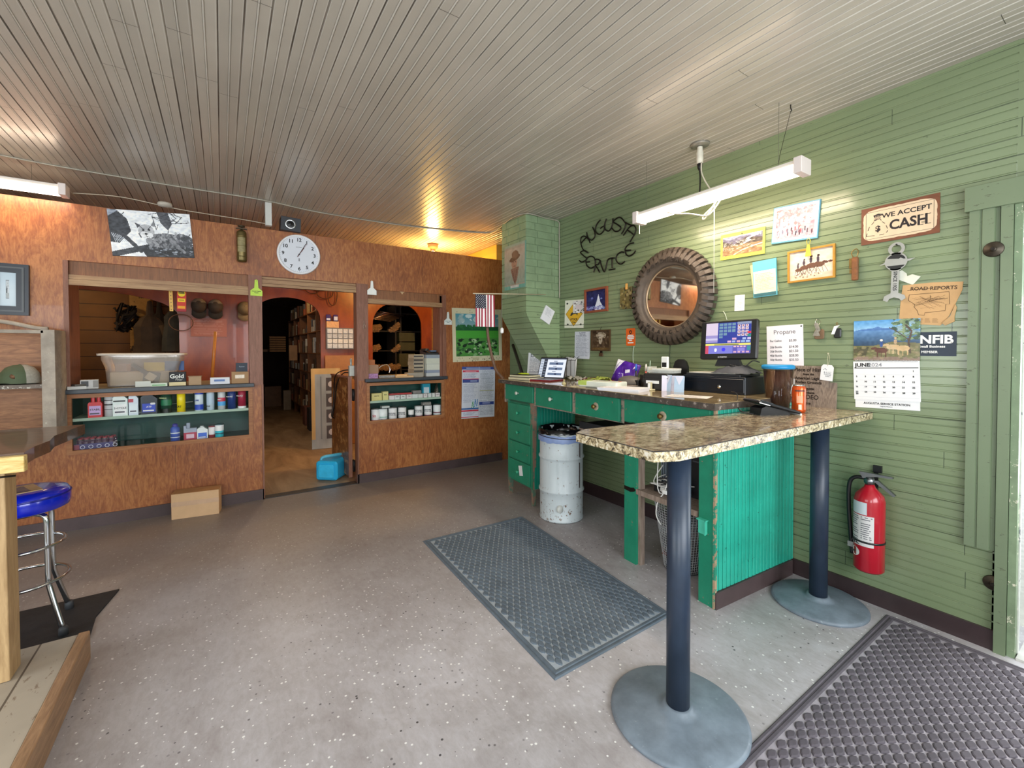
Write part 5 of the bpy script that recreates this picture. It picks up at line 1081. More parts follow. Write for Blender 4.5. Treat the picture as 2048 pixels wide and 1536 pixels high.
MB().prism(P, -.012, .012, axis=1).build('shell_body', M_black, t)
def env(px, X, w, h, a, lb, c_='C8D8EA'):
    t = thing('envelope', lb, 'envelope', dp(px, X, 0, A0+a) @ Matrix.Rotation(R(-7), 4, 'X'), 'envelopes before the till'); MB().box((-w/2, -.002, 0), (w/2, .002, h)).build('paper', mat(c_, .6, var=.04), t)
    MB().prism([(-w*.45, h*.98), (0, h*.45), (w*.45, h*.98)], -.0032, -.002, axis=1).build('flap', mat('DCDCEC', .6, var=.03), t)
env(1345, 2.72, .15, .115, 25, 'white envelope with pinkish flap standing between two blue edged ones', 'D8D4E4'); env(1334, 2.70, .06, .12, -10, 'narrow blue edged envelope next to the black box', 'B4CCE4'); env(1358, 2.70, .07, .115, 10, 'narrow pale blue envelope touching the till', 'B4CCE4')
# till
XD = 2.86; a_ = onX(1366, 760, XD).y; b_ = onX(1491, 768, XD).y; zt2 = onX(1491, 750, XD).z
t = thing('cash_till', 'wide black metal cash drawer with keyhole under the till screen', 'cash drawer', Matrix.Translation((XD, (a_+b_)/2, DT)) @ Matrix.Rotation(R(-90), 4, 'Z'))
w = a_-b_; hD = .118; MB().rbox((-w/2, 0, 0), (w/2, .32, hD), .006).build('housing', mat('0F1822', .35, var=.06), t); MB().rbox((-w/2+.006, -.008, .012), (w/2-.006, .004, hD-.014), .004, axis=1).build('drawer_front', mat('0C141E', .3, var=.06), t)
MB().box((-w*.42, -.0095, hD*.62), (-w*.1, -.008, hD*.66)).build('slot', mat('000000', .6), t); MB().lathe([(0, -.014), (.012, -.013), (.014, -.008), (0, -.008)], (w*.12, 0, hD*.4), axis=1, seg=16).build('lock', M_chrome, t)
TT = t.matrix_world.copy()
t = thing('till_paperwork', 'thin stack of papers and black sleeve lying on the cash drawer', 'papers', TT @ Matrix.Translation((0, .12, hD))); MB().rbox((-w*.47, -.1, 0), (w*.4, .16, .016), .004).build('black_sleeve', mat('26282C', .45, var=.15), t); MB().box((-w*.44, -.085, .016), (w*.3, .12, .022), Matrix.Rotation(.03, 3, 'Z')).build('papers', mat('D8D2C4', .6, var=.1), t)
t = thing('black_cloth_bag', 'crumpled dark grey cloth pouch on the cash drawer right end', 'bag', TT @ Matrix.Translation((w*.25, .1, hD+.018))); random.seed(5); m = MB(); m.sheet(.26, .2, 12, 9, lambda x, y: (x, y, max(.003, .055*(1-abs(x/.14)**3)*(1-abs(y/.1)**3)+random.uniform(-.008, .008)))); m.build('cloth', mat('3A3E46', .6, var=.25), t); MB().tube(smooth_path([(-.02, -.05, .06), (.06, -.02, .05), (.10, .02, .09), (.13, .05, .08)], 5), .004, 6).build('strap', M_black, t)
# till screen
q = [onX(*k, 2.95) for k in ((1411, 644), (1517, 634), (1507, 719), (1397, 719))]
mc = sum(q, Vector())/4; F = frame((2.95, mc.y, mc.z), (.12, -.99, .02), (.14, 0, 1)); w = .385; h = .275
t = thing('till_screen', 'black touch screen till showing blue sales keypad', 'monitor', F)
MB().rbox((-w/2, -h/2, -.04), (w/2, h/2, 0), .014).build('bezel', mat('101012', .35), t)
MB().rbox((-w*.36, -h*.36, -.07), (w*.36, h*.3, -.04), .02).prism([(-.05, -h*.3), (.05, -h*.3), (.09, -h*.66), (-.09, -h*.66)], -.06, -.02).build('stand', mat('16161A', .4), t)
p = Pic(108, 80, '2A3A98'); p.rect(0, .60, .28, 1, 'D8C8DC').rect(0, .36, .28, .60, '9A90C8').rect(0, .44, .28, .5, 'C8C4E0').rect(0, .28, .28, .34, '2E4A30').rect(0, .0, .62, .26, '7A7AD0').rect(.0, 0, .07, .26, 'C84A64').rect(.0, .26, 1, .33, 'E8E070').rect(.2, .28, .75, .30, '5A5A30').rect(.62, 0, 1, .26, '5A52B0').rect(.7, .93, 1, 1, '8A96B4')
for r_ in range(4):
    for c_ in range(4 if r_ < 3 else 2): p.rect(.31+c_*.095, .90-r_*.105, .385+c_*.095, .98-r_*.105, '6E92A8')
    for c_ in range(3): p.rect(.71+c_*.085, .84-r_*.095, .775+c_*.085, .915-r_*.095, 'E8D4DC').rect(.73+c_*.085, .865-r_*.095, .755+c_*.085, .895-r_*.095, '8A3038')
p.rect(.31, .50, .385, .56, '6E92A8').rect(.6, .44, .69, .50, 'D8A8C8').rect(.82, .44, .9, .50, 'A8B8E0').rect(.93, .44, 1, .50, 'C8B8E0').rect(.93, .62, 1, .69, 'D83048').rect(.93, .53, 1, .60, '2A8A78')
for c_ in range(5): p.rect(.5+c_*.1, .35, .58+c_*.1, .41, ['D8B0D8', 'A8B0E0', 'E0B0C0', '9AB4E0', 'A8C0F0'][c_])
for c_ in range(4): p.rect(.64+c_*.07, .2, .69+c_*.07, .24, 'E0B8C8').rect(.64+c_*.09, .02, .70+c_*.09, .07, 'D8A8C0')
p.rect(.93, .1, 1, .24, '3A8A9A').ell(.24, .12, .03, .06, 'E8E8F8').ell(.42, .13, .04, .06, '3A34E8').rect(.72, .08, .88, .17, '8A80D0')
p.build(t, w*.80, h*.80, .0012, 'lit_screen', emit=.8).location = (0, .012, 0)
text(t, 'O POSITIVE', .012, -w*.08, -h*.445, .001, mat('C8C8CC', .5, var=0), bold=.0003)
# loose sheet near the desk corner, cable to the card terminal
t = thing('loose_sheet', 'single white printed sheet taped on the near desk corner', 'sheet', Matrix.Translation((2.50, 1.72, DT+.0012)) @ Matrix.Rotation(R(-70), 4, 'Z')); Pic(30, 22, 'E4E0DC').lines(.1, .15, .9, .85, 6, '8A8488', .6).build(t, .26, .17, 0)
wire('thin black cord looping from the till to the card terminal', [(2.95, 1.66, DT+.004), (2.75, 1.58, DT+.03), (2.62, 1.47, DT+.03), (2.5, 1.39, 1.16), (2.52, 1.33, 1.14), (2.62, 1.29, 1.142), (2.68, 1.30, 1.145)], .003, M_black, 'card_reader_cord', 8)
# ================================================================ HIGH TABLE
TZ = 1.135
g = NG('granite_laminate'); a = g.noise(34, 5, .7, dist=1.2, stretch=(.55, 1, 1)); b = g.noise(9, 4, .6, dist=1)
f = g.math('ADD', g.math('MULTIPLY', a, .75), g.math('MULTIPLY', b, .3))
col = g.ramp(f, [(.35, lin('42342C')), (.44, lin('8A7460')), (.52, lin('B29E84')), (.62, lin('DCD0B4'))]); g.set(c=col, r=.14, coat=.3, spec=.55); M_lam = g.m
g = NG('granite_edge'); a = g.noise(45, 5, .7, dist=1); f = a
g.set(c=g.ramp(f, [(.38, lin('2A2624')), (.45, lin('8A7A5E')), (.54, lin('C9B892')), (.64, lin('EAE4D6'))]), r=.3); M_lame = g.m
t = thing('high_table', 'long high table with granite patterned top on two black pedestal legs', 'table', (0, 0, 0))
P = [(1.315, 1.47), (1.40, 1.515), (2.28, 1.432), (3.195, 1.39), (3.195, .975), (1.395, .995), (1.300, 1.035)]
m = MB().prism(P, TZ-.040, TZ-.001); m.mi(1).prism([(x+(.001 if x < 2 else -.001), y) for x, y in P], TZ-.002, TZ); m.build('tabletop', [M_lame, M_lam], t)
m = MB()
for i in range(len(P)): (xa, ya), (xb, yb) = P[i], P[(i+1) % len(P)]; m.tube([(xa, ya, TZ-.001), (xb, yb, TZ-.001)], .0022, 4)
m.build('dark_edge_line', mat('2E2A2A', .5), t)
M_pole = mat('263244', .38, var=.22, sc=7); M_base = mat('74808C', .45, var=.25, sc=9, bump=.1, wear=('8C98A2', .70, 30))
for i, (x, y, r_) in enumerate(((1.545, 1.105, .268), (2.935, 1.145, .242))):
    l = MB().lathe([(.046, .03), (.046, TZ-.045)], (x, y, 0), seg=32).build('leg', M_pole, t)
    MB().lathe([(r_-.004, 0), (r_, .004), (r_, .014), (r_-.012, .022), (.09, .034), (.06, .04), (.058, .05), (.046, .052), (0, .052)], (x, y, 0), seg=64, cap=False).build('round_base', M_base, l)
    MB().box((x-.13, y-.13 if i else y-.09, TZ-.05), (x+.13, y+.13, TZ-.04)).build('mounting_plate', M_black, l)
# on the table
c = onZ(1570, 812, TZ); ct = 1.0
X0 = Vector((2.91, 1.37, TZ))
t = thing('snack_tub', 'tall clear plastic tub of brown contents with blue lid on the high table', 'tub', (X0.x, X0.y, TZ))
def sq(r_, z): return (r_, z)
m = MB(); m.lathe([(0, .002), (.060, .002), (.064, .01), (.086, .262), (.083, .262), (.061, .012), (0, .008)], seg=32, cap=False); m.build('clear_wall', glassy('tub_plastic', 'F0E8E4', refl=.0, rough=.06, k=.5), t)
m = MB(); m.lathe([(0, .01), (.058, .012), (.078, .235), (.06, .24), (0, .236)], seg=24, cap=False); m.build('brown_contents', mat('5E3428', .6, var=.5, sc=18, bump=.5), t)
m = MB(); m.lathe([(.0, .275), (.078, .277), (.09, .272), (.092, .262), (.09, .25), (.084, .25), (.084, .26)], seg=36, cap=False); m.build('blue_lid', mat('1E8CC8', .35, var=.04), t)
mm = MB().tube([(.0, -.0735, .10), (.008, -.076, .14), (.018, -.078, .155)], .0025, 4).tube([(.004, -.0755, .125), (.02, -.074, .13)], .0025, 4).tube([(.03, -.07, .09), (.045, -.066, .10), (.05, -.07, .16), (.055, -.068, .19)], .0025, 4); mm.build('white_writing', M_white, t)
cc = onZ(1595, 821, TZ)
t = thing('orange_can', 'tall shiny orange drink can standing before the snack tub', 'can', (2.83, 1.215, TZ))
MB().lathe([(0, .004), (.028, .0), (.034, .006), (.036, .016), (.036, .142), (.030, .156), (.029, .160), (.026, .156), (0, .155)], seg=32, cap=False).build('can_body', mat('D8581E', .22, .5, var=.08, coat=.3), t); MB().lathe([(.0295, .156), (.031, .159), (.0295, .163), (.027, .158), (0, .157)], seg=32, cap=False).build('can_top', M_chrome, t)
cyl = lambda a0, a1, z0, z1, m_, nm: cyl_label2(t, .0364, a0, a1, z0, z1, m_, nm)
def cyl_label2(par, r_, a0, a1, z0, z1, m_, name, n=8):
    b = MB(); b.add([(r_*math.cos(R(a0+(a1-a0)*k/n)), r_*math.sin(R(a0+(a1-a0)*k/n)), z) for k in range(n+1) for z in (z0, z1)], [(2*k, 2*k+2, 2*k+3, 2*k+1) for k in range(n)], True); return b.build(name, m_, par)
cyl(170, 250, .125, .135, mat('5A2410', .4), 'dark_band'); cyl(185, 235, .06, .10, mat('E8A07A', .35), 'pale_logo'); cyl(200, 225, .02, .05, mat('F0D8C0', .35), 'lower_print'); cyl(255, 262, .02, .14, mat('F4DCD0', .3), 'white_stripe')
# card terminal
F = Matrix.Translation((2.62, 1.275, TZ)) @ Matrix.Rotation(R(-22), 4, 'Z')
t = thing('card_terminal', 'black card payment terminal with white front edge on the high table', 'card terminal', F)
MB().prism([(-.10, .0), (-.09, .04), (-.06, .052), (.08, .02), (.10, 0)], -.04, .045, axis=1).build('terminal_body', M_black, t)
mt = Matrix.Translation((0, 0, .008)) @ Matrix.Rotation(R(15), 4, 'Y') @ Matrix.Scale(1.15, 4)
MB().rbox((-.12, -.055, .028), (.13, .065, .042), .01).build('keypad_housing', mat('1E2024', .3), t, mt); MB().rbox((.0, -.045, .042), (.10, .05, .0435), .006).build('display', mat('0A0C10', .1, coat=.5), t, mt)
m = MB()
for r_ in range(3):
    for c_ in range(4): m.box((-.1+r_*.026, -.04+c_*.024, .042), (-.082+r_*.026, -.024+c_*.024, .045))
m.build('keys', mat('4A4E54', .4), t, mt); MB().rbox((.122, -.054, .026), (.134, .062, .033), .004).box((-.122, -.058, .027), (-.06, -.055, .031)).build('white_edge', M_white, t, mt)
# plank sign leaning at the wall
a_, b_ = onX(1590, 732, 3.15), onX(1663, 812, 3.15); a2_ = onX(1598, 730, 3.15)
F = frame((3.175, (a2_.y+b_.y)/2+.03, TZ), (0, -1, 0), (.06, 0, 1)); w = .27; h = .265
t = thing('plank_sign', 'weathered plank sign with burnt lettering leaning on the wall behind the can', 'sign', F)
MB().box((-w/2, .0, -.018), (w*.36, h, .0)).box((w*.36, .0, -.018), (w/2, h*.62, .0)).build('plank', wood('weathered_plank', '665850', 'A69484', axis=1, sc=7, stretch=4, dist=3), t)
for s_, z, v, sx in (('A Piece of History', .034, .90, .9), ('from the', .018, .79, 1), ('American Legion', .026, .69, .9), ('Rodeo Grounds', .026, .59, .9), ('Augusta,', .022, .44, 1), ('Montana', .022, .34, 1), ('RODEO', .040, .23, .9), ('2018', .018, .07, 1)): text(t, s_, z, -w*.08, h*v, .0006, mat('2A1C14', .6, var=0), bold=.0008, xs=sx)
# ================================================================ ON THE PARTITION
c0_, w, h = quadB((216, 418), (380, 430), (388, 516), (224, 512), .012)
t = thing('wildlife_print', 'black and white print of a mountain lion lying among snowy branches', 'picture', c0_)
MB().box((-w/2, -h/2, -.012), (w/2, h/2, .004)).build('board', mat('22242A', .5), t)
p = Pic(150, 90, 'F2F6FC'); p.poly([(0, 1), (.0, .3), (.1, .28), (.25, .55), (.22, .8), (.1, 1)], '2A2E36').poly([(0, .85), (.12, .98), (.0, 1)], '9AA4B4').poly([(.58, 1), (.62, .75), (.7, .6), (.76, .75), (.72, 1)], '4A4C54')
for k in range(14):
    u, v = random.uniform(.2, 1), random.uniform(.6, 1); p.line([(u, v), (u+random.uniform(-.15, .15), v+random.uniform(-.15, .12)), (u+random.uniform(-.25, .25), v+random.uniform(-.2, .2))], .008, '2A2C34')
for k in range(9): p.line([(.02+k*.02, .5-.01*k), (.06+k*.02, .3)], .006, 'C8D0DC')
p.line([(.16, .45), (.34, .12)], .05, '3A3C44').line([(0, .03), (.5, .24)], .07, '33363E').poly([(.4, .0), (.35, .15), (.55, .28), (1, .3), (1, 0)], '25272E'); p.blobs(110, .42, .0, 1, .28, .006, .03, ['5A5E68', 'AAB2BE', '14161A', '3A3E46'], .8, .4)
p.ell(.66, .36, .24, .17, '6A6C72').ell(.55, .35, .14, .13, '8E9096').ell(.85, .38, .16, .15, '4E5058'); p.blobs(140, .45, .22, .98, .52, .005, .018, ['8A8C92', '4A4C54', 'A8AAB0', '3A3C42'], .7, 2.0); p.line([(.72, .4), (.82, .2), (.88, .12)], .04, '7A7C82')
p.ell(.43, .56, .095, .15, 'B4B6BC').ell(.41, .48, .055, .07, 'E8EAEE').ell(.46, .47, .05, .06, 'E4E6EA'); p.poly([(.33, .62), (.30, .74), (.37, .69)], '3E4048').poly([(.49, .68), (.53, .8), (.545, .66)], '8E9096'); p.ell(.395, .58, .016, .02, '14141A').ell(.465, .59, .016, .02, '14141A').ell(.425, .50, .02, .02, '26262C'); p.line([(.36, .66), (.40, .6)], .01, '3A3C44').line([(.49, .67), (.455, .61)], .01, '3A3C44').line([(.42, .49), (.43, .44), (.46, .43)], .006, '2A2A30').line([(.34, .5), (.36, .42)], .015, '4A4C54')
p.noise(.18, 40).noise(.12, 18).build(t, w, h, .0045, gloss=.35)
F, w, h = quadB((-30, 524), (58, 531), (62, 632), (-30, 628), .0)
t = thing('framed_ranch_print', 'small white-matted print in thick black frame, partly cut off at left', 'picture', F)
frame_rect(MB(), w, h, .07, 0, .03).build('frame', mat('1E2430', .35, var=.1), t); m = MB(); frame_rect(m, w-.05, h-.05, .012, .03, .036); m.build('frame_rib', mat('4A4E52', .35), t)
MB().box((-w/2+.06, -h/2+.06, 0), (w/2-.06, h/2-.06, .008)).build('mat_board', mat('C9DAE6', .5, var=.02), t)
p = Pic(60, 50, 'C8D0D6'); p.rect(0, 0, 1, .3, 'A8B0B4').poly([(.55, .3), (.55, .55), (.72, .7), (.9, .52), (.9, .3)], '3A4248'); p.blobs(60, 0, .5, 1, .85, .02, .07, ['8A949A', 'DCE2E6', '6A747A'], .6, .3); p.noise(.12, 14); p.rect(0, 0, 1, .025, '14181C').rect(0, .975, 1, 1, '14181C').rect(.975, 0, 1, 1, '14181C').build(t, w-.26, h-.26, .0085)
# clock
c = onY(597.5, 510); t = thing('wall_clock', 'round white wall clock with black numerals reading five past one', 'clock', fB(c.x, c.z, .0)); RC = .205
m = MB().lathe([(0, .0), (RC, .0), (RC+.003, .02), (RC-.004, .036), (RC-.014, .038), (RC-.02, .026)], seg=56, cap=False); m.build('rim', mat('E9E9EC', .3, var=.02), t); MB().lathe([(RC-.018, .026), (0, .0265)], seg=48, cap=False, smooth=False).build('dial', mat('D9DDE6', .4, var=.01), t)
MB().lathe([(0, .034), (RC-.02, .034)], seg=40, cap=False).build('cover_glass', glassy('clock_glass', refl=.05), t) if False else None
for k in range(1, 13): a = R(90-30*k); text(t, str(k), .05, .150*math.cos(a), .150*math.sin(a), .027, INK, 'numeral', bold=.0012)
m = MB()
for k in range(60): a = R(6*k); m.box((.176 if k % 5 else .172, -.0008, .0268), (.182, .0008, .0272), Matrix.Rotation(a, 3, 'Z'), (0, 0, .027))
m.build('minute_marks', INK, t)
def hand(a, l, wd, z, m_, nm, back=.03): return MB().box((-wd/2, -back, z), (wd/2, l, z+.0012), Matrix.Rotation(-R(a), 3, 'Z'), (0, 0, z)).build(nm, m_, t)
hand(32.5, .085, .008, .028, M_black, 'hour_hand'); hand(29, .135, .0055, .030, M_black, 'minute_hand'); hand(33, .14, .0015, .032, mat('B04A4A', .5, var=0), 'second_hand'); MB().cyl((0, 0, .028), .007, .007, 2, 16).build('center_cap', M_black, t)
text(t, 'SKILCRAFT', .012, 0, .075, .027, INK, 'maker_lettering'); MB().prism([(-.008, -.07), (.008, -.07), (.004, -.055), (.008, -.045), (0, -.038), (-.008, -.045), (-.004, -.055)], .0268, .0274).build('maker_mark', mat('7A7A80', .5), t)
# old brass extinguisher, speaker, strip, tags
c = onY(483, 495); t = thing('brass_pump_extinguisher', 'old tarnished brass cylinder hanging high on the partition beside the clock', 'extinguisher', fB(c.x, c.z, .055)); hb = .155
m = MB().lathe([(0, -hb), (.036, -hb+.004), (.043, -hb+.02), (.043, hb-.03), (.038, hb-.012), (.02, hb), (.0, hb)], axis=1, seg=24, cap=False)
for z in (-hb+.05, .0, hb-.06): m.lathe([(.043, z-.006), (.046, z), (.043, z+.006)], axis=1, seg=24, cap=False)
m.build('cylinder', mat('6A5C38', .35, .7, var=.25, sc=12), t); MB().lathe([(.01, hb), (.01, hb+.03), (.03, hb+.034), (.03, hb+.045), (0, hb+.045)], axis=1, seg=14).box((-.045, hb+.012, -.012), (.045, hb+.022, .012)).build('handle', mat('4A4030', .4, .6), t); cyl_label(t, .0445, -50, 40, -.06, .08, mat('8C8058', .5, var=.3, sc=40), 'worn_label')
MB().box((-.02, -.1, -.055), (.02, .06, -.04)).build('wall_bracket', M_dkmet, t)
q = onY(582, 450, 5.04); t = thing('small_speaker', 'dark grey box speaker with round chrome ringed cone above the clock', 'speaker', frame((q.x, 5.04, 2.815), (1, 0, .0), (0, 0, 1)) @ Matrix.Rotation(R(-2), 4, 'Z')); MB().rbox((-.094, -.07, -.15), (.094, .07, 0), .006).build('cabinet', mat('34363C', .5, var=.1), t); MB().lathe([(.036, .0), (.048, .004), (.05, .0)], (-.005, 0, 0), seg=28, cap=False).build('cone_ring', M_chrome, t); MB().lathe([(.037, .001), (.02, .0005), (.012, .008), (0, .01)], (-.005, 0, 0), seg=24, cap=False).build('cone', mat('101114', .4), t)
t = thing('white_duct_strip', 'short white vertical strip between the ceiling and partition top', 'cable duct', (.402, 4.99, 2.76)); MB().box((-.028, 0, 0), (.028, .06, CZ-2.76)).build('duct_body', mat('C9C9C4', .4, var=.03), t)
t = thing('smoke_detector', 'small white round detector mounted above the mountain lion print', 'detector', (onY(330, 422, 4.98).x, 4.98, 2.815)); MB().lathe([(0, -.02), (.05, -.016), (.055, 0), (.05, .012), (0, .014)], seg=24).build('detector_body', mat('B8B0A4', .5), t)
MB().box((-.004, 0, -.0), (.004, .12, .01)).build('mount_arm', M_steel, t)
def eartag(x, y, s_, c_, lb, blank=False):
    c = onY(x, y); t = thing('cattle_ear_tag', lb, 'tag', fB(c.x, c.z, .014), 'large plastic ear tags')
    MB().prism([(-.052, -.08), (.052, -.08), (.052, -.03), (.018, .0), (.013, .075), (0, .083), (-.013, .075), (-.018, .0), (-.052, -.03)], 0, .004).build('tag_plate', mat(c_, .4, var=.03), t); MB().cyl((0, .068, .0041), .003, .0006, 2, 10).build('hole', M_black, t)
    if not blank: text(t, 'Animal Health\nSupply', .014, 0, -.042, .0045, mat('3A4A20' if c_[0] == 'B' else '6A8890', .5, var=0), bold=.0004)
eartag(512.5, 576, 1, 'B8D83C', 'lime green cattle ear tag on the post left of the doorway'); eartag(743, 576, 1, 'EDEFEA', 'blank white cattle ear tag on the post right of the doorway', True); eartag(895, 637, 1, 'E4ECEA', 'white printed cattle ear tag beside the cattle poster')
c = onY(804, 582, 5.12); t = thing('diamond_plaque', 'small diamond shaped cast emblem on the header over the right counter', 'emblem', fB(c.x, c.z, .0, Y=5.12)); MB().prism([(-.05, 0), (-.018, -.018), (0, -.042), (.018, -.018), (.05, 0), (.018, .018), (0, .042), (-.018, .018)], 0, .006).lathe([(0, .008), (.02, .01), (.024, .006)], seg=16, cap=False).build('casting', mat('B89A74', .5, var=.2), t)
# cattle poster, labour law poster
F, w, h = quadB((904, 616), (1003, 619), (1003, 721), (905, 724)); 
t = thing('cattle_poster', 'cream bordered poster of black cattle in a green field', 'poster', F); 
p = Pic(120, 108, 'D2CDAE'); p.blobs(60, 0, 0, 1, .09, .004, .012, ['4A4434', 'A8A080'], .6); p.blobs(26, 0, .9, 1, 1, .004, .01, ['8A826A'], .6); p.rect(.07, .1, .93, .9, '4E9A44'); p.grad(.66, .9, '8AA8B0', '4E94A4'); 
U0 = (p.U > .07) & (p.U < .93); p.a[~U0 & (p.V > .66) & (p.V < .9)] = p.c('D2CDAE'); p.blobs(26, .1, .69, .92, .88, .02, .07, ['C8D4D0', 'E0E6E2', '9AB4B8'], .8, .5); p.rect(.07, .58, .93, .655, '1E5A34'); p.blobs(40, .08, .62, .92, .67, .02, .035, ['1E5A34', '2A6A3C'], .9); p.rect(.07, .44, .93, .585, '4AA23C').rect(.07, .1, .93, .44, '4A8A3E')
p.blobs(120, .09, .12, .91, .42, .012, .045, ['16301E', '1E3A24', '0E2016', 'B8CCA8', '8AB47E', '2E5A34', '5A9A4A'], .85, .6); p.rect(.38, .025, .52, .075, 'BEB894'); p.rect(.93, .1, 1, .9, 'D2CDAE').rect(0, 0, .07, 1, 'D2CDAE'); p.build(t, w, h, .003, gloss=.35)
F, w, h = quadB((923, 733), (988, 734), (990, 832), (923, 838), Y=5.09)
t = thing('labor_law_poster', 'red white and blue notice poster of small print, under cattle poster', 'poster', F)
p = Pic(90, 130, 'D6DCEA'); p.rect(0, .95, 1, 1, '3A4C94').rect(.12, .965, .85, .985, 'D6DCEA', .6).rect(.02, .89, .5, .93, 'C83A54').rect(.1, .9, .42, .915, 'F0D0D8', .6); p.lines(.04, .78, .48, .87, 5, '8A94B4', .6); p.rect(.02, .755, .5, .768, 'C83A54').rect(.02, .69, .5, .75, '3A4C94').rect(.25, .705, .46, .735, 'C8D0E8', .6); p.lines(.04, .3, .48, .67, 20, '9AA4C0', .6); p.rect(.28, .2, .48, .36, 'C8DCE8', .6); p.line([(.3, .2), (.33, .32), (.36, .2)], .02, '4A9A6A').line([(.38, .22), (.4, .36), (.44, .22)], .02, '3A7AC0').line([(.46, .24), (.47, .36)], .02, '3A7AC0'); p.rect(.0, .17, .5, .2, '3A6AA8').rect(0, .13, .5, .16, 'C83A54'); p.lines(.04, .05, .48, .12, 4, '8A94B4', .6); p.rect(0, .015, .5, .03, 'C83A54')
p.lines(.53, .32, .97, .93, 36, '8A94A8', .7, .15); p.rect(.53, .52, .97, .54, 'A8AC6A', .7).rect(.52, .25, .98, .31, '2E4494').rect(.62, .27, .86, .29, 'D0D8F0', .6); p.lines(.53, .04, .97, .24, 12, '8A94A8', .7, .15); p.rect(.505, 0, .512, 1, 'B8C0D0').build(t, w, h, .002, bend=lambda u, v: .003+.004*math.sin(9*u+3*v)**2)
# hanging bent wire on the post
c = onY(727, 650); t = thing('wire_tool', 'pair of thin bent wires hanging on the post right of the doorway', 'wire', fB(c.x, c.z, .02)); MB().tube([(0, .03, 0), (-.012, -.02, .004), (-.006, -.05, .004)], .002, 5).tube([(0, .03, 0), (.012, -.01, .004), (.022, -.045, .004)], .002, 5).tube([(0, .05, -.01), (0, .03, 0)], .002, 5).build('bent_wire', mat('C8B8A8', .4, .5), t)
# ================================================================ FLOOR THINGS
def lug_mat(name, label, C4, c_, pitch, dust, hgt=.006):
    """rubber mat: C4 = corners in order; diamond lugs set in a bevelled border"""
    A, B_, C_, D = [Vector((*q, 0)) for q in C4]; L = ((B_-A).length+(C_-D).length)/2; W_ = ((D-A).length+(C_-B_).length)/2
    def P(u, v, z): 
        q = A*(1-u)*(1-v)+B_*u*(1-v)+C_*u*v+D*(1-u)*v; return (q.x, q.y, z)
    t = thing(name, label, 'floor mat', (0, 0, 0)); bw = .045; m = MB()
    rings = [(0, .001), (.006, .007), (.014, .0075), (.018, .004), (.024, .004), (.028, .008), (bw-.006, .008), (bw, .004)]
    vs = []
    for d_, z in rings: a, b = d_/L, d_/W_; vs += [P(a, b, z), P(1-a, b, z), P(1-a, 1-b, z), P(a, 1-b, z)]
    m.add(vs, [(4*k+i, 4*k+(i+1) % 4, 4*k+4+(i+1) % 4, 4*k+4+i) for k in range(len(rings)-1) for i in range(4)]); m.mi(1).add(vs[-4:], [(0, 1, 2, 3)]); m.build('bevelled_border', [mat(c_, .7, var=.14, sc=20, bump=.3), mat(dust, .8, var=.12, sc=20)], t)
    m = MB(); ra, rb = pitch*.84, pitch*.51; n_u, n_v = int(L/ra)+1, int(W_/rb)+1
    for i in range(n_u):
        for j in range(n_v):
            if (i+j) % 2: continue
            cu, cv = i*ra, j*rb
            if not (bw+.004 < cu < L-bw-.004 and bw+.004 < cv < W_-bw-.004): continue
            R8 = []; 
            for (rad, z) in ((1.0, .004), (.9, .004+hgt*.7), (.66, .004+hgt)):
                for q in range(8):
                    a = math.pi/4*q; k = rad*.78*(1 if q % 2 == 0 else .62*1.4142); 
                    u = min(max(cu+k*ra*math.cos(a), bw), L-bw); v = min(max(cv+k*rb*math.sin(a), bw), W_-bw); R8.append(P(u/L, v/W_, z))
            m.add(R8, [(8*s+q, 8*s+(q+1) % 8, 8*s+8+(q+1) % 8, 8*s+8+q) for s in range(2) for q in range(8)]+[tuple(range(16, 24))])
    m.build('lugged_surface', mat(c_, .75, var=.2, sc=5, bump=.3), t); return t
lug_mat('floor_mat', 'blue-grey rubber mat with raised diamond lugs in front of the desk', [(1.30, 3.25), (1.243, 1.531), (2.11, 1.55), (2.245, 3.235)], '5C6874', .044, '9CA6B0')
lug_mat('floor_mat', 'brown-grey rubber mat with large diamond lugs at the door', [(3.12, .878), (1.50, .865), (1.50, -.60), (3.12, -.60)], '58525A', .044, '9E98A0')
# drum
c = onZ(1126, 1045); t = thing('steel_drum', 'white painted steel drum used as a bin with a black bag', 'bin', (c.x+.09, c.y+.13, 0)); DR = .195; hD = .80
prof = [(0, .01), (DR-.012, .012), (DR, .0), (DR+.004, .012), (DR-.002, .02)]+[(DR, .2), (DR, .245), (DR+.010, .258), (DR+.010, .268), (DR, .281), (DR, .53), (DR, .54), (DR+.010, .553), (DR+.010, .563), (DR, .576), (DR, hD-.03), (DR+.005, hD-.02), (DR+.005, hD-.0), (DR-.006, hD), (DR-.006, .1), (0, .1)]
g = NG('chipped_white_paint'); zc = g.sep()[2]; n1 = g.noise(26, 6, .7); lowf = g.step(zc, .35, .0)
chip = g.step(g.math('ADD', n1, g.math('MULTIPLY', lowf, .06)), .63, .66); streak = g.step(g.noise(7, 5, .7, stretch=(1, 1, .25)), .5, .75)
g.set(c=g.mix(chip, g.mix(g.math('MULTIPLY', streak, .5), lin('C3CCD0'), lin('8E9A9E')), lin('6A4E3A')), r=.35); g.bump(n1, .15, .002)
MB().lathe(prof, seg=48, cap=False).build('drum_body', g.m, t)
MB().box((.045-.003, -DR-.0035, .3), (.045+.003, -DR+.01, .52)).box((.043, -DR-.004, .56), (.049, -DR+.01, .76)).build('side_seam', mat('3A3432', .6, var=.3, sc=60), t)
MB().lathe([(0, -.012), (.03, -.012), (.034, -.004), (.034, .008)], (-.135, -.147, .13), axis=1, seg=18, cap=False).build('bung_cap', mat('C9CCC8', .4), t, None)
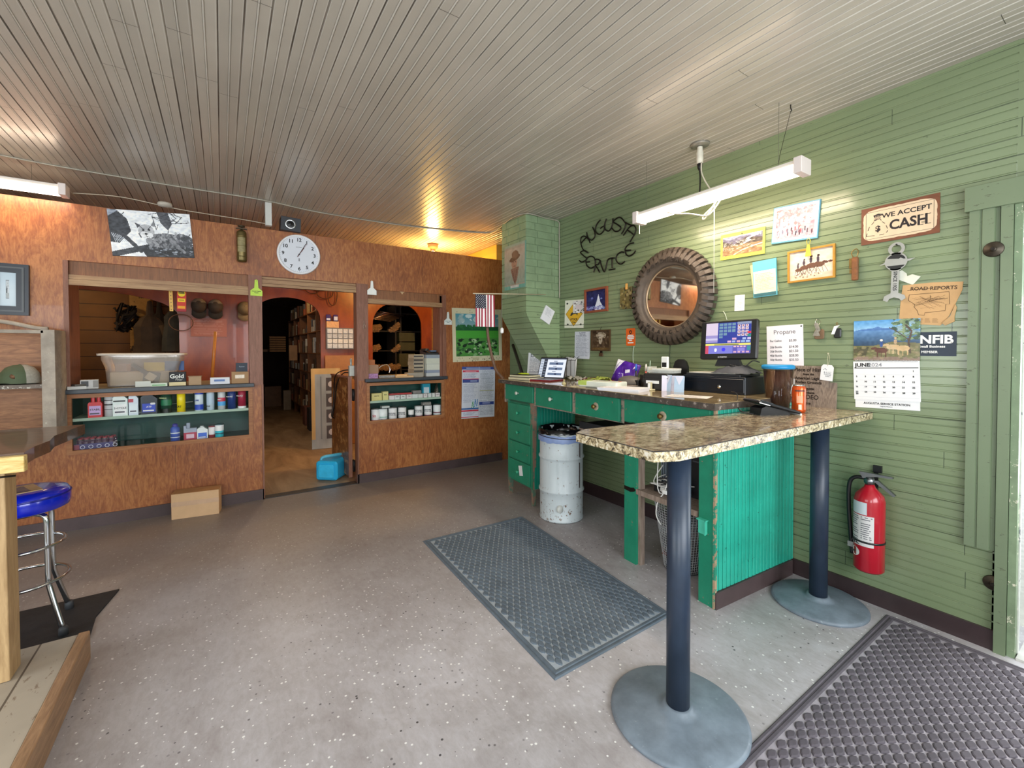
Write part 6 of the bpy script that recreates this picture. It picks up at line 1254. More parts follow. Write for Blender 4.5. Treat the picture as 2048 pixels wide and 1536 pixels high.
random.seed(9); m = MB(); seg = 48; vs = []; ring = [(DR-.03, hD-.25), (DR-.012, hD-.06), (DR-.004, hD+.012), (DR+.012, hD+.012), (DR+.016, hD-.03)]
for r_, z in ring:
    for q in range(seg): a = 2*math.pi*q/seg; k = random.uniform(-.004, .004); vs.append(((r_+k)*math.cos(a), (r_+k)*math.sin(a), z+random.uniform(-.006, .006)))
m.add(vs, [(k*seg+q, (k+1)*seg+q, (k+1)*seg+(q+1) % seg, k*seg+(q+1) % seg) for k in range(4) for q in range(seg)], True); m.build('black_bin_bag', mat('0C0D10', .18, var=0), t)
MB().lathe([(0, hD-.24), (DR-.03, hD-.25)], seg=32, cap=False).build('bag_bottom', mat('0C0D10', .3, var=0), t)
vs = []; ring = [(DR+.006, hD-.04), (DR+.014, hD-.06), (DR+.012, hD-.10)]; m = MB()
for r_, z in ring:
    for q in range(seg): a = 2*math.pi*q/seg; k = random.uniform(-.003, .004); vs.append(((r_+k)*math.cos(a), (r_+k)*math.sin(a), z+random.uniform(-.008, .008)))
m.add(vs, [(k*seg+q, (k+1)*seg+q, (k+1)*seg+(q+1) % seg, k*seg+(q+1) % seg) for k in range(2) for q in range(seg)], True); m.build('blue_inner_liner', mat('7E92C0', .35, var=.1), t); MB().tube([((DR+.02)*math.cos(a*.2), (DR+.02)*math.sin(a*.2), hD-.045-.018*math.cos(a*.2+1.6)) for a in range(32)], .003, 5, closed=True).build('black_band', M_black, t)
# cardboard box on the floor
a_, b_ = onZ(343, 1040), onZ(438, 1027)
d_ = (b_-a_).normalized(); nrm = Vector((-d_.y, d_.x, 0)); w = (b_-a_).length; F = Matrix(((d_.x, nrm.x, 0, a_.x), (d_.y, nrm.y, 0, a_.y), (0, 0, 1, 0), (0, 0, 0, 1)))
t = thing('cardboard_box', 'closed cardboard box on the floor against the partition baseboard', 'box', F); hb = .225
M_card = mat('D2AC84', .75, var=.05); M_card2 = mat('A5794E', .75, var=.08)
MB().box((0, 0, 0), (w, .155, hb)).build('box_body', M_card, t); MB().box((-.001, -.0005, hb), (w+.001, .078, hb+.002)).box((-.001, .08, hb), (w+.001, .156, hb+.002)).build('top_flap', M_card2, t); MB().box((-.001, -.0012, hb*.50), (w+.001, .0, hb*.68)).build('clear_tape', mat('CBA88A', .25, var=.08), t)
# bar, post, platform, stool, mat at left
M_deck = boards('worn_deck_boards', 'A89C8C', 0, 1, .32, r=.6, length=5, dirt=.1, gap='4A3C30', var=.3, off=.235, wearc=('7E6A56', .72), wide=.012)
t = thing('foot_platform', 'low worn wooden platform of grey boards at the left foreground', 'platform', (0, 0, 0)); MB().box((-2.4, .9, 0), (-.60, 2.905, .135)).build('deck', M_deck, t); MB().rbox((-.598, .9, .0), (-.556, 2.905, .142), .006, axis=1).build('edge_board', wood('edge_board_wood', '7A5C44', 'B08A68', axis=1, sc=3), t)
M_pst = wood('planed_timber_post', '9A7A52', 'C4A478', axis=2, sc=3, stretch=9)
BZ = 1.08
t = thing('high_bar', 'dark live-edge wooden bar top on a thick square timber post', 'bar', (0, 0, 0)); MB().rbox((-.875, 2.645, .137), (-.752, 2.765, BZ-.075), .004).build('post', M_pst, t)
m = MB(); E_ = [(-.70, 2.66), (-.705, 2.8), (-.69, 2.95), (-.71, 3.1), (-.695, 3.25), (-.685, 3.4), (-.672, 3.492)]
m.prism(E_+[(-2.6, 3.47), (-2.6, 2.66)], BZ-.055, BZ); m.build('bar_top', wood('dark_stained_slab', '3A2618', '6E503A', axis=0, sc=2.2, r=.28, coat=.35, stretch=7), t)
MB().rbox((-2.6, 2.62, BZ-.075), (-.69, 2.66, BZ-.008), .004, axis=0).build('front_lumber_edge', wood('fresh_yellow_lumber', 'C9A050', 'F0D898', axis=0, sc=4, stretch=6, dist=2.5), t)
MB().tube(smooth_path([(-.80, 2.60, BZ-.085), (-.82, 2.60, BZ-.12), (-.86, 2.60, BZ-.10), (-.85, 2.60, BZ-.14), (-.90, 2.6, BZ-.17), (-1.0, 2.6, BZ-.17)], 5), .005, 6).tube([(-.80, 2.61, BZ-.085), (-.72, 2.64, BZ-.09)], .004, 6).build('iron_hook', M_dkmet, t)
t = tag(MB().prism([(-2.4, 2.93), (-.66, 2.96), (-.60, 3.12), (-.615, 3.34), (-.56, 3.645), (-2.4, 3.645)], .0, .009).build('floor_mat', mat('211F22', .8, var=.2, sc=30, bump=.3)), 'thin black floor mat with wavy curled edge under the blue stool', 'floor mat')
SX, SY = -.90, 3.35
t = thing('bar_stool', 'round blue vinyl topped stool with chrome legs and footrings', 'bar stool', Matrix.Translation((SX, SY, .009)) @ Matrix.Rotation(R(8), 4, 'Z')); 
m = MB().lathe([(0, .655), (.165, .655), (.185, .665), (.192, .69), (.192, .735), (.18, .757), (.12, .768), (0, .77)], seg=48); m.build('seat', mat('0A22C0', .22, var=.05, coat=.5), t)
m = MB().lathe([(.1925, .728), (.196, .733), (.1925, .738)], seg=48, cap=False); m.build('seat_piping', mat('0A1A88', .2), t)
MB().box((-.13, -.12, .767), (.07, .06, .772), Matrix.Rotation(.3, 3, 'Z')).build('printed_patch', mat('B4946A', .5, var=.1), t); m = MB()
for k in range(6): m.box((-.12, -.1+k*.024, .772), (.02, -.088+k*.024, .7728), Matrix.Rotation(.3, 3, 'Z'), (0, 0, .77))
m.build('patch_stripes', mat('1E2450', .5), t); MB().lathe([(0, .62), (.08, .63), (.09, .655)], seg=24).build('swivel_plate', M_chrome, t)
for k in range(4):
    a = R(45+90*k); c_, s_ = math.cos(a), math.sin(a); L_ = [(.03, .64), (.12, .635), (.145, .61), (.148, .5), (.15, .3), (.165, .22), (.225, .03)]
    l = MB().tube(smooth_path([(r_*c_, r_*s_, z) for r_, z in L_], 5), .0125, 10).build('leg', M_chrome, t); MB().lathe([(0, .0), (.02, .0), (.02, .035), (.015, .045)], (.228*c_, .228*s_, 0), seg=14).build('rubber_foot', mat('3A3C40', .6), l)
for r_, z in ((.163, .47), (.178, .285)): MB().tube([(r_*math.cos(q*2*math.pi/48), r_*math.sin(q*2*math.pi/48), z) for q in range(48)], .0085, 8, closed=True).build('foot_ring', M_chrome, t)
# crate shelf on the wall at left with a cap
t = thing('crate_shelf', 'old paint-splashed plywood crate used as a shelf beside the left counter', 'shelf', (0, 0, 0)); y0, y1 = 4.80, 5.095; M_cr = wood('rough_crate_plywood', '7A4E30', 'B07A50', axis=0, sc=3.2, stretch=6, dist=2.5); M_cg = mat('A29688', .65, var=.2, sc=12, wear=('C8C4B8', .68, 30))
MB().box((-2.1, y1-.015, .86), (-1.15, y1, 1.66)).build('back_board', M_cr, t); MB().box((-1.16, y0, .86), (-1.085, y1, 1.675)).build('side_plank', M_cg, t)
MB().box((-2.1, y0, 1.225), (-1.16, y1-.015, 1.255)).box((-2.1, y0, .86), (-1.16, y1-.015, .89)).build('shelf_board', mat('6E6258', .6, var=.3, sc=20, wear=('C8C4B8', .62, 24)), t); MB().rbox((-2.1, y0, 1.645), (-1.145, y0+.03, 1.672), .004, axis=0).build('top_rail', M_cg, t)
MB().tube(smooth_path([(-1.9, 4.85, 1.73), (-1.5, 4.85, 1.735), (-1.36, 4.85, 1.73), (-1.2, 4.85, 1.69), (-1.13, 4.85, 1.685)], 4), .016, 8).build('bent_strap', M_cg, t); MB().box((-1.1, y1-.03, .4), (-1.06, y1-.002, .86)).build('wall_cleat', M_cg, t) if False else None
def cap_shape(t, mc, mp, mb_, S=1.0):
    m = MB(); m.lathe([(.0, .125), (.03, .122), (.06, .105), (.082, .07), (.09, .03), (.09, .0)], seg=28, cap=False, sx=1.08); m.build('crown', mc, t)
    m = MB(); vs = []
    for k in range(13):
        a = R(-65+130*k/12); vs += [(.095*math.cos(a)*1.05, .088*math.sin(a), .006), (.085+.095*math.cos(a), .095*math.sin(a)*.98, -.008+.012*abs(math.sin(a)))]
    m.add(vs+[(x, y, z-.004) for x, y, z in vs], [(2*k, 2*k+1, 2*k+3, 2*k+2) for k in range(12)]+[(26+2*k+2, 26+2*k+3, 26+2*k+1, 26+2*k) for k in range(12)]+[(2*k+1, 26+2*k+1, 26+2*k+3, 2*k+3) for k in range(12)], True); m.build('bill', mb_, t)
    m = MB(); vs = []
    for j in range(5):
        for k in range(11):
            a = R(105+150*k/10); f = j/4; r_, z = [(.0915, .0), (.092, .03), (.084, .07), (.062, .106), (.031, .124)][j]; vs.append((r_*math.cos(a)*1.08, r_*math.sin(a), z))
    m.add(vs, [(j*11+k, (j+1)*11+k, (j+1)*11+k+1, j*11+k+1) for j in range(4) for k in range(10)], True); m.build('mesh_back', mp, t); MB().lathe([(0, .008), (.007, .004), (.008, 0)], (0, 0, .122), seg=10).build('top_button', mc, t)
t = thing('baseball_cap', 'green cap with pale mesh back and patch resting in the crate', 'cap', Matrix.Translation((-1.31, 4.93, 1.262)) @ Matrix.Rotation(R(197), 4, 'Z') @ Matrix.Scale(1.15, 4)); cap_shape(t, mat('4E5A40', .75, var=.1), mat('A8A498', .8, var=.15, sc=80), mat('3A4638', .75)); MB().lathe([(0, .003), (.018, .0)], (.0, .0, 0), seg=16).build('round_patch', mat('7E5A40', .7), t, Matrix.Translation((.03, .080, .05)) @ Matrix.Rotation(R(-70), 4, 'X'))
# ================================================================ DOORWAY: gate, jug, leaning panels
t = thing('swing_gate', 'low brown scuffed plywood gate hinged open in the doorway', 'gate', (0, 0, 0)); gz0, gz1 = .05, 1.195
p0, p1 = Vector((1.232, 5.235, 0)), Vector((1.20, 6.02, 0)); d_ = (p1-p0).normalized(); Lg = (p1-p0).length; GM = Matrix(((d_.x, -d_.y, 0, p0.x), (d_.y, d_.x, 0, p0.y), (0, 0, 1, 0), (0, 0, 0, 1)))
t.matrix_world = GM; MB().box((0.0, -.0, gz0), (Lg, .025, gz1)).build('plywood_leaf', mat('6E4422', .4, var=.35, sc=6, wear=('A87A4A', .60, 12), coat=.2), t); MB().box((-.02, -.005, gz0), (.0, .035, gz1)).box((-.02, -.005, gz1), (Lg, .035, gz1+.02)).build('edge_strip', M_postw, t)
for z in (1.0, .18): 
    m = MB(); 
    for x in (-.03, .0): m.lathe([(0, -.07), (.012, -.066), (.012, .066), (0, .07)], (x, -.02, z), seg=12)
    m.box((-.04, -.03, z-.055), (.03, -.008, z+.055)); m.build('spring_hinge', mat('1E1C1C', .35, .5), t)
t = thing('water_jug', 'bright blue square water container with white spout lying on the floor', 'jug', Matrix.Translation((1.0, 5.42, 0)) @ Matrix.Rotation(R(-38), 4, 'Z')); M_bl = mat('28B4E8', .3, var=.04, coat=.2)
MB().rbox((-.13, -.02, .004), (.13, .30, .225), .035, 5, axis=1).build('jug_body', M_bl, t); m = MB().rbox((-.095, -.032, .035), (.095, -.018, .19), .025, 4, axis=1); m.build('base_panel', mat('3CC2F4', .3), t)
MB().tube(smooth_path([(-.1, .06, .2), (-.09, .07, .25), (.0, .14, .262), (.06, .25, .25), (.07, .27, .21)], 5), .018, 8).build('carry_handle', mat('5AB4D0', .4), t); MB().lathe([(.03, 0), (.03, -.04), (.018, -.05), (.018, -.08)], (-.13, .18, .1), axis=0, seg=14).box((-.22, .165, .06), (-.195, .195, .16)).build('spout', mat('E4E4DE', .35), t)
F = frame((onY(640, 800, 7.2).x+.1, 7.25, 0), (.96, -.1, 0), (0, .06, 1)); t = thing('leaning_display_panel', 'grey display panel with photo strips leaning behind the gate', 'panel', F)
a_ = onY(632, 750, 7.2); b_ = onY(662, 890, 7.2); hh = 1.24; p = Pic(40, 110, '9AA4AE'); p.rect(0, 0, .12, 1, 'C8A870').rect(0, .93, 1, 1, 'C8A870').rect(.3, .0, .34, .9, '7A848E')
for k in range(4): p.rect(.5, .12+k*.2, .98, .28+k*.2, '4E4A50').ell(.7, .2+k*.2, .12, .04, 'C8C4CC')
p.grad(0, .12, 'B4C0C8', '9AA4AE').noise(.08, 10).build(t, .42, hh, .012, MM=Matrix.Translation((0, hh/2, 0))); MB().box((-.21, 0, -.02), (.21, hh, .011)).build('board', mat('A88A5A', .6), t)
F = frame((1.52, 7.38, 0), (.98, -.06, 0), (0, .05, 1)); t = thing('leaning_brown_board', 'plain tan sheet board leaning on the red-brown wall behind the gate', 'board', F); MB().box((-.16, 0, 0), (.42, 1.44, .015)).build('board', mat('A8703A', .5, var=.1), t)
t = thing('gate_hoses', 'black looped hose and grey fitting on the gate top', 'hose', (0, 0, 0)); MB().tube(smooth_path([(1.235, 5.25, 1.29), (1.2, 5.5, 1.27), (1.17, 5.75, 1.2), (1.17, 5.85, 1.0), (1.15, 5.8, .82), (1.13, 5.8, .7), (1.17, 5.83, .66)], 8), .007, 6).tube(smooth_path([(1.235, 5.25, 1.25), (1.21, 5.5, 1.24), (1.18, 5.72, 1.1), (1.18, 5.85, .85), (1.16, 5.9, .66)], 8), .007, 6).build('hose_run', M_black, t); MB().rbox((1.21, 5.2, 1.217), (1.27, 5.26, 1.34), .008).tube([(1.235, 5.23, 1.3), (1.235, 5.23, 1.42)], .012, 8).build('fitting', mat('A8A8A0', .4, .3), t)
# ================================================================ COUNTER THINGS, CASE GOODS, BACK ROOM
CTZ = 1.188
def bp(px, Y): return onY(px, 740, Y).x
def cbox(name, label, px0, px1, Y, h, c_, d=.12, z=CTZ, a=0, cat='box', g=None, m_=None):
    x0, x1 = bp(px0, Y), bp(px1, Y); t = thing(name, label, cat, Matrix.Translation(((x0+x1)/2, Y, z)) @ Matrix.Rotation(R(a), 4, 'Z'), g)
    w = x1-x0; MB().box((-w/2, 0, 0), (w/2, d, h)).build('carton', m_ or mat(c_, .6, var=.06), t); t['_w'] = w; del t['_w']; return t, w
# tote
x0, x1 = bp(194, 5.2), bp(368, 5.2); w = x1-x0; cx_ = (x0+x1)/2
t = thing('plastic_tote', 'large clear plastic tote full of parts on the left counter', 'tote', (cx_, 5.42, CTZ)); hb = .285; WB = w*.41; WT = w*.47
m = MB(); 
def ringr(hx, hy, z, r_=.04, n=4):
    o = []
    for sx, sy, t0 in ((1, 1, 0), (-1, 1, 90), (-1, -1, 180), (1, -1, 270)):
        for q in range(n+1): a = R(t0+90*q/n); o.append((sx*(hx-r_)+r_*math.cos(a), sy*(hy-r_)+r_*math.sin(a), z))
    return o
rs = [ringr(WB, .19, .002), ringr(WB, .19, .006), ringr(WB*1.05, .2, hb*.6), ringr(WT, .215, hb*.86), ringr(WT, .215, hb)]
vs = sum(rs, []); n = 20; m.add(vs, [(k*n+q, k*n+(q+1) % n, (k+1)*n+(q+1) % n, (k+1)*n+q) for k in range(4) for q in range(n)]+[tuple(range(n-1, -1, -1))], True); m.build('tub_wall', glassy('tote_plastic', 'EADFD4', refl=.3, rough=.15, opac=.22), t)
m = MB(); rs = [ringr(WT, .215, hb-.002), ringr(w/2+.005, .235, hb-.004), ringr(w/2+.008, .238, hb+.014), ringr(WT-.008, .207, hb+.018), ringr(WT-.01, .205, hb-.002)]; vs = sum(rs, []); m.add(vs, [(k*n+q, k*n+(q+1) % n, (k+1)*n+(q+1) % n, (k+1)*n+q) for k in range(4) for q in range(n)], True); m.build('rim', mat('DCCFC0', .4, var=.03), t)
def inner(name, lb, a, b, c_, rot=None, z=0, cat='package', ms=None):
    q = thing(name, lb, cat, t.matrix_world); MB().box(a, b, rot).build('carton', mat(c_, .5, var=.1), q); return q
q = inner('tote_package', 'pale cardboard packets filling the tote bottom', (-WB*.92, -.165, .012), (WB*.9, .12, .13), 'B8AA8C'); q = inner('tote_package', 'yellow packet standing in the tote', (-.0, -.12, .135), (.15, -.09, .215), 'C8B848'); q = inner('tote_package', 'blue round packet standing in the tote beside the yellow one', (.155, -.12, .135), (.30, -.085, .225), '3A5E9A')
q = inner('tote_package', 'mottled pinkish packets at the tote left', (-WB*.8, -.12, .135), (-.12, .1, .2), 'A08A84'); q = thing('tote_tool', 'black handled tool with a square tag lying in the tote', 'tool', t.matrix_world); MB().box((-.10, -.185, .12), (.1, -.165, .155), Matrix.Rotation(.7, 3, 'Y')).box((-.0, -.183, .03), (.12, -.165, .13), Matrix.Rotation(.15, 3, 'Y')).build('black_handle', M_black, q); MB().box((.02, -.188, .05), (.09, -.184, .115), Matrix.Rotation(.6, 3, 'Y')).build('square_tag', mat('C9C4B4', .5), q)
YC = 5.115
t, w = cbox('filter_box', 'black and yellow box lettered Gold Filter before the tote', 338, 371, YC, .125, '15161A', .1); text(t, 'Gold', .052, -.004, .085, .0, mat('E4E4DC', .4, var=0), bold=.0012, MM=Matrix.Rotation(R(90), 4, 'X') @ Matrix.Translation((0, 0, .001))); text(t, 'Filter', .026, .012, .055, .0, mat('C8C8C0', .4, var=0), MM=Matrix.Rotation(R(90), 4, 'X') @ Matrix.Translation((0, 0, .001)))
MB().box((-w/2-.001, -.0015, 0), (w/2+.001, 0, .032)).build('cream_base', mat('D8C898', .5), t)
t, w = cbox('small_carton', 'small plain kraft carton right of the Gold Filter box', 377, 402, YC, .08, 'A88A68', .1); MB().box((-w/2-.006, -.006, .078), (w/2+.006, .106, .083)).build('lid_flaps', mat('96785A', .6), t)
t, w = cbox('small_carton', 'white and blue flat carton at the counter right end', 420, 459, YC, .062, 'D9DCE4', .1, a=-2); MB().box((-w*.3, -.0012, .025), (w*.25, 0, .045)).build('blue_lettering_block', mat('5A78B0', .5), t)
t, w = cbox('taped_carton', 'crumpled brown taped carton beside the post', 463, 497, YC, .115, 'A07C54', .1); MB().box((-w*.3, -.002, .05), (w*.25, 0, .085)).build('shiny_tape', mat('D8C8B4', .15, var=.3), t)
t, w = cbox('dark_carton', 'small dark blue carton stacked on the brown taped carton', 472, 495, YC+.02, .085, '2E3644', .08, z=CTZ+.115); text(t, 'Fusion', .018, 0, .05, 0, mat('A8B0BC', .4, var=0), MM=Matrix.Rotation(R(90), 4, 'X') @ Matrix.Translation((0, 0, .001)))
t, w = cbox('white_carton', 'small open white carton in front of the tote', 270, 301, YC, .05, 'C9CCC4', .07, a=6); t, w = cbox('green_white_packet', 'flat green and white packet lying before the tote', 300, 334, YC-.01, .03, 'C8D4C4', .06, a=-4); MB().box((-w*.4, -.001, .006), (w*.4, 0, .016)).build('green_stripe', mat('6AA86A', .5), t)
t, w = cbox('open_carton', 'opened white carton with black inside, left of the tote', 160, 196, YC, .075, 'C8C8C6', .1, a=8); MB().box((-w*.45, -.002, .02), (-w*.05, 0, .065)).build('black_opening', M_black, t); MB().box((w*.2, -.0015, .01), (w*.5, 0, .07)).build('grey_side', mat('8E8C88', .5), t)
t, w = cbox('flat_packages', 'flattened white packets at the left end of the counter', 134, 172, YC-.035, .025, 'D4D4D0', .09, a=14); MB().box((-w*.2, .0, .025), (w*.4, .06, .042), Matrix.Rotation(.3, 3, 'Z')).build('top_packet', mat('5E5A54', .5, var=.3), t)
t = thing('broom_handle', 'orange wooden handle standing upright behind the left counter', 'handle', (0, 0, 0)); MB().tube([tuple(onY(424, 760, 5.6)), tuple(onY(431, 663, 5.6))], .015, 10).build('handle_rod', mat('C87A32', .4), t)
# hanging over the opening
fz = lambda a, b, Y: onY(a, b, Y)
c = fz(342, 598, 5.25); t = thing('yellow_scale', 'long yellow stick with holes hanging in the left opening', 'stick', frame(tuple(c), (1, 0, .02), (0, 0, 1))); MB().box((-.014, -.115, 0), (.014, .115, .008)).build('stick_body', mat('D8A848', .5, var=.06), t); m = MB()
for k in range(7): m.cyl((0, -.1+k*.033, .008), .004, .001, 2, 8)
m.build('holes', M_black, t); MB().tube([(0, .11, .0), (0, .22, .0)], .002, 4).build('string', mat('8A6A4A', .6), t)
c = fz(363, 600, 5.27); t = thing('carded_package', 'red and yellow carded package hanging in the left opening', 'package', frame(tuple(c), (1, 0, -.02), (0, 0, 1))); MB().rbox((-.036, -.11, -.02), (.036, .11, .0), .006).build('card', mat('B42A20', .45), t); p = Pic(24, 60, 'C8301E'); p.ell(.5, .8, .42, .15, 'F0D020').rect(.15, .78, .85, .82, '1A1A1A').rect(.15, .84, .8, .88, '1A1A1A').rect(.08, .42, .9, .56, 'F0C81E').rect(.2, .46, .8, .52, 'B08010').rect(.1, .12, .9, .24, 'E8A020').rect(.0, 0, 1, .08, '9A1E2A'); p.build(t, .07, .215, .001); MB().tube([(0, .11, .0), (0, .2, -.02)], .002, 4).build('string', mat('8A6A4A', .6), t)
capm = (mat('4A3E34', .8, var=.15), mat('8A7C6C', .8, var=.15, sc=80), mat('2E2822', .8))
CM = lambda x, y: Matrix.Translation(fz(x, y, 7.42)) @ Matrix.Rotation(R(-90), 4, 'Z') @ Matrix.Rotation(R(76), 4, 'Y') @ Matrix.Scale(1.0, 4)
t = thing('baseball_cap', 'black fronted cap hanging on the inner wall, leftmost of three', 'cap', CM(398, 612), 'caps on the inner wall'); cap_shape(t, *capm)
copy_tree(t, CM(431, 614), 'brown cap with tan mesh hanging on the inner wall, middle of three'); t3 = copy_tree(t, CM(489, 618), 'olive tan cap on the inner wall, half hidden behind the post')
m_ol = mat('7A6444', .8, var=.12)
for o in [x for x in COL.objects if x.parent == t3]: o.data = o.data.copy(); o.data.materials[0] = m_ol
t = thing('wall_notice', 'pale faded notice sheet behind the caps on the red inner wall', 'sheet', frame(tuple(fz(418, 655, 7.49)), (1, 0, 0), (0, 0, 1))); Pic(24, 18, 'A8685A').lines(.1, .1, .9, .9, 6, 'B88478', .6).build(t, .42, .26, 0)
# cable loops on the inner wall
m = MB(); hoses = thing('hanging_hoses', 'coiled brown cables hung along the top of the inner wall', 'hose', (0, 0, 0))
for x, y, rx, ry in ((650, 585, .12, .1), (625, 578, .1, .07), (665, 590, .07, .17), (605, 572, .12, .05), (640, 575, .13, .05)):
    c = fz(x, y, 7.45); m.tube([(c.x+rx*math.cos(q*.3307), 7.45-.01*math.sin(q), c.z+ry*math.sin(q*.3307)) for q in range(19)], .007, 5, closed=True)
m.build('cable_coil', mat('4E2A18', .5), hoses)
c = fz(372, 660, 5.9); t = thing('hanging_cord_loop', 'thin brown cord loop hanging below the red package', 'cord', (0, 0, 0)); cc_ = fz(362, 645, 7.3); MB().tube([(cc_.x+.13*math.cos(q*.3307), 7.3, cc_.z+.11*math.sin(q*.3307)) for q in range(19)], .006, 5, closed=True).build('cord_loop', mat('5A3A20', .5), t)
# parts organiser
q = [fz(*k, 7.4) for k in ((653, 655), (716, 658), (716, 699), (653, 698))]; w = q[1].x-q[0].x+.02; h = q[0].z-q[3].z
t = thing('parts_organizer', 'wall cabinet of small clear drawers on the red-brown inner wall', 'organizer', frame((q[0].x+w/2, 7.49, q[3].z), (1, 0, 0), (0, 0, 1))); MB().box((-w/2, 0, 0), (w/2, h, .085)).build('cabinet', mat('6E6E70', .5), t)
for r_ in range(4):
    for c_ in range(6):
        u = -w/2+.012+c_*(w-.02)/6; v = .012+r_*(h-.02)/4; d = MB().box((u, v, .085), (u+w/6-.016, v+h/4-.016, .094)).build('drawer', mat(['C8CCD0', 'B4B8BC', 'D4D4D0'][(r_*5+c_*3) % 3], .3, var=.2, sc=60), t)
        MB().box((u+.012, v+.008, .094), (u+w/6-.03, v+.018, .1)).build('pull', mat('DCDCDC', .4), d)
TT = t.matrix_world; t = thing('small_parts_box', 'tan printed card box standing on the parts cabinet', 'box', TT @ Matrix.Translation((-w*.31, h, .05))); MB().box((-.09, 0, -.04), (.09, .10, .04)).build('carton', mat('D8A878', .6, var=.15, sc=40), t)
for k, x in enumerate((-.06, .05)):
    q = thing('purple_packet', ('purple foil packet standing left on the tan box', 'purple and white foil packet standing right on the tan box')[k], 'packet', TT @ Matrix.Translation((-w*.31+x, h+.10, .05))); MB().rbox((-.035, 0, -.012), (.035, .11, .012), .01).build('foil', mat('3A2A6E', .25, var=.2), q); MB().box((-.028, .02, .012), (.028, .05+.03*k, .0135)).build('white_print', mat('C8D0E8', .4), q)
# second counter goods
books = [('C4C8C8', .045, 'grey paper block, bottom of the catalogue stack'), ('8E98AC', .035, 'blue-grey catalogue second from the stack bottom'), ('CDD0C4', .075, 'thick cream catalogue in the middle of the stack'), ('C8CCBE', .075, 'thick cream catalogue just under the grey one'), ('8E98A4', .04, 'grey-blue catalogue on top of the stack under telephone')]
z = CTZ; x0, x1 = bp(848, 5.13), bp(889, 5.13)
for c_, hgt, lb in books:
    t = thing('catalogue', lb+' on the right counter', 'book', (( x0+x1)/2+random.uniform(-.004, .004), 5.13, z), 'catalogues on the right counter'); MB().box((-.105, 0, 0), (.105, .24, hgt-.001)).build('page_block', mat(c_, .65, var=.06), t); MB().box((-.106, -.002, hgt-.004), (.106, .24, hgt)).build('cover', mat('9AA0A4', .5), t); z += hgt
t = thing('desk_phone', 'black desk telephone on top of the catalogue stack', 'telephone', ((x0+x1)/2-.02, 5.15, z)); MB().prism([(0, 0), (.2, 0), (.2, .06), (.0, .025)], -.085, .085, axis=0).build('phone_base', mat('1A1C22', .35), t); MB().rbox((-.08, .02, .045), (-.03, .19, .08), .012).build('handset', M_black, t); MB().box((-.01, .03, .038), (.07, .12, .056)).build('keypad', mat('5A6A84', .4), t)
z = CTZ
for k in range(6): t = thing('catalogue', 'worn spine-out parts catalogue, %s of the left pile' % ['bottom', 'second lowest', 'third lowest', 'third from top', 'second from top', 'topmost'][k], 'book', (bp(838, 5.2), 5.19, z), 'catalogues in the left pile'); MB().box((-.075+.004*(k % 3), 0, 0), (.06, .2, .045)).build('page_block', mat(['A89C88', '9A8E7A', 'B4A890'][k % 3], .65, var=.1), t); MB().box((-.07, -.0015, .01), (.05, 0, .03)).build('spine_print', mat('3E3A38', .6, var=.5, sc=90), t); z += .046
t, w = cbox('printed_packets', 'loose pile of tan paper packets on the right counter', 792, 826, 5.08, .02, 'C8A070', .12, a=-14); MB().box((-.08, .02, .02), (.05, .1, .034), Matrix.Rotation(-.4, 3, 'Z')).build('top_packet', mat('D8B484', .6, var=.1), t)
t, w = cbox('worn_manual', 'worn grey booklets lying before the catalogue stack', 815, 846, 5.11, .05, '9A9284', .14, a=-6)
t, w = cbox('kraft_carton', 'plain brown carton at the left end of the right counter', 737, 757, 5.15, .10, 'A07C60', .14, z=CTZ+.055); t, w = cbox('orange_carton', 'small orange-brown carton on top of the plain one', 737, 750, 5.18, .06, 'B06A3A', .1, z=CTZ+.155); t, w = cbox('purple_packet_box', 'pink and purple printed packet under the brown carton', 737, 756, 5.12, .055, 'A87AA8', .2, m_=mat('A87AA8', .5, var=.5, sc=60)); t, w = cbox('long_packet', 'long narrow printed packet beside the purple one', 758, 790, 5.16, .03, '8E8C8A', .05, m_=mat('8E8C8A', .5, var=.5, sc=60))
t = thing('bent_bar_tool', 'chrome bent bar tool lying on the right counter', 'tool', (0, 0, 0)); MB().tube(smooth_path([tuple(fz(*k, 5.4)) for k in ((757, 737), (765, 731), (775, 730), (780, 738), (778, 746))], 4), .008, 6).build('bar', M_chrome, t)
# ---------------- case goods
def br(h, k=1.16):
    v = [int(h[i:i+2], 16) for i in (0, 2, 4)]; return '%02X%02X%02X' % tuple(min(250, int(x*k)) for x in v)
def jug(name, label, x, Y, z, w, h, c_, lab, lc, g, neck='side', d=.07):
    if g == G1: h *= 1.14
    t = thing(name, label, 'bottle', (x, Y, z), g); m = MB()
    P = [(-w/2, 0), (w/2, 0), (w/2, h*.72), (w*.12, h*.93), (-w*.22, h*.93), (-w/2, h*.8)] if neck == 'side' else [(-w/2, 0), (w/2, 0), (w/2, h*.58), (w*.42, h*.66), (-w*.42, h*.66), (-w/2, h*.58)]
    m.prism(P, 0, d, axis=1)
    if neck != 'side': m.rbox((-w*.32, .015, h*.62), (-w*.02, d-.015, h), .01).rbox((w*.08, .015, h*.62), (w*.36, d-.015, h*.98), .01)
    else: m.lathe([(.015, h*.9), (.015, h)], (-w*.06, d/2, 0), seg=12)
    m.build('bottle_body', mat(br(c_), .35, var=.06), t)
    MB().box((-w*.40, -.0015, h*.1), (w*.40, 0, h*.5)).build('label', mat(br(lc), .45, var=.1), t); text(t, lab, min(.022, w*.3), 0, h*.34, 0, M_white if lc[0] < '9' else INK, MM=Matrix.Rotation(R(90), 4, 'X') @ Matrix.Translation((0, 0, .002)), bold=.0004)
    MB().box((-w*.36, -.002, h*.14), (w*.3, -.0015, h*.2)).build('label_band', mat('F0F0F0' if lc[0] < '9' else '4A4A58', .45), t); return t
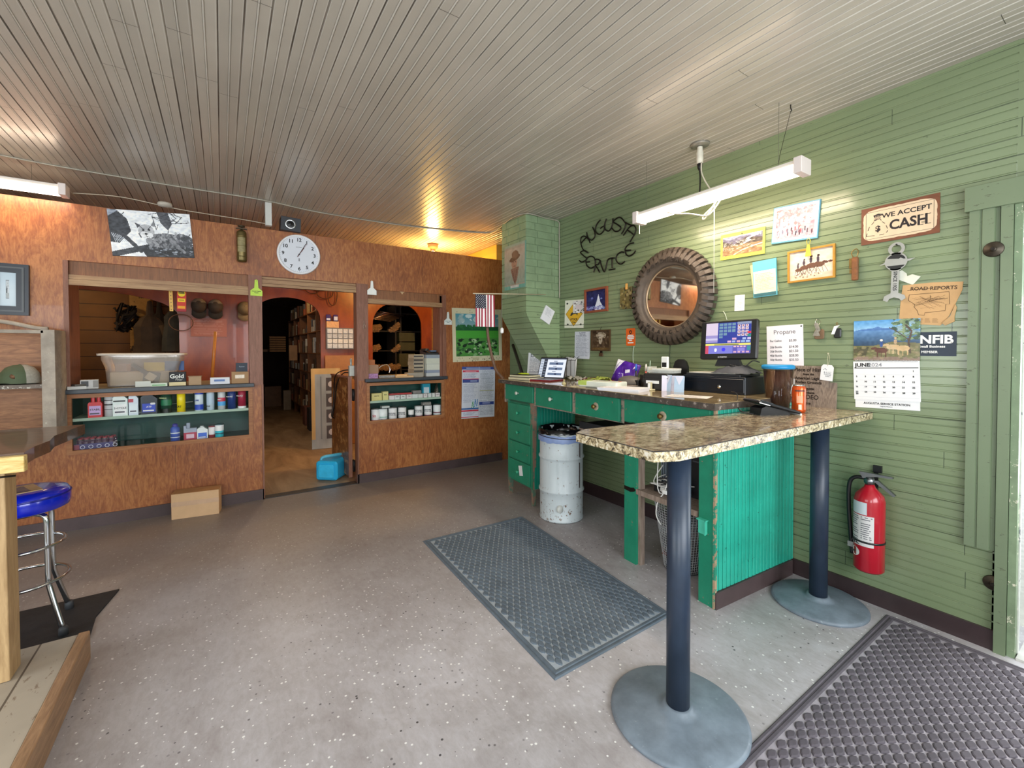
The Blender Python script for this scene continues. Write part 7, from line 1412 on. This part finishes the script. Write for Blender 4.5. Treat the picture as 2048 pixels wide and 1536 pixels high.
def can(name, label, x, Y, z, r_, h, c_, bands, g, top='flat', tx=None, tcol=None, cat='can'):
    if g == G1: h *= 1.12; Y = 5.128+r_+.004
    if g == 'motor oil cans on the floor of the right case': h *= 1.14; Y = 5.175
    t = thing(name, label, cat, (x, Y, z), g)
    pr = [(0, 0), (r_, 0), (r_, h*(1 if top == 'flat' else .8))]
    if top == 'cone': pr += [(r_*.85, h*.84), (r_*.4, h*.96), (r_*.4, h), (0, h)]
    elif top == 'spray': pr += [(r_*.9, h*.83), (r_*.7, h*.86), (r_*.7, h), (0, h)]
    else: pr += [(r_*.92, h+.001), (0, h-.002)]
    MB().lathe(pr, seg=20, cap=False).build('can_body', mat(br(c_), .3, .0, var=.05), t)
    for nm, z0, z1, bc in bands:
        b = MB(); b.lathe([(r_+.0012, h*z0), (r_+.0012, h*z1)], seg=20, cap=False); b.build(nm, mat(br(bc), .35, var=.05), t)
    if top == 'flat': MB().lathe([(r_-.004, h), (r_, h+.004), (r_+.002, h), (r_, h-.003)], seg=20, cap=False).build('rim', M_steel, t)
    if tx: text(t, tx[0], tx[1], 0, h*tx[2], 0, tcol or M_white, MM=Matrix.Rotation(R(-32), 4, 'Z') @ Matrix.Rotation(R(90), 4, 'X') @ Matrix.Translation((0, 0, r_+.002)), bold=.0005)
    return t
ZS = .937; YS = 5.128; G1 = 'bottles on the top shelf of the left case'
def X1(px, Y=YS): return onY(px, 820, Y).x
def WD(a, b, Y=YS): return X1(b, Y)-X1(a, Y)
jug('fluid_bottle', 'red twin-necked bottle with purple label, first on the top shelf', X1(190), YS, ZS, WD(176, 205), .175, 'B81E2A', 'STABIL', 'B49AC8', G1, 'twin')
can('spray_can', 'chrome can next to the red twin-necked bottle', X1(217), YS+.05, ZS, .033, .175, 'B8BABC', [('dark_band', .5, .56, '3A3A3C'), ('dark_band', .3, .33, '5A5A5C'), ('dark_band', .7, .74, '4A4A4C')], G1, cat='bottle')
jug('oil_bottle', 'large white oil bottle with black band on the top shelf', X1(240.5), YS, ZS, WD(226, 256), .178, 'C6D0CE', '2-CYCLE', 'D4DEDA', G1); MB().box((-.045, -.003, .125), (.035, -.0016, .137)).build('black_band', M_black, bpy.data.objects['oil_bottle'])
jug('oil_bottle', 'narrow white bottle with small red logo on the top shelf', X1(267), YS, ZS, WD(258, 277), .18, 'BCC8D0', '', 'C8D2D8', G1); o = [x for x in COL.objects if x.name.startswith('oil_bottle')][-1]; MB().box((-.035, -.003, .115), (.0, -.0016, .145)).build('red_logo', mat('B83A4A', .4), o)
jug('oil_bottle', 'black bottle with blue ATF label on the top shelf', X1(298), YS, ZS, WD(282, 315), .17, '1E2630', 'ATF', '2A44A8', G1); o = [x for x in COL.objects if x.name.startswith('oil_bottle')][-1]; MB().rbox((.01, -.003, .085), (.045, -.0016, .103), .006, axis=1).build('white_logo', M_white, o)
can('fluid_can', 'dark green can with lime lettering on the top shelf', X1(332), YS+.04, ZS, .041, .175, '143A2C', [('green_band', .35, .62, '1E6A48'), ('black_base', .0, .2, '101614')], G1, tx=('PREMIUM', .016, .7), tcol=mat('C8D89A', .4, var=0)); 
can('grease_tube', 'tall yellow tube with black marks on the top shelf', X1(362), YS+.04, ZS, .033, .18, 'E8C414', [('orange_edge', .0, .03, 'C89A10')], G1, tx=('CAT', .026, .25), tcol=M_black, cat='tube'); o = COL.objects[-1]
can('grease_tube', 'white and blue curved-stripe tube on the top shelf', X1(398), YS+.04, ZS, .034, .18, 'C4D0DC', [('blue_lower', .05, .3, '2444A8'), ('blue_upper', .78, .95, '2444A8')], G1, tx=('LUBE', .02, .5), tcol=mat('2444A8', .4, var=0), cat='tube')
can('grease_tube', 'plain white printed tube on the top shelf', X1(421), YS+.04, ZS, .031, .175, 'B8C8D4', [('printed_band', .3, .8, 'A4B8C8')], G1, tx=('PLUS', .014, .2), tcol=M_black, cat='tube')
can('additive_bottle', 'clear bottle with red and blue label on the top shelf', X1(443.5), YS+.03, ZS, .032, .185, 'B4B8BA', [('red_label', .38, .56, 'B8324A'), ('blue_label', .18, .38, '4A9AD0')], G1, 'cone', tx=('HEET', .016, .47), cat='bottle')
can('brake_fluid_can', 'navy blue brake fluid can on the top shelf', X1(464), YS+.03, ZS, .036, .18, '142E6A', [('grey_stripe', .9, .96, '8A9AA0')], G1, 'cone', tx=('Brake Fluid', .013, .6)); can('brake_fluid_can', 'dark red brake fluid can with white cap, last on the shelf', X1(484.5), YS+.02, ZS, .036, .185, '8E1A38', [('white_top', .93, 1.0, 'E4E4E4'), ('white_base', 0, .1, 'D8D8D8')], G1, tx=('Brake Fluid', .013, .6)); t = None
# arms of a display bracket
t = thing('shelf_bracket_rail', 'thin white rods crossing behind the yellow tube in the case', 'rail', (0, 0, 0)); MB().tube([tuple(onY(343, 808, 5.3)), tuple(onY(386, 803, 5.3))], .005, 5).tube([tuple(onY(348, 787, 5.3)), tuple(onY(386, 787, 5.3))], .004, 5).build('rods', mat('D0D4CC', .4), t)
ZB = .66; G2 = 'bottles on the bottom shelf of the left case'
def X2(px, Y=5.15): return onY(px, 870, Y).x
can('spray_bottle', 'blue bottle with round violet cap on the case floor', X2(350), 5.17, ZB, .036, .155, '3A56A8', [('white_band', .5, .56, 'D0D8E8'), ('white_band', .25, .3, 'C8D0E8')], G2, 'cone', cat='bottle'); MB().lathe([(0, 0), (.022, .0), (.023, .03), (.016, .042), (0, .044)], (0, 0, .125), seg=16).build('violet_cap', mat('3E3A98', .4), COL.objects[-1].parent)
t = thing('two_tone_jug', 'clear twin-chamber bottle of red liquid on the case floor', 'bottle', (X2(380.5), 5.15, ZB), G2); MB().box((-.05, 0, 0), (.05, .06, .075)).build('red_liquid', mat('B8324E', .3), t); MB().box((-.05, 0, .075), (.05, .06, .115)).box((-.05, 0, .115), (-.03, .06, .14)).rbox((-.03, .01, .115), (.0, .05, .165), .008).build('clear_top', mat('A8B4C8', .25), t); MB().box((-.03, -.002, .02), (.03, 0, .06)).build('pale_print', mat('E8C8D8', .4), t)
jug('cleaner_bottle', 'white bottle with blue swoosh label on the case floor', X2(405), 5.15, ZB, .085, .125, 'D0D8E4', '', '3260C0', G2)
can('small_can', 'red can with white drawing on the case floor', X2(424), 5.18, ZB, .028, .12, '8E3038', [('white_label', .3, .9, 'D8D4D4')], G2); can('small_can', 'white and turquoise can, rightmost on the case floor', X2(439), 5.15, ZB, .036, .13, '2AB0C0', [('white_top_label', .55, .97, 'DCE4E4'), ('dark_oval', .3, .4, '1E5A6A')], G2)
src = None
for r_ in range(2):
    for k in range(6):
        px = 160+k*12.5+r_*5; M = Matrix.Translation((onY(px, 890, 5.16+.07*r_).x, 5.17+.06*r_, .66)); lb = 'small red-capped bottle in the pack of twelve at the case floor left'
        if src is None: src = can('red_capped_bottle', lb, M.translation.x, M.translation.y, .66, .024, .085, '3A1E3A', [('white_band', .5, .6, 'D8D0D8')], 'pack of red capped bottles', cat='bottle'); MB().lathe([(0, .08), (.017, .08), (.017, .1), (0, .102)], seg=14).build('red_cap', mat('9A3440', .4), src)
        else: copy_tree(src, M)
xa, xb = onY(147, 890, 5.13).x, onY(226, 890, 5.13).x; t = thing('shrink_pack_tray', 'dark blue printed tray in front of the red capped bottles', 'tray', ((xa+xb)/2, 5.135, .66)); wv_ = xb-xa; MB().box((-wv_/2, 0, 0), (wv_/2, .008, .055)).build('tray_front', mat('2E2A6E', .4), t); MB().box((-wv_/2-.0, -.001, 0), (-wv_*.36, 0, .05)).build('maroon_end', mat('8A2A48', .4), t)
m = MB()
for k in range(5): m.lathe([(.012, -.002), (.016, -.002)], (-wv_*.28+k*.052, 0, .028), axis=1, seg=10, cap=False)
m.build('white_emblems', mat('D4D8E8', .4), t)
# right case
G3 = 'small boxes on the upper shelf of the right case'; ZR = .925
def X3(px, Y=5.16): return onY(px, 800, Y).x
def sbox(name, lb, a, b, h, c_, lt=None, Y=5.15, z=ZR, g=G3, cat='box'):
    x0, x1 = X3(a, Y), X3(b, Y); t = thing(name, lb, cat, ((x0+x1)/2, Y, z), g); w = x1-x0-.004; MB().box((-w/2, 0, 0), (w/2, .06, h)).build('carton', mat(c_, .5, var=.05), t)
    if lt: text(t, lt, min(.016, w*.25), 0, h*.62, 0, INK, MM=Matrix.Rotation(R(90), 4, 'X') @ Matrix.Translation((0, 0, .001)), bold=.0004)
    return t
sbox('yellow_carton', 'wide pale yellow carton at the left of the case shelf', 743, 764, .085, 'DCD088', 'MARVEL'); sbox('yellow_carton', 'taller narrow yellow carton with black drawing', 765, 777, .10, 'DCD48E', 'NOS'); sbox('red_carton', 'long red and white carton lying behind the small white ones', 778, 824, .065, 'B83A3A', None, 5.22)
for k, (a, b, lt_2) in enumerate(((778, 789, ''), (789, 800, 'NGK'), (801, 812, 'Bulb'), (813, 824, 'Fuse'), (824, 836, ''), (836, 846, ''), (847, 855, 'AC'), (856, 863, ''), (864, 870, ''), (871, 880, 'NAPA'))):
    sbox('white_carton', 'small white carton, %s of ten in a row on the case shelf' % ['first', 'second', 'third', 'fourth', 'fifth', 'sixth', 'seventh', 'eighth', 'ninth', 'last'][k], a, b, .048, ['E4DCDC', 'DCE0DE', 'D8DCD8'][k % 3], lt_2)
sbox('pictured_carton', 'carton with a round dark wheel picture behind the row', 826, 843, .085, '8E8884', None, 5.24); t = sbox('blue_oil_tin', 'tall rectangular turquoise tin with white label on case shelf', 845, 861, .165, '1E9AB4', None, 5.23); MB().box((-.035, -.001, .03), (.035, 0, .12)).build('white_label', mat('D0E0E8', .4), t)
t = thing('spark_plug_stand', 'metallic cone shaped stand of plugs at right end of case shelf', 'stand', (X3(875, 5.25), 5.26, ZR)); MB().lathe([(.055, 0), (.05, .03), (.03, .1), (.008, .17)], seg=16).build('stand_body', mat('6A6256', .25, .7, var=.4, sc=60), t)
G4 = 'motor oil cans on the floor of the right case'; ZC = .665
def X4(px, Y=5.19): return onY(px, 835, Y).x
def oil(px, lb, c_, bands, tx, tc, r_=.049, h=.14, g=G4): return can('oil_can', lb, X4(px), 5.19, ZC, r_, h, c_, bands, g, tx=tx, tcol=tc)
NB = mat('1A2238', .4, var=0)
oil(750, 'white can with red 66 style band, partly cut off at left in the case', 'DCDCDC', [('red_base', 0, .22, 'C83A4A')], ('50', .04, .5), mat('C82A3A', .4, var=0)); oil(765.5, 'white oil can with green V stripe and round red emblem', 'D2DCDE', [('green_stripe', .36, .4, '3A8A78')], ('OIL', .022, .18), NB)
t = oil(784.5, 'oil can lettered GASOLINE MOTOR OIL with navy curved base, left of two', 'DCE0E0', [('navy_base', 0, .2, '1A2238')], ('HAVOLINE\nMOTOR OIL', .019, .55), NB); copy_tree(t, Matrix.Translation((X4(803.5), 5.175, ZC)), 'oil can lettered MOTOR OIL with navy curved base, right of two'); t['label'] = 'white motor oil can with navy curved base, left of two alike'
oil(821, 'short white and dark can between the taller oil cans', 'D8DCDC', [('dark_lower', 0, .5, '23282E')], None, None, .034, .105)
t = oil(836.5, 'white motor oil can with maroon wave near base, left of two', 'D8DCDC', [('maroon_wave', .2, .27, '6A2A3A')], ('HAVOLINE\nMOTOR OIL', .019, .62), NB); copy_tree(t, Matrix.Translation((X4(855), 5.175, ZC)), 'white motor oil can with maroon wave near base, right of two')
oil(873, 'plain white can with maroon wave, rightmost in the case', 'D2D8DA', [('maroon_wave', .36, .43, '6A2A3A')], None, None)
t = thing('parts_carton', 'small printed carton with parts lying on top of the oil cans', 'box', (X4(852), 5.17, ZC+.162)); MB().box((-.05, 0, 0), (.06, .06, .035)).build('carton', mat('8E8A84', .5, var=.4, sc=60), t); t = thing('folded_sheet', 'folded pale sheet lying on the oil cans at left', 'sheet', (X4(770), 5.17, ZC+.162)); MB().box((-.04, 0, 0), (.05, .08, .022)).build('paper', mat('CFD4D0', .6), t)
# ---------------- tunnel shelving seen through the doorway, goods on it
random.seed(21)
t = thing('storage_shelving', 'tall wooden shelving along the right side of the passage', 'shelving', (0, 0, 0)); M_sw = mat('8A5A34', .6, var=.15); m = MB(); xs0, xs1 = 1.50, 1.95; SZ = [.25, .68, 1.08, 1.48, 1.9, 2.3]
for z in SZ: m.box((xs0, 8.0, z-.02), (xs1, 13.2, z))
for y in (8.0, 9.05, 10.1, 11.2, 12.2, 13.2): m.box((xs0, y-.02, 0), (xs1, y, 2.32))
m.build('shelf_frame', M_sw, t)
prot = {}
cs = ['C8B89A', '8A6A4A', 'D8D0C0', '5A4A3A', 'A85A3A', '6A6A6E', 'B89A6A', '3A3634', 'E0DCD0', '7A4A34']
cnt = 0
for z in SZ:
    y = 8.05
    while y < 13.0:
        for yd in (9.05, 10.1, 11.2, 12.2):
            if yd-.2 < y < yd: y = yd+.01
        k = random.randrange(10); wd = random.uniform(.06, .16); hh = random.choice((.1, .14, .17, .22, .26, .3))
        key = (k, round(wd, 1)); x = xs0+random.uniform(.0, .05)
        if key not in prot:
            o = thing('stored_carton', 'small carton or packet among the crowded passage shelf goods', 'package', (x, y, z), 'goods on the passage shelves'); MB().box((0, 0, 0), (.22, .08+.05*(key[1] > .1), .22)).build('carton', mat(cs[k], .5, var=.3, sc=40), o); prot[key] = o
        else: o = copy_tree(prot[key])
        o.matrix_world = Matrix.Translation((x, y, z)) @ Matrix.Diagonal((1, 1, hh/.22, 1)); y += wd+random.uniform(.0, .05); cnt += 1
def big(name, lb, a, b, c_, cat='box', va=.15): t = thing(name, lb, cat, ((a[0]+b[0])/2, (a[1]+b[1])/2, a[2])); M_ = t.matrix_world.inverted(); MB().box(tuple(M_ @ Vector(a)), tuple(M_ @ Vector(b))).build('carton', mat(c_, .6, var=va, sc=8), t); return t
big('stacked_carton', 'brown carton on the floor at the far end of the passage', (.95, 13.6, 0), (1.35, 13.9, .55), '7A5A40'); big('stacked_carton', 'narrow pale carton beside the far passage carton', (1.30, 12.6, 0), (1.47, 12.8, .5), 'A89A88'); big('stacked_carton', 'dark bag shape beside the shelving foot', (1.36, 9.0, 0), (1.5, 9.3, .42), '2A2A30'); big('stacked_carton', 'reddish low carton by the shelving foot', (1.38, 9.7, 0), (1.5, 10.0, .38), '7A4A3A'); big('stacked_carton', 'tan perforated carton jutting from the shelf end', (1.28, 11.2, 1.3), (1.45, 11.3, 1.65), 'B48A60')
big('long_shelf_board', 'dark left-hand rack beam deep inside the passage', (.40, 12.5, 1.5), (1.1, 12.7, 1.56), '6A4A2A', 'board')
for k in range(7): t = big('stacked_lumber', 'tan board in the short stack at the far left of the passage', (.95, 12.0, 1.50+.055*k), (1.3, 12.2, 1.54+.055*k), '8A6434', 'board'); t['group'] = 'boards stacked deep in the passage'
# behind the right counter: parts shelves through the arch
t = thing('parts_shelving', 'dark metal shelving holding wrapped parts seen through right arch', 'shelving', (0, 0, 0)); m = MB(); xr0, xr1, yr = onY(744, 700, 8.4).x, onY(846, 700, 8.4).x, 8.4
for z in (.6, 1.15, 1.52, 1.90, 2.25): m.box((xr0-.08, yr, z-.015), (xr1+.6, yr+.5, z))
for x in (xr0-.08, onY(790, 700, 8.4).x, onY(800, 700, 8.4).x, xr1+.3): m.box((x, yr-.01, 0), (x+.03, yr+.5, 2.4))
m.build('shelf_frame', mat('3A3430', .5), t)
for a, b, z0, hgt in ((798, 829, 1.52, .16), (798, 829, 1.70, .17), (798, 829, 1.20, .26)):
    big('olive_parts_case', 'olive green metal case on the parts shelf, %s' % {1.52: 'middle one', 1.70: 'upper one', 1.20: 'lower one'}[z0], (onY(a, 700, yr).x, yr-.02, z0), (onY(b, 700, yr).x, yr+.3, z0+hgt), '5E5C40', 'case')
first = None
for k, (px, z) in enumerate(((746, 1.90), (752, 1.90), (757, 1.9), (748, 1.52), (754, 1.52), (795, 1.52), (745, 1.15), (749, 1.15), (765, 1.15), (772, 1.15), (779, 1.15), (786, 1.15), (793, 1.15), (790, 1.90), (794, 1.95))):
    M = Matrix.Translation((onY(px, 700, yr).x, yr+.02, z)) @ Matrix.Rotation(random.uniform(-.6, .6), 4, 'Y')
    if first is None: first = thing('wrapped_part', 'crumpled tan paper wrapped part on the dark parts shelving', 'part', M, 'wrapped parts on the dark shelving'); random.seed(4); MB().lathe([(0, 0), (.10, .0), (.11, .03), (.07, .07), (.03, .085), (0, .08)], seg=7, smooth=False, sy=.7).box((-.12, -.03, .0), (.02, .05, .05), Matrix.Rotation(.5, 3, 'Y')).box((.0, -.05, .02), (.09, .02, .09), Matrix.Rotation(-.6, 3, 'X')).build('wrapping', mat('A8845E', .6, var=.45, sc=45), first)
    else: copy_tree(first, M)
first = None
for k in range(6):
    a = onY(752+k*6, 640-k*2.2, 8.2); M = Matrix.Translation(a) @ Matrix.Rotation(R(12), 4, 'Y') @ Matrix.Rotation(R(-12+k*3), 4, 'Z')
    if first is None: first = thing('chrome_pipe', 'shiny metal pipe lying on the top of the parts shelving', 'pipe', M, 'pipes on the parts shelving'); MB().tube([(-.22, 0, 0), (.28, .1, .05)], .014, 8).build('pipe_body', mat('B89A84', .25, .8), first)
    else: copy_tree(first, M)
t = thing('hanging_fan_belts', 'rack of orange and dark packages hanging at the right jamb', 'rack', (0, 0, 0)); xj = onY(876, 650, 5.9).x; MB().box((xj-.05, 5.85, 1.45), (xj-.02, 5.9, 2.15)).build('dark_strip', mat('2E1E1A', .5), t); MB().box((xj-.015, 5.86, 1.8), (xj+.10, 5.88, 2.14)).build('orange_card', mat('D8641E', .45, var=.3, sc=12), t); MB().box((xj-.01, 5.86, 1.45), (xj+.10, 5.88, 1.78)).build('printed_card', mat('8E6A54', .5, var=.5, sc=30), t); MB().box((xj-.09, 5.84, 1.42), (xj+.0, 5.87, 1.62), Matrix.Rotation(.15, 3, 'Y')).build('tan_card', mat('D8A870', .5), t)
# left room: log post, coats, bundle
c = fz(278, 640, 8.9); t = thing('peeled_log_post', 'pale peeled slab post standing in the left back room', 'post', (c.x, 9.18, 0)); MB().prism([(-.14, -.05), (.12, -.06), (.14, .05), (-.1, .07)], 0, 2.6).build('post_body', mat('B08848', .6, var=.3, sc=4, wear=('3A2A18', .62, 5)), t)
def coat(lb, px, c_, s_=1.0, Y=8.5):
    c = fz(px, 610, Y); t = thing('hanging_coat', lb, 'coat', (c.x, Y, c.z-1.25*s_), 'work coats in the back room'); m = MB(); m.lathe([(.26*s_, 0), (.25*s_, .3*s_), (.19*s_, .7*s_), (.2*s_, .92*s_), (.12*s_, 1.04*s_), (.05*s_, 1.1*s_), (.03*s_, 1.3*s_), (0, 1.32*s_)], seg=9, sy=.45, smooth=False); m.build('coat_cloth', mat(c_, .8, var=.3, sc=6, bump=.5), t); MB().tube([(.17*s_, -.05, .95*s_), (.25*s_, -.06, .6*s_), (.26*s_, -.08, .25*s_)], [.07*s_, .06*s_, .05*s_], 8).build('sleeve', mat(c_, .8, var=.3, sc=6, bump=.5), t)
coat('brown work coat hanging beside the peeled post', 299, '4E3C28'); coat('dark jacket hanging behind the brown coat', 318, '2A221C', .9, 9.0); coat('olive grey jacket hanging low by the red wall', 345, '4A4638', .55, 8.2)
c = fz(256, 610, 8.7); t = thing('hanging_bundle', 'dark tangled bundle hung on the pine plank wall', 'bundle', (c.x-.06, 8.95, c.z-.2)); random.seed(2); m = MB()
for k in range(16): m.tube([(random.uniform(-.14, .14), random.uniform(-.06, .06), random.uniform(-.2, .25)) for _ in range(4)], .02, 5)
m.build('straps', mat('1E1610', .7), t)
c = fz(1, 1, 9.2)
# tidy: objects hold their own data, no custom leftovers
for o in list(COL.objects):
    if o.parent is None and o.type == 'EMPTY' and 'category' in o and not o['category']: del o['category']
